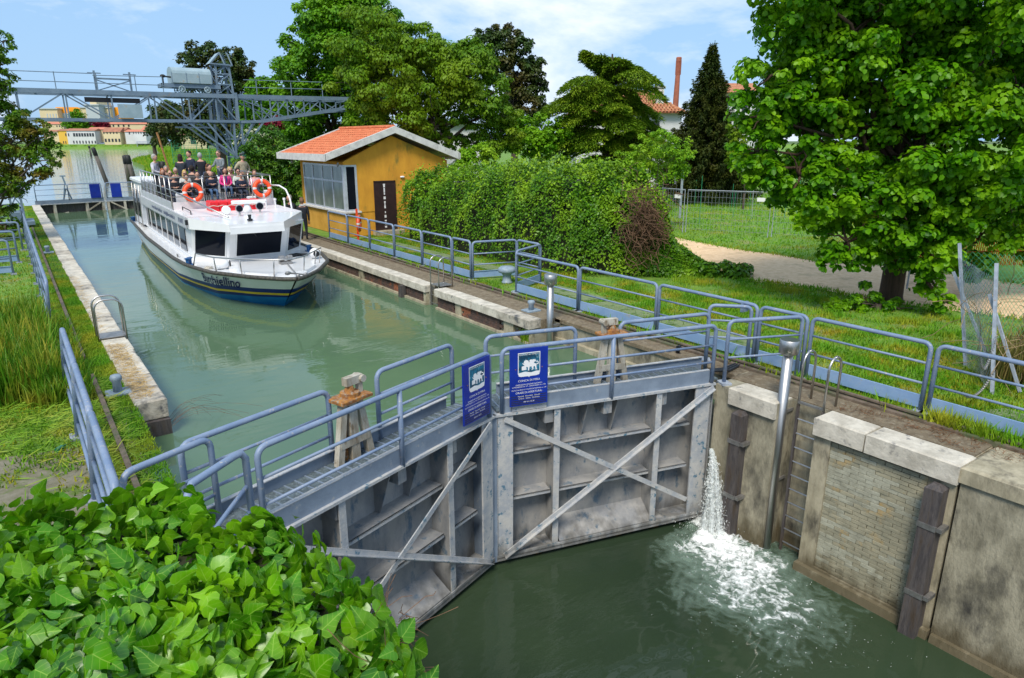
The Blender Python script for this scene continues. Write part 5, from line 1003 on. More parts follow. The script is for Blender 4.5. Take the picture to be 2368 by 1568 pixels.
for x, z in ((xl - .06, zl), (xr + .03, zr)): q = MB(); q.box(x - .04, x + .06, ry0, ry1, z - .27, z + .03); q.build('fascia', M['rooftrim'], rfo).location = (-o[0], -o[1], 0)
q = MB(); q.tube([(xr - .05, ry0 + .2, zr - .28), (17.6, hy0 + .1, 3.0), (17.6, hy0 + .1, .1)], .04, 8); q.build('downpipe', M['rooftrim'], hut, sub=o)
sl = sqrt((ax - xl) ** 2 + (zt_ - zl) ** 2); rows, cols = 11, 27; tl = sl / rows; tw = (ry1 - ry0 - .2) / cols; al = atan2(zt_ - zl, ax - xl); tms = []
for k in range(3):
    q = MB(); n = 6; V = []
    for xx, lift in ((-.0, .02), (tl * 1.12, .0)):
        for j in range(n + 1): u = j / n; V.append((xx, u * tw, lift + .038 * sin(u * pi) ** .8 if u < .68 else lift + .006))
    q.add(V, [(j, n + 1 + j, n + 2 + j, j + 1) for j in range(n)]); q.add([(0, 0, .02), (0, tw, .02), (0, tw * .35, -.01)], [(0, 1, 2)]); tms.append(q.mesh('roof_tile', M['tile']))
cnt = 0
for r in range(rows):
    for c_ in range(cols):
        d = r * tl + .02; ob = link('roof_tile', tms[(r * 7 + c_ * 3) % 3], rfo, (xl + d * cos(al) - o[0], ry0 + .1 + c_ * tw - o[1], zl + d * sin(al) - .03 + random.uniform(-.004, .006)), (0, -al + random.uniform(-.01, .01), 0)); cnt += 1
q = MB(); sr = sqrt((xr - ax) ** 2 + (zt_ - zr) ** 2); be = atan2(zt_ - zr, xr - ax)
for r in range(11):
    for c_ in range(27):
        d = sr - (r + 1) * sr / 11; d2 = d + sr / 11 * 1.1; X0, X1 = xr - d * cos(be), xr - d2 * cos(be); Z0, Z1 = zr + d * sin(be), zr + d2 * sin(be); y = ry0 + .1 + c_ * tw
        q.add([(X0, y, Z0), (X0, y + tw * .35, Z0 + .04), (X0, y + tw * .7, Z0), (X0, y + tw, Z0), (X1, y, Z1 - .02), (X1, y + tw * .35, Z1 + .02), (X1, y + tw * .7, Z1 - .02), (X1, y + tw, Z1 - .02)], [(0, 1, 5, 4), (1, 2, 6, 5), (2, 3, 7, 6)])
q.build('rear_slope_tiles', M['tile'], rfo, kind='stuff').location = (-o[0], -o[1], 0)
for k in range(14):
    y = ry0 + .1 + k * .445; q = MB(); q.tube([(ax, y, zt_ + .02), (ax, y + .46, zt_ + .035)], [.095, .08], 8); q.build('ridge_tile', M['tile'], rfo).location = (-o[0], -o[1], 0)
# orange lifebuoy board by the hut corner
t = thing('lifebuoy_board', 'orange board carrying a lifebuoy behind the second railing panel', 'board', (12.15, 28.35, 0))
q = MB(); q.box(-.03, .03, -.05, .05, 0, 1.35); q.box(-.02, .03, -.05, .35, .15, .2); q.build('post', M['orange'], t)
lifebuoy('lifebuoy', 'orange lifebuoy hanging by the hut corner behind the railing', (12.28, 28.45, .72), (0, 0, radians(60)), R=.30)

# ================================================================= CRANE OVER THE CANAL
CY = (42.3, 44.0); cr = thing('gantry_crane', 'grey lattice gantry crane spanning the canal with a hooded trolley', 'crane', (11.4, 43.1, 0)); CO = (11.4, 43.1, 0)
def cb(a, b, w=.07, h=.07, n='truss_bar', m='crane'): q = MB(); q.bar(a, b, w, h); return q.build(n, M[m], cr, sub=CO)
zt2, zb2 = 6.55, 5.24
for y in CY:
    cb((-3.0, y, zt2 - .02), (11.3, y, zt2 + .06), .18, .22, 'top_chord'); cb((-3.0, y, zb2 - .04), (11.3, y, zb2 + .02), .16, .14, 'bottom_chord')
    cb((11.3, y, zt2 + .06), (18.2, y, zt2 + .14), .16, .22, 'jib_top_chord'); cb((11.3, y, zb2), (12.65, y, zb2 + .04), .16, .14, 'bottom_chord'); cb((12.65, y, zb2 + .04), (18.2, y, 6.18), .16, .16, 'jib_bottom_chord')
    cb((18.2, y, 6.15), (18.2, y, 6.75), .08, .08)
    xs = [-2.9, -.9, 1.1, 3.1, 5.1, 7.1, 8.8, 10.2, 11.3]
    for i, x in enumerate(xs):
        cb((x, y, zb2), (x, y, zt2))
        if i: cb((xs[i - 1], y, zb2 if i % 2 else zt2), (x, y, zt2 if i % 2 else zb2), .10, .06)
    for i, x in enumerate((12.2, 13.2, 14.2, 15.2, 16.2, 17.2)):
        zlo = np.interp(x, [12.65, 18.2], [zb2 + .04, 6.18]); cb((x, y, zlo), (x, y, zt2 + .08), .06, .06)
        x2 = x + 1; zl2 = np.interp(x2, [12.65, 18.2], [zb2 + .04, 6.18]); cb((x, y, zlo if i % 2 else zt2), (min(x2, 18.2), y, zt2 if i % 2 else zl2), .08, .05)
    cb((11.3, y, zt2), (14.2, y, 5.5), .08, .05)
for i, x in enumerate(np.arange(-2.9, 18.2, 1.6)):
    zlo = zb2 if x < 12.65 else np.interp(x, [12.65, 18.2], [zb2, 6.18])
    cb((x, CY[0], zlo), (x, CY[1], zlo), .06, .06); cb((x, CY[0] if i % 2 else CY[1], zlo), (min(x + 1.6, 18.2), CY[1] if i % 2 else CY[0], zlo + (.1 if x > 12 else 0)), .05, .05)
    cb((x, CY[0], zt2), (x, CY[1], zt2), .06, .06)
for x0, x1, z in ((-3, 4.4, 7.42), (-3, 7.7, 7.0), (11.8, 16.4, 7.55), (11.8, 16.4, 7.15), (4.4, 7.6, 7.42)): q = MB(); q.tube([(x0, 42.25, z - .04), (x1, 42.25, z + .04)], .022, 6); q.build('handrail', M['crane'], cr, sub=CO)
for x in (-1.2, .9, 2.75, 4.55, 6.3, 7.6, 12.5, 14.5, 16.4): q = MB(); q.tube([(x, 42.25, 6.6), (x, 42.25, 7.48)], .024, 6); q.build('handrail_post', M['crane'], cr, sub=CO)
for x in (4.5, 6.1): cb((x, 42.4, 6.6), (x, 42.4, 7.62), .09, .09, 'frame_post')
cb((4.5, 42.4, 7.25), (6.1, 42.4, 7.25), .07, .08, 'frame_bar'); cb((4.5, 42.4, 7.2), (6.1, 42.4, 6.65), .05, .05, 'frame_bar'); cb((4.5, 42.4, 6.65), (6.1, 42.4, 7.2), .05, .05, 'frame_bar')
for x in (4.5, 6.1): cb((x - .3, 42.4, 7.5), (x + .3, 42.4, 7.5), .05, .05, 'frame_bar')
q = MB(); q.box(5.3, 6.42, 42.05, 42.12, 5.34, 6.02); q.build('grey_panel', M['crane_light'], cr, sub=CO)
q = MB(); q.box(3.95, 6.5, 42.9, 43.0, 6.12, 6.36); q.build('dark_plate', M['blackplastic'], cr, sub=CO)
# trolley
tr = MB(); tr.box(7.6, 10.7, 42.5, 42.62, 6.98, 7.18); tr.box(7.6, 10.7, 43.6, 43.72, 6.98, 7.18); tr.box(7.6, 7.7, 42.5, 43.7, 6.98, 7.18); tr.box(10.6, 10.7, 42.5, 43.7, 6.98, 7.18); tr.build('trolley_frame', M['crane'], cr, sub=CO)
q = MB(); R_ = .78; pr = [(42.4, 7.22), (42.4, 7.7)] + [(43.1 - .7 * cos(a), 7.7 + .36 * sin(a)) for a in np.linspace(0, pi, 9)] + [(43.8, 7.22)]
V = [(x, y, z) for x in (8.15, 10.15) for y, z in pr]; n = len(pr); q.add(V, [tuple(range(n)), tuple(range(2 * n - 1, n - 1, -1))] + [(i, n + i, n + (i + 1) % n, (i + 1) % n) for i in range(n)]); q.build('motor_hood', M['crane_light'], cr, sub=CO)
for x in (8.12, 8.85, 9.5, 10.15): q = MB(); q.box(x - .015, x + .015, 42.385, 42.4, 7.22, 7.75); q.build('hood_seam', M['crane'], cr, sub=CO)
for x in (8.58, 9.88):
    for y in (42.45, 43.75): 
        q = MB(); q.torus((x, y, 6.90), .15, .028, 20, 6); q.build('wheel_rim', M['crane_light'], cr, smooth=True, sub=CO)
        q = MB(); q.lathe([(.05, -.03), (.05, .03)], (x, y, 6.90), 10, ax='y')
        for k in range(3): a = pi * k / 3; q.bar((x - .14 * cos(a), y, 6.9 - .14 * sin(a)), (x + .14 * cos(a), y, 6.9 + .14 * sin(a)), .03, .03)
        q.build('wheel_spokes', M['crane_light'], cr, sub=CO)
q = MB(); q.ell((7.75, 42.8, 7.55), (.14, .12, .09), 10, 6); q.bar((7.7, 42.8, 7.55), (8.2, 42.8, 7.5), .06, .08); q.bar((7.75, 42.8, 7.5), (7.75, 42.8, 7.1), .05, .05); q.build('winch_motor', M['piledark'], cr, sub=CO)
q = MB(); q.tube([(9.0, 43.1, 7.0), (9.0, 43.1, 5.6)], .02, 6); q.tube([(9.12, 43.1, 7.0), (9.12, 43.1, 5.6)], .02, 6); q.lathe([(.16, -.05), (.16, .05)], (9.06, 43.1, 5.5), 12, ax='y'); q.bar((9.06, 43.1, 5.35), (9.06, 43.1, 5.0), .12, .1); q.build('hook_block', M['crane'], cr, sub=CO)
cb((8.1, 43.1, 4.92), (10.1, 43.1, 4.92), .10, .08, 'lifting_beam'); cb((8.4, 43.1, 4.95), (9.05, 43.1, 5.15), .04, .04, 'sling'); cb((9.8, 43.1, 4.95), (9.05, 43.1, 5.15), .04, .04, 'sling')
# machinery mast rising through the girder
for x, y in ((10.35, 42.6), (11.35, 42.6), (10.35, 43.6), (11.35, 43.6)):
    cb((x, y, 5.2), (x + (.12 if x < 11 else -.18), y, 8.3), .10, .10, 'mast_leg')
zz = [6.7, 7.25, 7.8, 8.3]
for a, b in zip(zz[:-1], zz[1:]):
    for y in (42.6, 43.6): cb((10.4, y, a), (11.2, y, b), .05, .05); cb((10.45, y, b), (11.2, y, b), .06, .06)
    for x in (10.42, 11.25): cb((x, 42.6, a), (x, 43.6, b), .05, .05)
q = MB(); q.add([(10.2, 42.5, 8.32), (11.35, 42.5, 8.25), (11.35, 43.7, 8.25), (10.2, 43.7, 8.32), (10.75, 42.6, 8.92), (11.15, 42.6, 8.9), (11.15, 43.6, 8.9), (10.75, 43.6, 8.92)], [(4, 5, 6, 7), (0, 4, 7, 3)]); q.build('mast_cowl', M['crane_light'], cr, sub=CO)
for a, b in (((10.2, 42.5, 8.32), (10.75, 42.6, 8.9)), ((11.35, 42.5, 8.25), (11.15, 42.6, 8.9)), ((10.75, 42.6, 8.9), (10.95, 42.5, 8.28)), ((10.2, 42.5, 8.3), (11.35, 42.5, 8.26)), ((11.35, 43.7, 8.25), (11.15, 43.6, 8.9)), ((11.35, 42.5, 8.25), (11.35, 43.7, 8.25))): cb(a, b, .07, .07)
for x in (9.5, 10.1, 10.7): cb((x, 43.3, 5.3), (x, 43.3, 6.5), .45 if x > 10 else .1, .05, 'machine_panel')
# right tower
for y in CY: 
    cb((11.3, y, 5.2), (11.3, y, 6.8), .28, .12, 'tower_head')
    for a, b, w in (((9.6, y, 5.2), (11.1, y, 3.2), .13), ((8.6, y, 5.2), (11.1, y, 3.25), .08), ((12.75, y, 5.3), (11.25, y, 3.4), .12), ((12.1, y, 5.25), (11.2, y, 3.4), .09), ((11.0, y, 3.2), (11.05, y, 5.2), .10), ((11.45, y, 3.2), (11.45, y, 5.2), .10), ((10.3, y, 5.2), (11.1, y, 4.2), .07)): cb(a, b, w, .09, 'tower_brace')
    cb((10.9, y, 0), (10.98, y, 3.3), .12, .12, 'tower_leg'); cb((11.5, y, 0), (11.45, y, 3.3), .12, .12, 'tower_leg')
    for a, b in ((0, 1.1), (1.1, 2.2), (2.2, 3.2)): cb((10.92, y, a), (11.48, y, b), .06, .05, 'tower_lacing'); cb((11.48, y, a), (10.92, y, b), .06, .05, 'tower_lacing')
for z in (1.1, 2.2, 3.3, 4.3): 
    for x in (10.95, 11.47): cb((x, CY[0], z), (x, CY[1], z), .08, .08, 'tower_tie')
cb((10.95, CY[0], 3.3), (10.95, CY[1], 5.2), .06, .06, 'tower_brace'); cb((10.95, CY[1], 3.3), (10.95, CY[0], 5.2), .06, .06, 'tower_brace'); cb((10.2, 43.1, 0.3), (10.2, 43.1, 5.1), .12, .10, 'ladder_rail')
# left leg
for y in (43.0, 43.6):
    for x0, x1 in ((-.15, .05), (.42, .46)): cb((x1, y, .05), (x0, y, 5.2), .12, .10, 'leg_post')
    for k in range(6): z0, z1 = .2 + k * .8, 1.0 + k * .8; cb((.0, y, z0), (.44, y, z1), .05, .04, 'leg_lacing'); cb((.44, y, z0), (.0, y, z1), .05, .04, 'leg_lacing')
for x in (0, .44):
    for k in range(5): cb((x, 43.0, .5 + k), (x, 43.6, .5 + k), .05, .05, 'leg_tie')
q = MB(); q.cbox(-.35, .85, 42.5, 44.1, .10, .3, .02); q.cbox(-.1, .5, 42.7, 43.9, .3, .75, .03); q.build('leg_bogie', M['crane'], cr, sub=CO)
for y in (42.7, 43.9): q = MB(); q.lathe([(.16, -.05), (.16, .05)], (.55, y, .12), 14, ax='x'); q.build('bogie_wheel', M['crane'], cr, sub=CO)

# ================================================================= MOORING PILES, FAR BANK, HOUSES
def pile(label, base, h, lean=0., r=.17, cap=.35):
    t = thing('mooring_pile', label, 'mooring pile', tuple(base), 0, 'mooring piles in the river')
    q = MB(); lx = lambda z: lean * z / h; q.tube([(lx(-.6), 0, -.6), (lx(h * .5), 0, h * .5), (lx(h - cap), 0, h - cap)], [r, r * .95, r * .9], 12); q.build('shaft', M['pile'], t, smooth=True)
    q = MB(); q.tube([(lx(h - cap), 0, h - cap), (lx(h - .1), 0, h - .1), (lx(h), 0, h)], [r * 1.05, r * 1.0, r * .4], 12); q.build('cap', M['piledark'], t, smooth=True)
pile('leaning mooring pile standing alone behind the far gate', P(*(680 / 1.6914 / 1.62162, 1165 / 1.6914 / 1.62162), ZU), 4.1, -.85, .23, .9)
for k, x in enumerate((827, 857)): pile(['left of the two thick mooring piles with black heads beyond the stern', 'right of the two thick mooring piles with black heads beyond the stern'][k], PD(x / 2.743, 1180 / 2.743, 84) * [1, 1, 0] + [0, 0, ZU], 3.2, -.1 - .25 * k, .30, 1.0)
for k, x in enumerate((1018, 1042)): pile(['left of the two short black-headed piles seen over the deck rail', 'right of the two short black-headed piles seen over the deck rail'][k], PD(x / 2.743, 1120 / 2.743, 90) * [1, 1, 0] + [0, 0, ZU], 2.3, 0, .32, 1.3)
pile('distant grey channel marker post in the river', P(580 / 2.743, 992 / 2.743, ZU), 3.3, -.2, .3, .8)
t = thing('rusty_pole', 'thin rusty pole with yellow bands rising behind the passengers', 'pole', tuple(PD(1112 / 2.743, 1100 / 2.743, 62) * [1, 1, 0] + [0, 0, -.5]), 0)
q = MB(); q.tube([(0, 0, 0), (-.5, .2, 2.7), (-.95, .4, 5.4)], .085, 8); q.build('pole', M['rust'], t)
q = MB(); q.tube([(-.12, .05, .7), (-.30, .12, 1.6)], .09, 8); q.build('yellow_band', M['yellow'], t)
def facade(name, label, x0, x1, ytop, ybase, depth, wallm, roofm, rise, wins=(), thick=8., cat="house", group="houses along the far river bank", ov=.5, hip=False):
    a = PD(x0, ybase, depth); b = PD(x1, ybase, depth); w = float(np.linalg.norm((b - a)[:2])); s = depth / (cos(atan2((x0 + x1) / 2 - 1184, FPX))) / FPX; s = depth / FPX
    h = float(PD(x0, ytop, depth)[2] - a[2]); t = thing(name, label, cat, tuple(a), YAW, group)
    q = MB(); q.box(0, w, 0, thick, -1, h)
    q.build('wall', M[wallm], t)
    r = rise * s; i = w * .25 if hip else 0; q = MB(); q.add([(-ov, -ov, h), (w + ov, -ov, h), (w + ov, thick + ov, h), (-ov, thick + ov, h), (i - ov * (not hip), thick / 2, h + r), (w - i + ov * (not hip), thick / 2, h + r)], [(0, 1, 5, 4), (2, 3, 4, 5), (1, 2, 5), (3, 0, 4), (3, 2, 1, 0)]); q.build('roof', M[roofm], t)
    for (wx0, wx1, wy0, wy1, n, gap) in wins:
        for k in range(n):
            u0 = ((wx0 + k * gap) - x0) * w / (x1 - x0); u1 = ((wx1 + k * gap) - x0) * w / (x1 - x0)
            q = MB(); q.box(u0, u1, -.12, .02, (ybase - wy1) * s, (ybase - wy0) * s); q.build('window', M['farglass'], t)
    return t
kx = lambda x: x / 3.1357 / 1.62162; ky = lambda y: (350 + y / 3.1357) / 1.62162
def KW(*r): return [(kx(a), kx(b), ky(c), ky(d), n, g / 3.1357 / 1.62162) for a, b, c, d, n, g in r]
facade('row_house', 'cream house at the left end of the far row, touched by leaves', kx(590), kx(706), ky(450), ky(592), 440, 'farcream', 'farroof', 4, KW((620, 632, 480, 505, 3, 30)))
facade('row_house', 'narrow orange-yellow house in the far row', kx(706), kx(806), ky(440), ky(595), 440, 'faryellow', 'farroof', 4, KW((788, 800, 480, 512, 1, 30), (748, 758, 565, 592, 2, 26)))
facade('row_house', 'long white two-storey house with dark shutters across the river', kx(806), kx(1136), ky(440), ky(590), 440, 'farwhite', 'farroof', 5, KW((820, 832, 480, 512, 1, 30), (880, 903, 478, 514, 8, 31.5), (866, 880, 560, 590, 8, 36)))
facade('row_house', 'cream gabled house with its end wall towards the river', kx(1060), kx(1236), ky(425), ky(590), 446, 'farcream', 'farroof_r', 5, KW((1180, 1190, 470, 500, 1, 30)))
facade('row_house', 'sand-coloured house with brown roof and seven windows', kx(1232), kx(1428), ky(455), ky(586), 438, 'farcream', 'farroof', 10, KW((1236, 1248, 460, 486, 5, 38), (1240, 1262, 538, 572, 5, 40)))
facade('row_house', 'narrow beige house between the brown-roofed and the white house', kx(1424), kx(1490), ky(432), ky(580), 442, 'farcream', 'farroof', 6, KW((1432, 1441, 452, 482, 2, 30), (1440, 1448, 528, 556, 2, 22)))
facade('row_house', 'low white house with pink roof in the far row', kx(1486), kx(1590), ky(452), ky(576), 440, 'farwhite', 'farroof_r', 5, KW((1532, 1546, 462, 490, 1, 38)))
facade('row_house', 'pale grey house with a row of tiny windows', kx(1582), kx(1728), ky(452), ky(572), 436, 'farwhite', 'farroof_r', 5, KW((1584, 1592, 462, 486, 5, 29)))
facade('row_house', 'white house nearest the trees at the right of the far row', kx(1690), kx(1822), ky(428), ky(560), 442, 'farwhite', 'farroof_r', 8, KW((1734, 1742, 450, 476, 3, 28), (1738, 1746, 520, 544, 3, 26)))
facade('villa', 'long peach building with red roof behind the far row, right part', kx(1215), kx(1755), ky(362), ky(470), 500, 'farcream', 'farroof_r', 5, KW((1340, 1358, 376, 400, 4, 60)), group='large buildings behind the far row')
facade('villa', 'long peach building with red roof behind the far row, left part', kx(560), kx(760), ky(362), ky(470), 500, 'farcream', 'farroof_r', 5, KW((680, 692, 385, 402, 2, 30)), group='large buildings behind the far row')
def block(label, x0, x1, yt, yb, depth, m, wins=(), lid=True, thick=20):
    a = PD(x0, yb, depth); b = PD(x1, yb, depth); w = float(np.linalg.norm((b - a)[:2])); s = depth / FPX; h = float(PD(x0, yt, depth)[2] - a[2])
    t = thing('modern_building', label, 'building', tuple(a), YAW, 'parts of the modern complex')
    q = MB(); q.box(0, w, 0, thick, -20, h); q.build('wall', M[m], t)
    if lid: q = MB(); q.box(-.8, w + .8, -.8, thick, h, h + .8); q.build('flat_roof', M['fargrey'], t)
    for (wx0, wx1, wy0, wy1, n, gap) in wins:
        for k in range(n):
            u0 = ((wx0 + k * gap) - x0) * w / (x1 - x0); u1 = ((wx1 + k * gap) - x0) * w / (x1 - x0)
            q = MB(); q.box(u0, u1, -.15, .02, (yb - wy1) * s, (yb - wy0) * s); q.build('window', M['fargrey'], t)
block('cream flat-roofed modern building at the left of the orange one', kx(480), kx(690), ky(186), ky(300), 560, 'farcream', KW((560, 572, 245, 290, 4, 34)))
block('bright orange modern building with glass strip', kx(676), kx(968), ky(162), ky(300), 566, 'farorange', KW((700, 850, 240, 290, 1, 34)), lid=False)
block('cream modern wing right of the orange building', kx(960), kx(1312), ky(172), ky(300), 560, 'farcream', KW((1180, 1192, 240, 288, 6, 20)))
block('grey glass tower in the middle of the modern complex', kx(1028), kx(1182), ky(142), ky(300), 552, 'fargrey', ())
block('small drum-like top of the grey glass tower', kx(1064), kx(1140), ky(96), ky(145), 556, 'farcream', (), lid=False)
block('orange end block of the modern complex behind the grey panel', kx(1308), kx(1420), ky(162), ky(300), 566, 'farorange', KW((1334, 1350, 240, 270, 1, 34)), lid=False)
c1x = lambda x: x / 1.6914 / 1.62162
facade('cottage', 'cream house with a dark green door beyond the meadow', c1x(1150), c1x(1310), c1x(855), c1x(915), 170, 'farcream', 'farroof', 4, [(c1x(1212), c1x(1246), c1x(865), c1x(912), 1, 1)], group='houses beyond the meadow')
# cars along the far road
def car(label, x, y, depth, col, L_=4.3, rz=0):
    t = thing('parked_car', label, 'car', tuple(PD(x, y, depth)), YAW + rz, 'cars parked far away'); m = mat('car_paint', col, rough=.25, coat=.5)
    q = MB(); pr = [(0, .35), (0, .75), (.5, .85), (1.1, 1.0), (1.7, 1.42), (3.0, 1.45), (3.7, 1.0), (4.25, .9), (4.3, .35)]; n = len(pr)
    q.add([(a, yy, z) for yy in (0, 1.7) for a, z in pr], [tuple(range(n)), tuple(range(2 * n - 1, n - 1, -1))] + [(i, n + i, n + (i + 1) % n, (i + 1) % n) for i in range(n)]); q.build('body', m, t)
    q = MB(); q.add([(1.25, -.01, 1.02), (1.75, -.01, 1.36), (2.9, -.01, 1.38), (3.45, -.01, 1.03)], [(0, 1, 2, 3)]); q.build('side_window', M['glass'], t)
    for a in (.8, 3.5): 
        q = MB(); q.lathe([(.33, -.03), (.33, .2)], (a, 0, .33), 14, ax='y'); w = q.build('wheel', M['black'], t)
        q = MB(); q.lathe([(.20, -.04), (.20, -.035)], (a, 0, .33), 10, ax='y'); q.build('rim', M['steel'], w)
for i, (x, col, lb) in enumerate(((735, (.25, .3, .4), 'blue-grey car left of the white van on the far road'), (830, (.8, .8, .8), 'white car in front of the long white house'), (960, (.2, .24, .32), 'dark blue car before the long white house'), (1195, (.22, .28, .36), 'grey-blue car before the gabled house'), (1760, (.1, .13, .12), 'dark car at the right end of the far road'))):
    car(lb, kx(x - 30), ky(602), 441, col)
car('white car parked under the dark spruce beyond the garden', 1560, gy(85), 85, (.75, .75, .75), rz=.5)
# guard rail on the far embankment, green mesh fence
t = thing('guard_rail', 'long pale guard rail on the far embankment', 'guard rail', tuple(PD(c1x(870), c1x(915), 300)), YAW)
for z in (.5, 1.0): q = MB(); q.bar((0, 0, z), (90, 0, z), .1, .25); q.build('beam', M['gal'], t)
for k in range(16): q = MB(); q.bar((k * 6, 0, -1), (k * 6, 0, 1.1), .15, .15); q.build('post', M['gal'], t)
t = thing('mesh_fence', 'green wire mesh fence on the near river bank beyond the crane', 'fence', tuple(PD(c1x(1098), c1x(1000), 125)), YAW + .35)
for k in range(11): q = MB(); q.bar((k * 2., 0, -3), (k * 2., 0, 3.6), .12, .12); q.build('fence_post', M['net'], t)
q = MB()
for k in range(22): q.bar((0, 0, -2.6 + k * .29), (20, 0, -2.6 + k * .29), .035, .05)
for k in range(80): q.bar((k * .25, 0, -2.6), (k * .25, 0, 3.5), .03, .03)
q.build('wire_mesh', M['net'], t, kind='stuff')
# villa with tiled roof, factory chimney, house behind the lime tree
t = facade('old_villa', 'old white villa with mossy red tile roof behind the cedar', 1330, 1566, 262, gy(62), 62, 'farwhite', 'tile2', 52, [(1498, 1516, 290, 340, 1, 30), (1440, 1456, 290, 335, 1, 30)], thick=9, group=None, ov=.6, hip=True)
vw = 236 / FPX * 62
tt = []
for k in range(3): q = MB(); q.add([(0, 0, 0), (.05, 0, .09), (.13, 0, .09), (.19, 0, 0), (.0, .5, .0), (.05, .5, .10), (.13, .5, .10), (.19, .5, 0)], [(0, 1, 5, 4), (1, 2, 6, 5), (2, 3, 7, 6)]); tt.append(q.mesh('roof_tile', M['tile2']))
hgt = float(PD(1330, 262, 62)[2] - PD(1330, gy(62), 62)[2]); ris = 52 / FPX * 62; sl_ = atan2(ris, 5.1); rf_ = [c for c in t.children if c.name.startswith('roof')][0]
n_ = 0
for r in range(10):
    z_ = r / 10; ins = z_ * vw * .25
    for k in range(int((vw - 2 * ins) / .3)):
        if ins + k * .3 < vw * .42: continue
        if n_ < 260: o_ = link('roof_tile', tt[(r + k) % 3], rf_, (ins + k * .3, -.6 + r * .51, hgt + z_ * ris + .04), (sl_, 0, 0)); o_.scale = (1.5, 1.15, 1.3); n_ += 1
q = MB(); cx_ = (1517 - 1330) * vw / 236; q.box(cx_ - .32, cx_ + .32, 1.2, 1.8, hgt + .1, hgt + 2.15); q.box(cx_ - .42, cx_ + .42, 1.1, 1.9, hgt + 2.15, hgt + 2.3); q.build('chimney', M['rooftrim'], rf_)
t = thing('factory_chimney', 'tall slender red brick factory chimney against the sky', 'chimney', tuple(PD(1557, 330, 120)))
s_ = 120 / FPX; s_ = float(PD(1557, 133, 120)[2] - PD(1557, 330, 120)[2]) / 197; q = MB(); q.tube([(0, 0, -6), (0, 0, 100 * s_), (.1, 0, 190 * s_)], [10 * s_ * .8, 7.2 * s_ * .95, 5.0 * s_], 16); q.build('shaft', M['chimney'], t)
q = MB(); 
for a in range(10): q.box(*(lambda c_, s2: (c_ - .08, c_ + .08, s2 - .08, s2 + .08))(.1 + 5.3 * s_ * cos(a * .628), 5.3 * s_ * sin(a * .628)), 158 * s_, 190 * s_)
q.lathe([(6.4 * s_, 188 * s_), (6.6 * s_, 196 * s_), (5.6 * s_, 198 * s_)], (.1, 0, 0), 16); q.build('crown', M['chimney'], t)
facade('old_house', 'pale house with orange tile roof peeping between spruce and lime tree', 1672, 1740, 214, gy(70), 70, 'farwhite', 'tile2', 26, [(1700, 1712, 240, 270, 1, 30)], group=None)
facade('glasshouse', 'pale blue-white shed seen through the gap under the middle tree', 1015, 1110, 286, gy(58), 58, 'farwhite', 'fargrey', 3, (), thick=4, group=None, cat='shed')

# ================================================================= TREES AND HEDGES
def tree(name, label, bx, depth, blobs, lm, T, size, n, tr=.25, bark='bark2', dz=.5, group=None, droop=.5, sub=26, subr=.32, up=.45, cat='tree', base=None, core=True, th=None, smooth=False):
    """blobs: (px x, px y, px radius[, depth offset]) on the plane at this distance"""
    b = PD(bx, gy(depth), depth) if base is None else np.array(base, float); b[2] = 0 if base is None else b[2]
    t = thing(name, label, cat, tuple(b), 0, group); B = []
    for q_ in blobs:
        x, y, r = q_[:3]; R_ = r * depth / FPX; do = q_[3] if len(q_) > 3 else RNG.uniform(-dz, dz) * R_
        B.append((PD(x, y, depth + do) - b, R_))
    Cn, Nn = blob_leaves(B, n, sub, subr, up); leaves('crown', Cn, Nn, size * RNG.uniform(.65, 1.25, len(Cn)), T, lm, t, droop=droop, smooth=smooth)
    mb = MB(); top = np.array([0, 0, th if th else min(c[2] for c, r in B) + .3]); mb.tube([(0, 0, -.2), (0, 0, .15), tuple(top * .5), tuple(top)], [tr * 1.45, tr * 1.1, tr, tr * .85], 12)
    zc = np.mean([c for c, r in B], 0)
    for c, r in B: limb(mb, top, c + np.array([0, 0, .1 * r]), tr * .34, tr * .07)
    for c, r in B:
        for k in range(3): v = RNG.normal(size=3); v /= np.linalg.norm(v); limb(mb, c, c + v * r * .85, tr * .14, tr * .03)
    mb.build('trunk', M[bark], t, smooth=True); return t
# big lime tree on the right
lt = tree('lime_tree', 'big lime tree with fresh green leaves filling the right side', 2058, 18.2,
     [(1890, 60, 120), (2020, 40, 150), (2180, 30, 150), (2330, 60, 150), (1800, 170, 85), (1900, 190, 130), (2040, 190, 150), (2200, 200, 150), (2350, 230, 150), (1770, 270, 70), (1860, 310, 110), (1990, 330, 130), (2140, 350, 150), (2290, 370, 140), (1750, 350, 60, -.5), (1760, 395, 45, -.8), (1850, 410, 85, -.8),
      (1930, 455, 90, -1), (2060, 470, 110, -1.2), (2200, 480, 120, -1), (2330, 480, 110, 0), (1880, 490, 45, -1.6), (1960, 560, 60, -1.4), (1925, 600, 28, -1.6), (2060, 560, 70, -.8), (2150, 590, 60, -1.5), (2150, 660, 32, -1.7), (2180, 700, 22, -1.7), (2260, 560, 70, 0), (2390, 540, 80, .5), (2240, 620, 40, .3), (1850, -60, 110), (2000, -110, 170), (2200, -130, 180), (2400, -60, 180), (2480, 200, 160), (2480, 400, 150)],
     LF['lime'], T_LIME, .135, 140000, tr=.27, bark='bark', dz=.9, droop=.75, sub=46, subr=.24, up=.3, th=3.0)
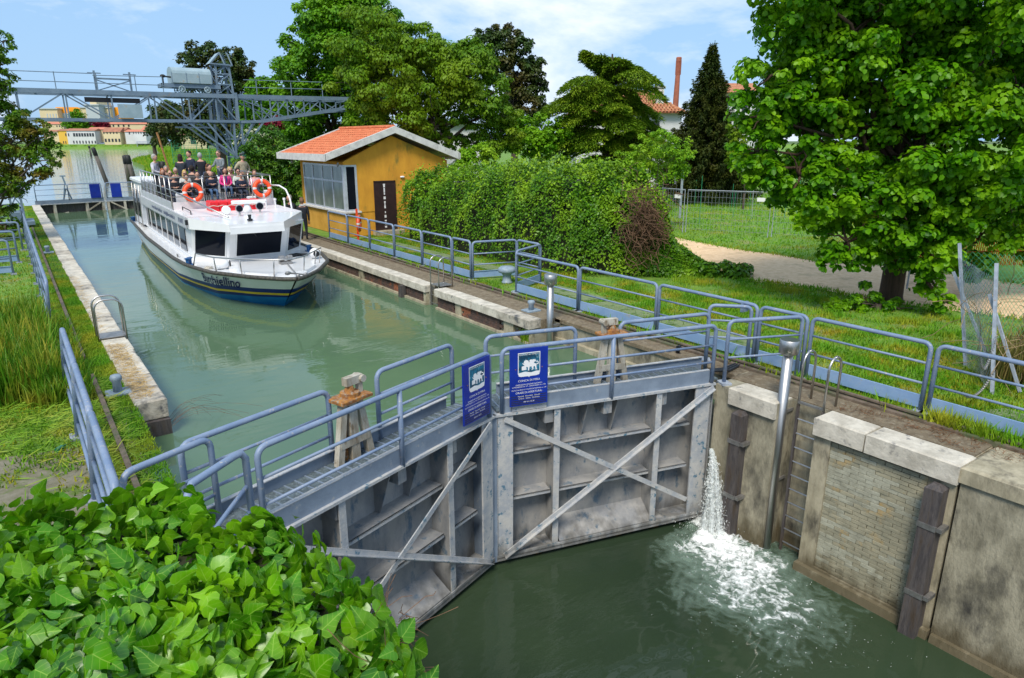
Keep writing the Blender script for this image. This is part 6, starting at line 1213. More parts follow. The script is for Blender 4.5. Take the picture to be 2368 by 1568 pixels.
# tall dark tree behind the hut, drooping tree, magnolias
tree('chestnut_tree', 'tall dense green tree rising behind the lattice jib and the hut', 790, 48,
     [(800, 25, 80), (870, 40, 60), (740, 60, 60), (700, 110, 45), (780, 100, 90), (860, 120, 70), (690, 175, 45), (740, 190, 80), (820, 200, 80), (700, 240, 50), (760, 280, 80), (840, 290, 60), (690, 300, 40), (730, 330, 40), (800, 350, 60)], LF['chest'], T_DIA, .23, 85000, tr=.5, sub=34, subr=.26, up=.5)
tree('hackberry_tree', 'wide olive-green tree with drooping foliage above the hut', 985, 40,
     [(860, 110, 75), (940, 110, 60), (1010, 150, 60), (830, 200, 60), (900, 190, 80), (990, 200, 80), (1070, 190, 70), (1130, 220, 50), (860, 270, 55), (940, 275, 60), (1010, 262, 40), (1100, 262, 55), (1160, 270, 40), (1070, 130, 40), (1175, 310, 38), (1140, 330, 35), (980, 330, 35), (920, 330, 40), (1020, 150, 60, 3), (960, 300, 28), (1045, 325, 24), (1015, 300, 22), (1095, 335, 26), (1110, 120, 30), (880, 60, 30)], LF['ash'], T_DIA, .17, 95000, tr=.38, droop=1.6, sub=30, subr=.30, up=.1)
tree('magnolia_tree', 'dark glossy magnolia behind the olive-green tree, right of it', 1190, 62,
     [(1130, 100, 30), (1165, 110, 42), (1205, 125, 34), (1150, 155, 45), (1200, 170, 40), (1235, 165, 28), (1210, 215, 42), (1250, 195, 18), (1180, 240, 40), (1230, 250, 30), (1200, 290, 40)], LF['magn'], T_DIA, .26, 24000, tr=.3, sub=26, subr=.30)
tree('magnolia_tree', 'dark magnolia behind the crane mast', 520, 88,
     [(445, 140, 30), (490, 130, 32), (530, 145, 35), (560, 160, 30), (465, 170, 35), (520, 185, 45), (575, 195, 25), (560, 215, 32), (430, 200, 20), (480, 240, 40), (540, 260, 45), (400, 290, 40), (450, 300, 45), (370, 275, 28), (500, 300, 45), (560, 300, 40), (375, 310, 28)], LF['magn'], T_DIA, .34, 32000, tr=.45, sub=28, subr=.28)
tree('broadleaf_tree', 'yellow-green tree between crane mast and jib, far behind', 615, 75, [(600, 205, 28), (640, 200, 22), (600, 240, 34), (640, 245, 32), (590, 290, 40), (640, 300, 40)], LF['chest'], T_DIA, .38, 9000, tr=.3)
tree('red_maple', 'crimson-leaved maple behind the hedge by the crane foot', 632, 58, [(622, 305, 20), (645, 290, 17), (636, 315, 20), (650, 325, 18), (612, 330, 16)], LF['red'], T_DIA, .22, 5000, tr=.12)
# dark spruce: drooping tiers round a straight stem
def conifer(name, label, bx, depth, ytop, ybot, wpx, lm, n, size):
    b = PD(bx, gy(depth), depth); b[2] = 0; s = depth / FPX; H = float(PD(bx, ytop, depth)[2]); t = thing(name, label, 'tree', tuple(b)); wb = wpx / 2 * s
    mb = MB(); mb.tube([(0, 0, -.2), (0, 0, H * .5), (0, 0, H - .2)], [.3, .18, .02], 10)
    Cs, Ns, Ds = [], [], []; z = H - .15; k = 0
    while z > H * .10:
        f = min(1., 1.15 * (H - z) / H); R_ = wb * (f ** 1.0) * 1.15; nb = 5 + int(9 * f); a0 = RNG.random() * 6
        for j in range(nb):
            a = a0 + 2 * pi * j / nb + RNG.normal() * .15; L_ = R_ * RNG.uniform(.6, 1.22) + .10; m = int(n / 420 * (L_ / wb) * 1.5) + 8
            u = RNG.random(m) ** .7; p = np.stack([cos(a) * L_ * u, sin(a) * L_ * u, z - .30 * L_ * u + .22 * L_ * u ** 3 + RNG.normal(size=m) * .07], 1); p[:, :2] += RNG.normal(size=(m, 2)) * .16 * (L_ * .35 + .1) * (1.1 - u[:, None] * .7); p[:, 2] -= np.abs(RNG.normal(size=m)) * .16
            Cs.append(p); Ns.append(RNG.normal(size=(m, 3)) * .5 + [0, 0, .8]); Ds.append(np.tile([cos(a), sin(a), -.45], (m, 1)) + RNG.normal(size=(m, 3)) * .5)
            if L_ > .5: mb.tube([(0, 0, z), (cos(a) * L_ * .5, sin(a) * L_ * .5, z - .12 * L_), (cos(a) * L_ * .9, sin(a) * L_ * .9, z - .12 * L_)], [.035, .02, .006], 4)
        z -= .20 + .18 * f; k += 1
    Cn = np.concatenate(Cs); leaves('crown', Cn, np.concatenate(Ns), size * RNG.uniform(.6, 1.3, len(Cn)), T_TUFT, lm, t, droop=.1, D=np.concatenate(Ds)); mb.build('trunk', M['bark2'], t); return t
conifer('spruce_tree', 'dark conical spruce with a thin tip beside the factory chimney', 1622, 50, 98, 400, 185, LF['spruce'], 150000, .22)
# cedar: flat drooping plates of foliage, one per limb
t = thing('cedar_tree', 'wide layered cedar with drooping plates of foliage', 'tree', tuple(PD(1400, gy(44), 44) * [1, 1, 0])); b = np.array(t.location); mb = MB(); sC = 44 / FPX
mb.tube([(0, 0, -.2), (0, 0, 3), (.1, 0, 6), (.1, 0, 9.2)], [.42, .36, .22, .05], 10); Cs, Ns, Ds, Sz = [], [], [], []
for (x0, y0, x1, y1, th_) in ((1380, 200, 1345, 125, 8), (1385, 190, 1362, 145, 7), (1390, 200, 1390, 128, 7), (1400, 190, 1420, 135, 10), (1410, 170, 1425, 142, 10), (1400, 200, 1310, 180, 14), (1400, 215, 1305, 205, 13), (1400, 190, 1520, 165, 15), (1410, 175, 1455, 150, 12), (1430, 205, 1530, 200, 13),
                              (1400, 230, 1260, 230, 16), (1390, 250, 1240, 250, 12), (1400, 225, 1470, 210, 14), (1400, 255, 1500, 262, 15), (1400, 270, 1330, 285, 15), (1400, 262, 1430, 250, 12), (1400, 300, 1240, 330, 16), (1400, 320, 1250, 345, 15), (1400, 300, 1545, 285, 14), (1400, 315, 1555, 318, 15), (1400, 290, 1500, 300, 14),
                              (1400, 340, 1290, 352, 15), (1400, 345, 1560, 350, 18), (1400, 330, 1470, 345, 16), (1400, 350, 1520, 372, 16), (1395, 275, 1300, 262, 12), (1400, 345, 1235, 320, 12), (1400, 365, 1340, 385, 16), (1400, 365, 1460, 390, 16), (1385, 190, 1350, 118, 8), (1400, 195, 1440, 140, 12), (1420, 185, 1500, 150, 12), (1400, 210, 1350, 195, 15), (1400, 235, 1330, 228, 15), (1400, 245, 1450, 232, 15), (1400, 250, 1520, 245, 14), (1400, 285, 1460, 275, 15), (1400, 280, 1290, 300, 14), (1400, 310, 1340, 315, 16), (1400, 325, 1520, 335, 15)):
    for rep in range(2):
        if rep and abs(x1 - x0) < 60: continue
        do = RNG.uniform(-3.2, .8) if rep == 0 else RNG.uniform(-1.5, 3); a = PD(x0, y0, 44) - b; a[:2] *= .1; e = PD(x1, y1 + (6 if rep else 0), 44 + do) - b; m = 2300 if rep == 0 else 800; u = RNG.random(m) ** .8; wid = (.3 + .9 * np.sin(np.clip(u, 0, 1) * pi * .85)) * th_ * sC * 2.3
        side = nrm(np.cross((e - a)[None], [[0, 0, 1]]))[0]; off = RNG.uniform(-1, 1, m); arch = .35 * np.sin(u * pi) - .5 * u ** 3 * (abs(x1 - x0) > 40)
        p = a + (e - a) * u[:, None] + side * (off * wid)[:, None]; p[:, 2] += arch * 1.2 - (off ** 2) * wid * .34 - RNG.random(m) ** 3 * .28 + RNG.normal(size=m) * .03
        Cs.append(p); Ns.append(np.tile([0, 0, 1.], (m, 1)) + RNG.normal(size=(m, 3)) * .35); dd = nrm((e - a)[None])[0]; Ds.append(dd[None] * .8 + side[None] * off[:, None] + np.array([0, 0, -.5]) + RNG.normal(size=(m, 3)) * .3)
        e2 = a + (e - a) * .93; e2[2] -= .55 * (abs(x1 - x0) > 40); limb(mb, a, e2, .11, .01, .02, 7)
Cn = np.concatenate(Cs); leaves('crown', Cn, np.concatenate(Ns), .21 * RNG.uniform(.5, 1.3, len(Cn)), T_TUFT, LF['cedar'], t, droop=.1, D=np.concatenate(Ds)); mb.build('trunk', M['bark2'], t)
# tree at the left edge
tree('alder_tree', 'tree with small reddish-green leaves at the left edge', -60, 30,
     [(-20, 110, 40), (10, 95, 22, -1), (-30, 200, 50), (20, 195, 24), (-10, 270, 60), (50, 290, 38), (90, 320, 40), (20, 340, 60), (70, 370, 48), (115, 350, 24), (100, 385, 28), (-20, 400, 60), (30, 440, 45), (-10, 480, 45), (15, 520, 34), (60, 410, 26), (-40, 540, 40), (-60, 330, 70), (-60, 150, 60), (5, 150, 22), (125, 372, 14, -1), (62, 300, 24)], LF['left'], T_DIA, .12, 34000, tr=.2, dz=.5, sub=22, subr=.30, base=None)
# shrubs
def shrub(label, bx, depth, blobs, lm, size, n, name='shrub', **k): return tree(name, label, bx, depth, blobs, lm, T_DIA, size, n, tr=.07, cat='shrub', group=k.pop('group', None), **k)
G_B = 'shrubs behind the hut and the hedge'
shrub('tall laurel shrub between boat crew and hut', 650, 39, [(600, 345, 38), (640, 350, 40), (675, 370, 40), (610, 400, 40), (650, 420, 42), (685, 430, 34), (620, 450, 38), (660, 470, 38), (690, 480, 28), (575, 370, 26), (585, 420, 26), (690, 400, 30)], LF['hedge_d'], .13, 26000, th=.6)
shrub('elder shrub behind the crane foot', 600, 56, [(590, 330, 34), (560, 330, 28), (640, 345, 30), (680, 340, 34), (570, 370, 34), (540, 350, 20), (620, 300, 22), (590, 290, 26)], LF['hedge_d'], .18, 9000, group=G_B, th=.6)
Cn, Nn = blob_leaves([(PD(x, y, 53), .35) for x, y in ((580, 300), (560, 318), (604, 308), (618, 318), (575, 325), (590, 316), (548, 330))], 1500, 6, .4, 1.5); tag(leaves('elder_flowers', Cn, Nn, .10, T_DIA, LF['flower']), 'flat white flower heads of the elder by the crane', 'flowers', kind=None)
shrub('round green bush behind the hedge, left of the cedar', 1230, 42, [(1200, 300, 34), (1240, 300, 36), (1275, 320, 34), (1215, 330, 40), (1260, 340, 36), (1180, 330, 30), (1300, 300, 26)], LF['chest'], .20, 9000, group=G_B, th=.6)
shrub('bright yellow-green shoots rising behind the hedge by the hut', 1100, 36, [(1085, 365, 22), (1110, 352, 24), (1135, 362, 22), (1065, 385, 18)], LF['bright'], .16, 4000, group=G_B, th=.5)
shrub('light green willow shrub right of the cedar', 1500, 34, [(1440, 372, 26), (1480, 345, 30), (1530, 340, 34), (1560, 365, 30), (1500, 385, 36), (1545, 395, 34), (1590, 360, 18), (1575, 395, 24), (1460, 400, 30), (1420, 395, 24), (1590, 330, 12), (1395, 400, 22)], LF['bright'], .11, 11000, group=G_B, droop=.8, th=.5)
shrub('dark bush row at the back of the garden', 1660, 60, [(1580, 380, 26), (1640, 380, 30), (1690, 400, 28), (1740, 400, 30), (1780, 410, 26), (1560, 400, 20), (1720, 380, 22), (1800, 400, 25), (1850, 410, 30), (1920, 410, 34), (2000, 420, 34), (2080, 420, 34), (2160, 430, 30), (2240, 430, 30), (2320, 430, 34)], LF['hedge_d'], .2, 15000, group=G_B, th=.4)
shrub('small yellow-leaved tree between spruce and lime tree', 1718, 44, [(1700, 300, 22), (1715, 330, 26), (1705, 360, 24), (1730, 290, 18), (1730, 370, 26)], LF['ash'], .16, 5000, group=G_B, th=1)
shrub('low suckering bush at the foot of the lime tree', 2030, 17.2, [(1960, 700, 34), (2000, 690, 34), (1935, 715, 26), (2040, 710, 34), (2080, 720, 26), (2120, 730, 24), (2150, 735, 20), (1990, 725, 34), (2045, 735, 30), (2100, 735, 24)], LF['lime'], .11, 7000, th=.1, sub=14)
for k, (px, d) in enumerate(((-40, 150), (20, 160), (380, 165), (330, 240))): pass
tree('poplar', 'round green tree above the far row of houses', (kx(900)), 470, [(kx(800), ky(372), 12), (kx(860), ky(375), 13), (kx(930), ky(370), 15), (kx(990), ky(380), 13), (kx(1030), ky(390), 10), (kx(900), ky(260), 12), (kx(860), ky(275), 9), (kx(960), ky(270), 9), (kx(930), ky(330), 14)], LF['chest'], T_DIA, 1.1, 5000, tr=.5)
tree('copper_beech', 'dark red tree above the far row of houses', (kx(1160)), 475, [(kx(1100), ky(375), 10), (kx(1150), ky(368), 11), (kx(1210), ky(370), 11), (kx(1250), ky(378), 8)], LF['red'], T_DIA, 1.1, 2500, tr=.5)
tree('broadleaf_tree', 'dark tree mass at the right end of the far houses', 360, 190, [(355, 300, 16), (375, 270, 18), (400, 260, 22), (390, 300, 24), (420, 310, 22), (365, 325, 14), (440, 285, 25), (405, 330, 14), (470, 300, 26), (500, 290, 26)], LF['magn'], T_DIA, .8, 9000, tr=.5)
# the great clipped hedge, overgrown at its right end
hd = thing('hedge', 'long broad laurel hedge between hut and garden, overgrown by creepers', 'hedge', (15.5, 20, 0))
hs = [((15.6, 27.6), 1.7, 2.8), ((15.6, 25), 1.9, 2.9), ((15.75, 22), 1.95, 3.1), ((15.9, 19.5), 2.0, 3.3), ((16.3, 17.3), 2.0, 3.2), ((16.8, 16.3), 1.6, 2.9), ((17.1, 15.6), 1.2, 2.3), ((17.5, 15.0), .8, .9), ((18.2, 14.3), .5, .3)]
def hsurf(n, lo=0, hi=None, thmax=pi):
    hi = hi or len(hs) - 1; u = RNG.random(n) * (hi - lo) + lo; i = np.minimum(u.astype(int), hi - 1); f = (u - i)[:, None]
    Cc = np.array([h[0] for h in hs]); Wd = np.array([h[1] for h in hs]); Hh = np.array([h[2] for h in hs]); c = Cc[i] * (1 - f) + Cc[i + 1] * f; w = Wd[i] * (1 - f[:, 0]) + Wd[i + 1] * f[:, 0]; h = Hh[i] * (1 - f[:, 0]) + Hh[i + 1] * f[:, 0]
    Dn = np.array([nrm((Cc[min(k_ + 1, len(Cc) - 1)] - Cc[max(k_ - 1, 0)])[None])[0] for k_ in range(len(Cc))]); d = Dn[i] * (1 - f) + Dn[i + 1] * f; d /= np.linalg.norm(d, axis=1, keepdims=True); sd = np.stack([-d[:, 1], d[:, 0]], 1) * -1
    th = RNG.random(n) * pi; ct, sn = np.cos(th), np.sin(th); ex = np.sign(ct) * np.abs(ct) ** .55; ez = np.abs(sn) ** .6
    bump = 1 + .06 * np.sin(c[:, 1] * 2.3 + th * 4) + .045 * np.sin(c[:, 1] * 5.1 - th * 7) + .03 * np.sin(c[:, 1] * 11 + th * 13) * np.sin(th * 17 - c[:, 1] * 3) + RNG.normal(size=n) * .02
    p = np.stack([c[:, 0] + sd[:, 0] * ex * w * bump, c[:, 1] + sd[:, 1] * ex * w * bump, ez * h * bump], 1)
    nn = np.stack([sd[:, 0] * ct, sd[:, 1] * ct, sn * 1.0], 1); return p, nn
q = MB(); V = []
for i_h, (c, w, h) in enumerate(hs):
    d_ = np.array(hs[min(i_h + 1, len(hs) - 1)][0]) - np.array(hs[max(i_h - 1, 0)][0]); d_ = d_ / np.linalg.norm(d_)
    for k in range(9): a = pi * k / 8; ct, sn = cos(a), sin(a); e_ = math.copysign(abs(ct) ** .55, ct) * max(.05, w - .38); V.append((c[0] + d_[1] * e_, c[1] - d_[0] * e_, max(.0, abs(sn) ** .6 * (h - .36))))
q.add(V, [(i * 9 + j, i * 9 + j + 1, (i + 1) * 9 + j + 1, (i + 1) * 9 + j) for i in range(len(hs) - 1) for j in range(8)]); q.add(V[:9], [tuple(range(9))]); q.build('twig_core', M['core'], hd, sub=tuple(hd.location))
off = np.array(hd.location)
p, nn = hsurf(92000); keep = ~((np.hypot(p[:, 1] - 15.05, (p[:, 2] - 1.9) * .7) < .75) & (p[:, 0] < 16.6) & (RNG.random(len(p)) < .75)); p, nn = p[keep], nn[keep]
leaves('foliage', p - off, nn + RNG.normal(size=p.shape) * .55 + [0, 0, .35], .095 * RNG.uniform(.6, 1.3, len(p)), T_DIA, LF['hedge'], hd, droop=.3)
p, nn = hsurf(9000); p = p[(p[:, 2] > 1.6)]; p2 = p + RNG.normal(size=p.shape) * .14 + [0, 0, .12]; leaves('top_shoots', p2 - off, RNG.normal(size=p2.shape) + [0, 0, .3], .11, T_DIA, LF['bright'], hd, droop=-.2)
q = MB()
for k in range(420):
    c = np.array([15.85 + RNG.normal() * .32, 14.95 + RNG.normal() * .30, 1.9 + RNG.normal() * .5]); pts = [c]
    for j in range(4): pts.append(pts[-1] + np.array([RNG.normal() * .07, RNG.normal() * .16, -abs(RNG.normal()) * .16 + .03]))
    q.tube([tuple(x) for x in pts], .010, 4, cap=False)
q.build('dry_creeper_tangle', M['vine'], hd, sub=tuple(hd.location), kind='stuff')
Cn, Nn = blob_leaves([((17.6 + k * .25, 14.3 - k * .2, .1), (.5, .5, .25)) for k in range(5)], 3500, 8, .5); leaves('creeper_leaves', Cn - off, Nn, .12, T_LIME, LF['hedge'], hd, droop=.4)

# ================================================================= GRASS, REEDS, IVY
def blades(name, label, pts, h, w, lm, lean=.5, cat='grass', seg=1):
    n = len(pts); a = RNG.random(n) * 2 * pi; hh = h * RNG.uniform(.5, 1.3, n); ww = w * RNG.uniform(.6, 1.3, n); l = RNG.uniform(0, lean, n) * hh; b = a + pi / 2 + RNG.normal(size=n) * .4
    dx, dy = np.cos(a), np.sin(a); ex, ey = np.cos(b), np.sin(b); z0 = pts[:, 2]
    if seg == 1:
        V = np.stack([np.stack([pts[:, 0] - dx * ww, pts[:, 1] - dy * ww, z0], 1), np.stack([pts[:, 0] + dx * ww, pts[:, 1] + dy * ww, z0], 1), np.stack([pts[:, 0] + ex * l, pts[:, 1] + ey * l, z0 + hh], 1)], 1); F = np.arange(n)[:, None] * 3 + np.array([0, 1, 2]); k = 3
    else:
        def P_(s, f, o_): return np.stack([pts[:, 0] + s * dx * ww * f + ex * l * o_ ** 2, pts[:, 1] + s * dy * ww * f + ey * l * o_ ** 2, z0 + hh * (o_ - .25 * (l / hh) * o_ ** 3)], 1)
        V = np.stack([P_(-1, 1, 0), P_(1, 1, 0), P_(-1, .8, .45), P_(1, .8, .45), P_(-1, .45, .8), P_(1, .45, .8), P_(-1, .05, 1), P_(1, .05, 1)], 1); k = 8
        F = (np.arange(n)[:, None, None] * 8 + np.array([[0, 1, 3, 2], [2, 3, 5, 4], [4, 5, 7, 6]])[None]).reshape(-1, 4)
    o_ = npmesh(name, V.reshape(-1, 3), F, lm, None, np.repeat(RNG.random(n), k)); return tag(o_, label, cat, kind='stuff')
def rect(n, x0, x1, y0, y1, z=-.02, patch=0., pw=1.):
    p = np.stack([RNG.uniform(x0, x1, n), RNG.uniform(y0, y1, n), np.full(n, z)], 1)
    if patch:
        v = np.sin(p[:, 0] * 2.1 * pw + 1.3 * np.sin(p[:, 1] * 1.1 * pw)) * np.sin(p[:, 1] * 1.7 * pw + np.sin(p[:, 0] * 1.9 * pw)); p = p[v + RNG.normal(size=n) * .35 > patch - .5]
    return p
SL = [(12.55, 13.3, 22, 27), (12.75, 13.35, 18.3, 21.9), (12.3, 13, 13.5, 15.4), (12.0, 12.8, 11.3, 13.2), (11.7, 12.85, 9.7, 10.9), (11.65, 12.8, 8.3, 9.5)]
def clear(p, r=.25):
    k = np.ones(len(p), bool)
    for x0, x1, y0, y1 in SL: k &= ~((p[:, 0] > x0) & (p[:, 0] < x1) & (p[:, 1] > y0) & (p[:, 1] < y1) & (RNG.random(len(p)) > r))
    return p[k]
blades('turf_grass', 'short mossy turf behind the right-hand railings', clear(np.concatenate([rect(120000, 11.14, 15.2, 1.5, 30, patch=.35), rect(30000, 11.14, 19, -2, 12.5)])), .055, .011, LF['moss'], 1.2)
blades('turf_grass', 'taller tufts of green grass on the right bank near the railings', clear(np.concatenate([rect(60000, 11.2, 18.5, 1.5, 12.5, patch=.75, pw=1.6), rect(16000, 13.4, 18.5, 12.5, 17, patch=.7)]), .1), .12, .012, LF['grass'], 1.0)
blades('weeds', 'weeds growing along the foot of the right railing', np.concatenate([rect(1800, 10.95, 11.3, 1.6, 4.2, patch=.3, pw=3), rect(1200, 10.9, 11.25, 4, 28, patch=.9, pw=3)]), .22, .02, LF['grass'], .9)
pm = rect(120000, 17, 52, 9, 62, z=-.02, patch=.0, pw=.5)
from mathutils.geometry import intersect_point_line
PX, PY = [p_[0] for p_ in path], [p_[1] for p_ in path]
def inpoly(p, X_, Y_):
    r = np.zeros(len(p), bool); n = len(X_); j = n - 1
    for i in range(n):
        c = ((Y_[i] > p[:, 1]) != (Y_[j] > p[:, 1])); r ^= c & (p[:, 0] < (X_[j] - X_[i]) * (p[:, 1] - Y_[i]) / (Y_[j] - Y_[i] + 1e-12) + X_[i]); j = i
    return r
blades('meadow_grass', 'rough green grass of the garden beyond the sandy path', pm[~inpoly(pm, PX, PY)], .10, .025, LF['meadow'], .9)
pe = np.array([path[i] * (1 - u) + path[(i + 1) % len(path)] * u for i in range(len(path)) for u in RNG.random(160)]); pe = np.c_[pe + RNG.normal(size=pe.shape) * .18, np.full(len(pe), -.01)]
blades('path_edge_grass', 'ragged grass creeping over the edges of the sandy path', pe, .10, .02, LF['grass'], 1.2)
blades('quay_weeds', 'thin grass along the rail on the right quay', rect(5000, 10.98, 11.16, 4, 34), .05, .008, LF['moss'], 1.2)
blades('quay_grass', 'trampled green grass strip on the left quay', np.concatenate([rect(52000, .36, 1.14, 7.5, 26, z=-.04), rect(16000, .36, 1.14, 26, 57, z=-.04)]), .045, .008, LF['grass'], 1.5)
blades('lawn_grass', 'lawn of the left bank behind the railing', np.concatenate([rect(16000, -6, .3, 10.0, 14.5, patch=.3, pw=2), rect(6000, -6, .3, 7.5, 10.5, patch=1.0, pw=2), rect(50000, -12, .3, 19, 46)]), .07, .014, LF['moss'], 1.1)
pr_ = rect(11000, -4.5, .22, 13.3, 19.3); blades('reeds', 'tall green reeds with yellow stems behind the left railing', pr_, .85, .014, LF['reed'], .55, 'reeds', seg=3)
blades('reeds', 'low reed leaves at the foot of the tall left reeds', rect(4000, -.3, .62, 12.9, 18.6), .42, .013, LF['reed'], .7, 'reeds', seg=3)
def strewn(name, label, pts, ln, w, lm, cat='cut grass'):
    n = len(pts); o_ = leaves(name, pts + np.c_[np.zeros((n, 2)), RNG.random(n) * .035], RNG.normal(size=(n, 3)) * .25 + [0, 0, 1], ln * RNG.uniform(.5, 1.4, n), (np.array([[-w, 0, 0], [w, 0, 0], [w * .6, .6, .03], [0, 1, 0]]), np.array([[0, 1, 2, 3]])), lm, None, droop=0); return tag(o_, label, cat, kind='stuff')
pass
strewn('cut_grass', 'swathe of cut reed leaves lying on the left slab', np.concatenate([rect(6500, -5, .28, 11.2, 13.6, z=-.01), rect(1500, -5, .28, 10.2, 11.4, z=-.01, patch=.75, pw=2), rect(500, -3, .9, 8.4, 10.8, z=-.01, patch=1.1, pw=3), rect(1500, .4, .85, 9, 14, z=-.02)]), .26, .022, LF['cut'])
strewn('straw', 'straw scattered over the near stones of the left quay', np.concatenate([rect(1500, 1.12, 1.45, 12.4, 16.3, z=.006), rect(500, 1.12, 1.3, 17.5, 26, z=.006)]), .13, .02, LF['straw'], 'straw')
strewn('plant_litter', 'brown dead weeds on top of the lower lock wall', np.concatenate([rect(1500, 10.35, 10.95, 3.3, 5.3, z=-.005, patch=.5, pw=4), rect(700, 10.3, 10.95, 6.6, 12.5, z=-.005, patch=.7, pw=4), rect(900, 10.45, 10.95, 0, 3.2, z=-.01)]), .07, .05, leafmat('brown_litter', (.10, .04, .015), (.24, .10, .035)), 'plant litter')
bk = []
for (a, b_) in zip(island[:-1], island[1:]): bk.append(np.array([a * (1 - u) + b_ * u for u in RNG.random(2600)]))
bk = np.concatenate(bk); vy = np.array([.586, .81]); bk = bk + vy * (RNG.random(len(bk)) ** 1.3 * 60)[:, None]; blades('bank_reeds', 'tall grass of the reedy point in the river', np.c_[bk, np.full(len(bk), -.3)], 2.0, .35, LF['meadow'], .5)
nb = np.array(rb[4:]); bk = np.concatenate([np.array([nb[i] * (1 - u) + nb[i + 1] * u for u in RNG.random(3000)]) for i in range(len(nb) - 1)]); bk = bk + np.array([.85, -.5]) * (RNG.random(len(bk)) ** 1.2 * 26)[:, None]; blades('bank_grass', 'long grass of the near river bank beyond the gate', np.c_[bk, np.full(len(bk), -.05)], .55, .12, LF['grass'], .8)
bk = np.array([P(x, 344.5, ZU) for x in RNG.uniform(-100, 420, 3000)])[:, :2] + vy * (RNG.random(3000) * 8)[:, None]; blades('far_bank_grass', 'grass of the embankment under the far houses', np.c_[bk, RNG.uniform(-.5, 1.2, len(bk))], 1.0, .4, LF['meadow'], .5)
# tuft on the coping end, dry stalks on the left end wall
blades('wall_tuft', 'tuft of grass growing from the foot of the right coping end', np.c_[RNG.normal(9.80, .05, 160), RNG.normal(13.0, .10, 160), np.full(160, -.6)], .36, .009, LF['grass'], .7, seg=3)
q = MB()
for k in range(14):
    a = RNG.uniform(-1.2, 1.2); p = np.array([1.6, 12.3 + RNG.normal() * .1, -.5]); pts = [p]; d = np.array([.10 + abs(RNG.normal()) * .04, RNG.normal() * .06, .12])
    for j in range(6): pts.append(pts[-1] + d); d = d + [RNG.normal() * .02, RNG.normal() * .03, -.045]
    q.tube([tuple(x) for x in pts], .0022, 3, cap=False)
tag(q.build('dry_stalks', M['vine']), 'thin dry stalks hanging over the water from the left wall end', 'plant', kind='stuff')

# ivy on the bridge abutment
ZI = 2.55
top_px = [(-260, 1215), (0, 1200), (60, 1160), (150, 1150), (240, 1160), (330, 1130), (400, 1120), (440, 1160), (480, 1225), (560, 1225), (620, 1190), (700, 1235), (740, 1290), (795, 1330), (845, 1385), (890, 1440), (915, 1500), (930, 1580), (945, 1700), (880, 2050), (-260, 2050)]
ft = np.array([P(x, y, ZI)[:2] for x, y in top_px]); fx, fy = list(ft[:, 0]), list(ft[:, 1])
iv = thing('ivy_wall', 'mass of glossy green ivy in the left foreground', 'ivy', (float(ft[:, 0].mean()), float(ft[:, 1].mean()), 0)); io = np.array(iv.location)
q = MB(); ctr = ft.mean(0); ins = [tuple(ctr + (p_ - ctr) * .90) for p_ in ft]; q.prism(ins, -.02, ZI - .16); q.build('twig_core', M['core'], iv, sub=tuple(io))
lo_, hi_ = ft.min(0), ft.max(0)
def edge_d(p):
    d = np.full(len(p), 9.)
    for i in range(len(ft)):
        a, b_ = ft[i], ft[(i + 1) % len(ft)]; e = b_ - a; u = np.clip(((p[:, :2] - a) @ e) / (e @ e), 0, 1); d = np.minimum(d, np.linalg.norm(p[:, :2] - (a + u[:, None] * e), axis=1))
    return d
n = 15500; c = np.stack([RNG.uniform(lo_[0], hi_[0], n), RNG.uniform(lo_[1], hi_[1], n)], 1); c = c[inpoly(c, fx, fy)]; ed = edge_d(c)
hgt_ = .09 * np.sin(c[:, 0] * 4.1 + 1) * np.sin(c[:, 1] * 3.7) + .05 * np.sin(c[:, 0] * 9 + c[:, 1] * 7); z = ZI + hgt_ * .8 - .45 * np.exp(-ed / .10) * RNG.random(len(c)) - .12 * np.exp(-ed / .3) + .06 * np.sin(c[:, 0] * 21 + 2 * np.sin(c[:, 1] * 13)) * np.sin(c[:, 1] * 19) + RNG.uniform(-.32, .09, len(c))
Pv = np.c_[c, z]; inner = z < ZI - .0
dist = np.linalg.norm(Pv - [0, 0, CAMH], axis=1)
# side skirts
m = 5200; i = RNG.integers(0, len(ft), m); u = RNG.random(m)[:, None]; sk = ft[i] * (1 - u) + ft[(i + 1) % len(ft)] * u + RNG.normal(size=(m, 2)) * .04; zs = ZI - RNG.random(m) ** 1.3 * 2.5
Sk = np.c_[sk, zs]; outn = np.c_[nrm(sk - ctr), np.full(m, .4)]
size = RNG.uniform(.04, .092, len(Pv)) ; Nn = RNG.normal(size=Pv.shape) * .9 + [-.15, -.40, .50] + np.c_[nrm(c - ctr) * .5 * np.exp(-ed / .2)[:, None], np.zeros(len(c))] + RNG.normal(size=(len(Pv), 1)) * 0
order = np.argsort(-(size / dist) - (z > ZI) * .01); vis = []
W2 = np.array([.8103, -.5860])
for k in order:
    v = Pv[k] - [0, 0, CAMH]; f = v[0] * .5860 + v[1] * .8103; dcam = f * cos(PITCH) - v[2] * sin(PITCH); uy = f * sin(PITCH) + v[2] * cos(PITCH); px_ = 1184 + FPX * (v[0] * .8103 - v[1] * .5860) / dcam; py_ = 784 - FPX * uy / dcam
    if 0 < px_ < 2368 and py_ < 1568 and z[k] > ZI - .05: vis.append(k)
    if len(vis) >= 296: break
vis = np.array(vis); rest = np.setdiff1d(np.arange(len(Pv)), vis)
leaves('small_leaves', np.concatenate([Pv[rest], Sk]) - io, np.concatenate([Nn[rest], outn + RNG.normal(size=outn.shape) * .3]), np.concatenate([size[rest], RNG.uniform(.05, .10, m)]), T_IVY, LF['ivy'], iv, droop=.55, smooth=True, kind='stuff')
vm = []
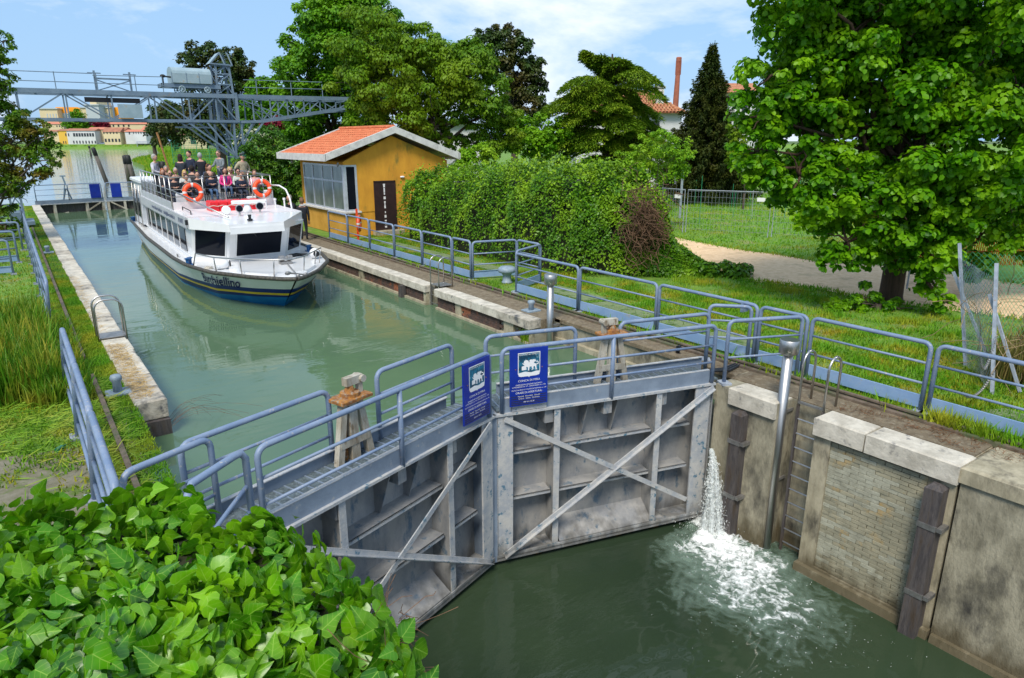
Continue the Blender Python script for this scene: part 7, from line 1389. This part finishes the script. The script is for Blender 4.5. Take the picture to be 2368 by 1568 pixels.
for k in range(6):
    t_, f_ = T_IVY; V = t_.copy(); V[:, 0] *= RNG.uniform(.85, 1.15); V[:, 2] += RNG.uniform(-.25, .15) * V[:, 0] ** 2 - RNG.uniform(0, .25) * V[:, 1] ** 2 + .05 * np.sin(V[:, 1] * 5 + k); V[:, 0] += .06 * np.sin(V[:, 1] * 3 + k)
    o_ = npmesh('leaf', V, f_, LF['ivy'], None, np.full(len(V), .15 + .16 * k), smooth=True); o_.data.attributes['rnd'].data.foreach_set('value', np.array([.45 if i in (0, 7, 8, 9) else 0. for i in range(len(V))], np.float32) + np.float32(.05 + .15 * k)); vm.append(o_.data); bpy.data.objects.remove(o_)
for j, k in enumerate(vis):
    N_ = Vector(Nn[k]).normalized(); d = Vector(RNG.normal(size=3)) + Vector((0, 0, -.9)); d = (d - N_ * d.dot(N_)).normalized(); b_ = d.cross(N_) * 1.0; s_ = float(size[k]) * 1.12
    Mx = Matrix.Identity(4)
    for r_ in range(3): Mx[r_][0] = b_[r_] * s_; Mx[r_][1] = d[r_] * s_; Mx[r_][2] = -(d.cross(b_))[r_] * s_ * -1; Mx[r_][3] = float(Pv[k][r_] - io[r_])
    ob = bpy.data.objects.new('leaf', vm[j % 6]); C.objects.link(ob); ob.parent = iv; ob.matrix_local = Mx
q = MB()
for k in range(420):
    i_ = RNG.integers(0, len(Pv)); p = Pv[i_]; L_ = RNG.uniform(.05, .14); q.tube([tuple(p - [0, 0, L_]), tuple(p + RNG.normal(size=3) * .015 + [0, 0, -.01])], [.0032, .0022], 4, cap=False)
q.build('leaf_stalks', mat('ivy_stalk', (.22, .34, .04), rough=.5), iv, sub=tuple(io), kind='stuff')
q = MB(); R0 = P(945, 1450, 2.3)
for k in range(110):
    p = P(RNG.uniform(830, 930), RNG.uniform(1410, 1600), 2.40); pts = [p]; d = np.array([.8103, -.586, 0]) * .008 + RNG.normal(size=3) * .018
    for j in range(5): pts.append(pts[-1] + d); d = d + RNG.normal(size=3) * .010 + [0, 0, -.004]
    q.tube([tuple(x) for x in pts], .0016, 3, cap=False)
q.build('dry_twigs', M['vine'], iv, sub=tuple(io), kind='stuff')

# ================================================================= WATER JET AND FOAM
def foam_noise(x, y): return np.sin(x * 5.1 + 2 * np.sin(y * 3.3)) * np.sin(y * 6.3 + 1.7 * np.sin(x * 4.1)) * .5 + np.sin(x * 11 + y * 7 + 2 * np.sin(y * 9)) * .3 + np.sin(x * 23 - y * 19 + 3 * np.sin(x * 8)) * .2
jt = thing('water_jet', 'white water jet leaking from the hinge side of the right gate', 'water jet', (9.72, 7.15, ZL))
J0, J1 = np.array([9.72, 7.17, -1.25]), P(1650, 1235, ZL); n = 14000; u = RNG.random(n) ** .8; pj = J0[None] * (1 - u[:, None]) + J1[None] * u[:, None]; pj[:, 2] = J0[2] + (J1[2] - J0[2]) * u ** 1.7; wd = (.012 + .15 * u ** 1.6)[:, None]
pj[:, :] += RNG.normal(size=(n, 3)) * wd * [.8, .8, .5]; pj[:, 2] = np.maximum(pj[:, 2], ZL); o_ = leaves('spray', pj - np.array(jt.location), RNG.normal(size=pj.shape), RNG.uniform(.012, .05, n), (np.array([[-.12, 0, 0], [.12, 0, 0], [.05, 1, 0], [-.05, 1, 0]]), np.array([[0, 1, 2, 3]])), M['foam'], jt, droop=3, kind='stuff')
A0, A1 = P(1640, 1228, ZL), P(1800, 1430, ZL); ax_ = A1 - A0; LJ = np.linalg.norm(ax_[:2]); ux = ax_[:2] / LJ; uy_ = np.array([-ux[1], ux[0]])
def softmat(name, c, base, nsc, nw, lo, hi, bump):
    m = bpy.data.materials.new(name); m.use_nodes = True; N = m.node_tree.nodes; lk = m.node_tree.links.new; b = N['Principled BSDF']; b.inputs['Base Color'].default_value = (*c, 1); b.inputs['Roughness'].default_value = .5
    at = N.new('ShaderNodeAttribute'); at.attribute_name = 'rnd'; g = N.new('ShaderNodeNewGeometry'); n_ = N.new('ShaderNodeTexNoise'); n_.inputs['Scale'].default_value = nsc; n_.inputs['Detail'].default_value = 7; n_.inputs['Roughness'].default_value = .62; n_.inputs['Distortion'].default_value = 1.2; lk(g.outputs['Position'], n_.inputs['Vector'])
    a1_ = N.new('ShaderNodeMath'); a1_.operation = 'MULTIPLY_ADD'; lk(n_.outputs[0], a1_.inputs[0]); a1_.inputs[1].default_value = nw; lk(at.outputs['Fac'], a1_.inputs[2])
    r_ = N.new('ShaderNodeMapRange'); r_.inputs[1].default_value = lo; r_.inputs[2].default_value = hi; lk(a1_.outputs[0], r_.inputs[0]); sc2 = N.new('ShaderNodeMath'); sc2.operation = 'MULTIPLY'; sc2.inputs[1].default_value = base; lk(r_.outputs[0], sc2.inputs[0]); lk(sc2.outputs[0], b.inputs['Alpha'])
    if bump: bn = N.new('ShaderNodeBump'); bn.inputs['Strength'].default_value = bump; bn.inputs['Distance'].default_value = .05; lk(n_.outputs[0], bn.inputs['Height']); lk(bn.outputs[0], b.inputs['Normal'])
    return m
ft_ = thing('foam_patch', 'patch of churning white foam where the jet hits the lower pool', 'foam', (float(A0[0]), float(A0[1]), ZL))
su_j = np.linspace(0, 1, 60); th_j = np.linspace(0, 2 * pi, 24, endpoint=False); VJ = []; RJ = []
for u_ in su_j:
    c_ = J0 * (1 - u_) + J1 * u_; c_ = np.array([c_[0], c_[1], J0[2] + (J1[2] - J0[2]) * u_ ** 1.7]); r_ = .02 + .19 * u_ ** 1.7
    for t_ in th_j: w_ = 1 + .22 * sin(t_ * 5 + u_ * 9) + .12 * sin(t_ * 11 - u_ * 14); VJ.append(c_ + [r_ * w_ * cos(t_), r_ * w_ * sin(t_), 0] - np.array(jt.location)); RJ.append(.55 + .25 * sin(t_ * 7 + 2))
FJ = [[i * 24 + j, i * 24 + (j + 1) % 24, (i + 1) * 24 + (j + 1) % 24, (i + 1) * 24 + j] for i in range(59) for j in range(24)]
npmesh('falling_water', VJ, FJ, softmat('falling_water', (.80, .85, .85), .8, 13, 1.2, .9, 1.4, .6), jt, rnd=RJ, smooth=True)['kind'] = 'stuff'
def fgrid(name, m, N1, N2, wmul, thr, lift, z0):
    su = np.linspace(-.55, LJ * 1.45, N1); sv_ = np.linspace(-1.7, 1.7, N2); S, Vv = np.meshgrid(su, sv_, indexing='ij')
    S2 = S + .12 * np.sin(Vv * 6 + 1) + .06 * np.sin(Vv * 15 + S * 4); V2 = Vv + .12 * np.sin(S * 4.3) + .07 * np.sin(S * 11 + Vv * 6)
    wdt = np.interp(S2, [-.5, 0, .5, 1.4, 2.2, LJ * 1.45], [.20, .34, .58, .80, .9, .9]) * wmul; r = np.abs(V2) / wdt; nz = foam_noise(S2 * 1.5, V2 * 1.7); nz2 = foam_noise(S2 * 3.7 + 5, V2 * 4.1 + 2)
    dens = 1.08 - .75 * r ** 1.5 - .55 * np.clip(S2 / LJ, 0, 2) ** 1.8 - 1.5 * np.clip(-S2 - .25, 0, 1) + .26 * nz + .22 * nz2; zz = z0 + lift * np.clip(dens, 0, 1.2) * (1 + .5 * nz2 + .4 * nz) * np.exp(-np.clip(S, 0, 9) * .6)
    VV = np.stack([S * ux[0] + Vv * uy_[0], S * ux[1] + Vv * uy_[1], zz], -1).reshape(-1, 3); idx = (np.arange(N1 - 1)[:, None] * N2 + np.arange(N2 - 1)[None]).ravel(); Fq = np.stack([idx, idx + N2, idx + N2 + 1, idx + 1], 1)
    dm = dens.ravel()[Fq].max(1) > thr; o_ = npmesh(name, VV, Fq[dm], m, ft_, rnd=dens.ravel(), smooth=True); o_['kind'] = 'stuff'
fgrid('aerated_water', softmat('aerated_water', (.30, .42, .34), .5, 3, .5, .3, 1.1, 0), 160, 90, 1.8, -.1, 0, .004)
fgrid('foam_crust', softmat('foam_crust', (.86, .89, .88), .97, 7.5, 1.9, 1.42, 1.95, .5), 240, 120, 1.25, -.3, .08, .010)
n = 500; su_ = RNG.random(n) ** .8 * LJ * 1.6 - .3; sv2 = RNG.normal(size=n) * np.interp(su_, [0, 1, 3], [.3, .6, .85]); dn = foam_noise(su_ * 2.1, sv2 * 2.3) + RNG.normal(size=n) * .3; k = dn > .12; fl = np.stack([su_[k] * ux[0] + sv2[k] * uy_[0], su_[k] * ux[1] + sv2[k] * uy_[1], np.full(k.sum(), .012)], 1)
leaves('foam_flecks', fl, RNG.normal(size=fl.shape) * .12 + [0, 0, 1], RNG.uniform(.005, .018, len(fl)), T_DIA, M['foam'], ft_, droop=0, kind='stuff')
n = 900; pd_ = np.stack([RNG.normal(size=n) * .25, RNG.normal(size=n) * .25, np.abs(RNG.normal(size=n)) * .16], 1); leaves('splash_drops', pd_, RNG.normal(size=pd_.shape), RNG.uniform(.006, .02, n), T_DIA, M['foam'], ft_, droop=0, kind='stuff')

# ================================================================= GARDEN FENCES, WIRE CORNER
def panel_fence(a, b, label, h=2.0):
    a = Vector((*a, 0)); b = Vector((*b, 0)); ln = (b - a).length; t = thing('site_fence_panel', label, 'fence', tuple(a), atan2((b - a).y, (b - a).x), 'temporary mesh fence panels in the garden')
    q = MB(); q.tube([(0, 0, 0), (0, 0, h), (ln, 0, h), (ln, 0, 0)], .022, 6); q.build('frame', M['gal'], t)
    q = MB()
    for k in range(int(ln / .16)): q.bar((k * .16, 0, .15), (k * .16, 0, h), .007, .007)
    for k in range(8): q.bar((0, 0, .2 + k * .25), (ln, 0, .2 + k * .25), .007, .007)
    q.build('wire_mesh', M['wire'], t, kind='stuff')
    q = MB(); q.box(ln - .6, ln - .25, -.02, 0, h - .42, h - .25); q.build('tag_plate', M['signwhite'], t); return t
f1 = [(25.7, 25.2), (25.72, 21.62), (27.5, 18.2), (29.2, 14.9), (30.8, 11.6)]
for k, (a, b) in enumerate(zip(f1[:-1], f1[1:])):
    av, bv = np.array(a), np.array(b); e = (bv - av) / np.linalg.norm(bv - av) * .08; panel_fence(tuple(av + e), tuple(bv - e), ['mesh fence panel next to the hedge', 'mesh fence panel with the tag in the middle of the garden', 'mesh fence panel half hidden by the lime tree', 'mesh fence panel behind the lime tree trunk'][k])
for k in range(26):
    x, y = 26 + RNG.random() * 14, 22 + RNG.random() * 14; q = MB(); q.tube([(0, 0, 0), (RNG.normal() * .06, 0, RNG.uniform(1.4, 2.6))], .014, 5); o_ = q.build('garden_stake', M['net'] if k % 3 else M['gal']); o_.location = (x, y, 0); tag(o_, 'thin stake standing in the vegetable garden', 'stake', 'thin stakes in the vegetable garden')
for k, (x, y) in enumerate(((30.5, 26.), (34, 19.5), (38, 33))): q = MB(); q.bar((0, 0, 0), (0, 0, 2.9), .09, .09); o_ = q.build('grey_post', M['gal']); o_.location = (x, y, 0); tag(o_, ['grey concrete post nearest the hedge end', 'grey concrete post in the middle of the garden', 'grey concrete post at the back of the garden'][k], 'post')
t = thing('wire_fence_corner', 'leaning galvanised posts with green and grey wire mesh at the right edge', 'fence', (13.6, 4.6, 0)); o = (13.6, 4.6, 0)
pz = [((14.6, 5.05), (15.1, 5.75), 2.25), ((13.25, 4.1), (13.75, 4.6), 2.15), ((14.9, 4.2), (15.6, 4.5), 2.2)]
for (a, b, h) in pz:
    q = MB(); q.bar((*a, -.1), (*b, h), .05, .05, 0, (0, 1, 0)); q.build('fence_post', M['gal'], t, sub=o); q = MB(); q.bar((a[0] + .45, a[1] - .25, 0), (b[0] - .05, b[1], h * .75), .045, .045, 0, (0, 1, 0)); q.build('stay', M['gal'], t, sub=o)
def mesh_panel(a0, a1, b0, b1, n1, n2, m, n_, r=.003):
    q = MB(); a0, a1, b0, b1 = map(Vector, (a0, a1, b0, b1))
    def pt(u, v): return (a0.lerp(a1, u)).lerp(b0.lerp(b1, u), v) + Vector((0, 0, 0)) + Vector((sin(v * 9) * .02, sin(u * 11) * .02, 0))
    for i in range(n1):
        for s in (1, -1):
            pts = []; u0 = i / n1
            for j in range(13): v = j / 12; u = u0 + s * v * n2 / n1; pts.append(pt(abs((u % 2 + 2) % 2 - 1) if True else u, v))
            q.tube(pts, r, 3, cap=False)
    q.build(n_, m, t, sub=o, kind='stuff')
mesh_panel((14.6, 5.05, 0), (13.25, 4.1, 0), (15.1, 5.75, 2.0), (13.75, 4.6, 1.9), 22, 18, M['wire'], 'wire_mesh'); mesh_panel((14.6, 5.05, .6), (14.9, 4.2, .6), (15.1, 5.75, 2.1), (15.6, 4.5, 2.1), 16, 14, M['net'], 'green_mesh')
q = MB()
for k in range(130):
    p = np.array([14.6 + RNG.normal() * .55, 4.0 + RNG.normal() * .5, RNG.uniform(.1, 1.6)]); pts = [p]; d = RNG.normal(size=3) * .08
    for j in range(5): pts.append(pts[-1] + d); d = d + RNG.normal(size=3) * .05 + [0, 0, -.01]
    q.tube([tuple(x) for x in pts], .006, 4, cap=False)
q.build('dry_bindweed', mat('dry_weed', (.34, .24, .12), (.2, .14, .07), rough=.9), t, sub=o, kind='stuff')
blades('tall_weeds', 'tall yellow-brown weeds behind the wire fence corner', np.c_[RNG.uniform(13.9, 17.5, 9000), RNG.uniform(.5, 4.6, 9000), np.full(9000, -.02)], .75, .012, leafmat('olive_weed', (.10, .13, .02), (.26, .20, .06), (.30, .16, .06), tr=.2), .6, 'weeds', seg=3)
t = thing('safety_net', 'strip of orange plastic safety net behind the lime tree', 'net', (19, 6, 0)); q = MB(); A_, B_2 = P(2105, 590, 1.0), P(2440, 590, 1.0)
for k in range(8): q.bar(tuple(P(2105, 590, .75 + k * .08)), tuple(P(2440, 575, .9 + k * .08)), .01, .045)
for k in range(70): f = k / 69; a = A_ * (1 - f) + B_2 * f; q.bar((a[0], a[1], .7), (a[0], a[1], 1.5), .02, .02)
q.build('net_mesh', M['orangenet'], t, sub=(19, 6, 0), kind='stuff')
for x in (2110, 2240, 2400): p = P(x, 590, 1.0); q = MB(); q.bar((p[0], p[1], 0), (p[0], p[1], 1.7), .04, .04); q.build('net_stake', M['gal'], t, sub=(19, 6, 0))
# chain from the railing to the leaning post
def chain(label, a, b, sag):
    a, b = np.array(a), np.array(b); ln = np.linalg.norm(b - a) * 1.15; n = int(ln / .045); t = thing('chain', label, 'chain', tuple(a), 0, 'chains between railing and leaning post'); lk_ = MB(); lk_.torus((0, 0, 0), .020, .005, 10, 5); lk_.v = [(x * 1.4, y, z) for x, y, z in lk_.v]; me = lk_.mesh('link', M['steel_d'])
    for k in range(n):
        f = k / (n - 1); p = a * (1 - f) + b * f; p = p - [0, 0, sag * 4 * f * (1 - f)]; f2 = f + .01; p2 = a * (1 - f2) + b * f2 - [0, 0, sag * 4 * f2 * (1 - f2)]; o_ = link('link', me, t, tuple(p - a)); d = Vector(p2 - p); o_.rotation_mode = 'QUATERNION'; o_.rotation_quaternion = d.to_track_quat('X', 'Z') @ Matrix.Rotation(pi / 2 * (k % 2), 4, 'X').to_quaternion()
chain('upper chain slung from the top rail to the leaning post', (11.42, 3.78, 1.1), (13.42, 4.27, .95), .38); chain('lower chain slung from the middle rail to the leaning post', (11.42, 3.92, .46), (13.32, 4.17, .38), .22)
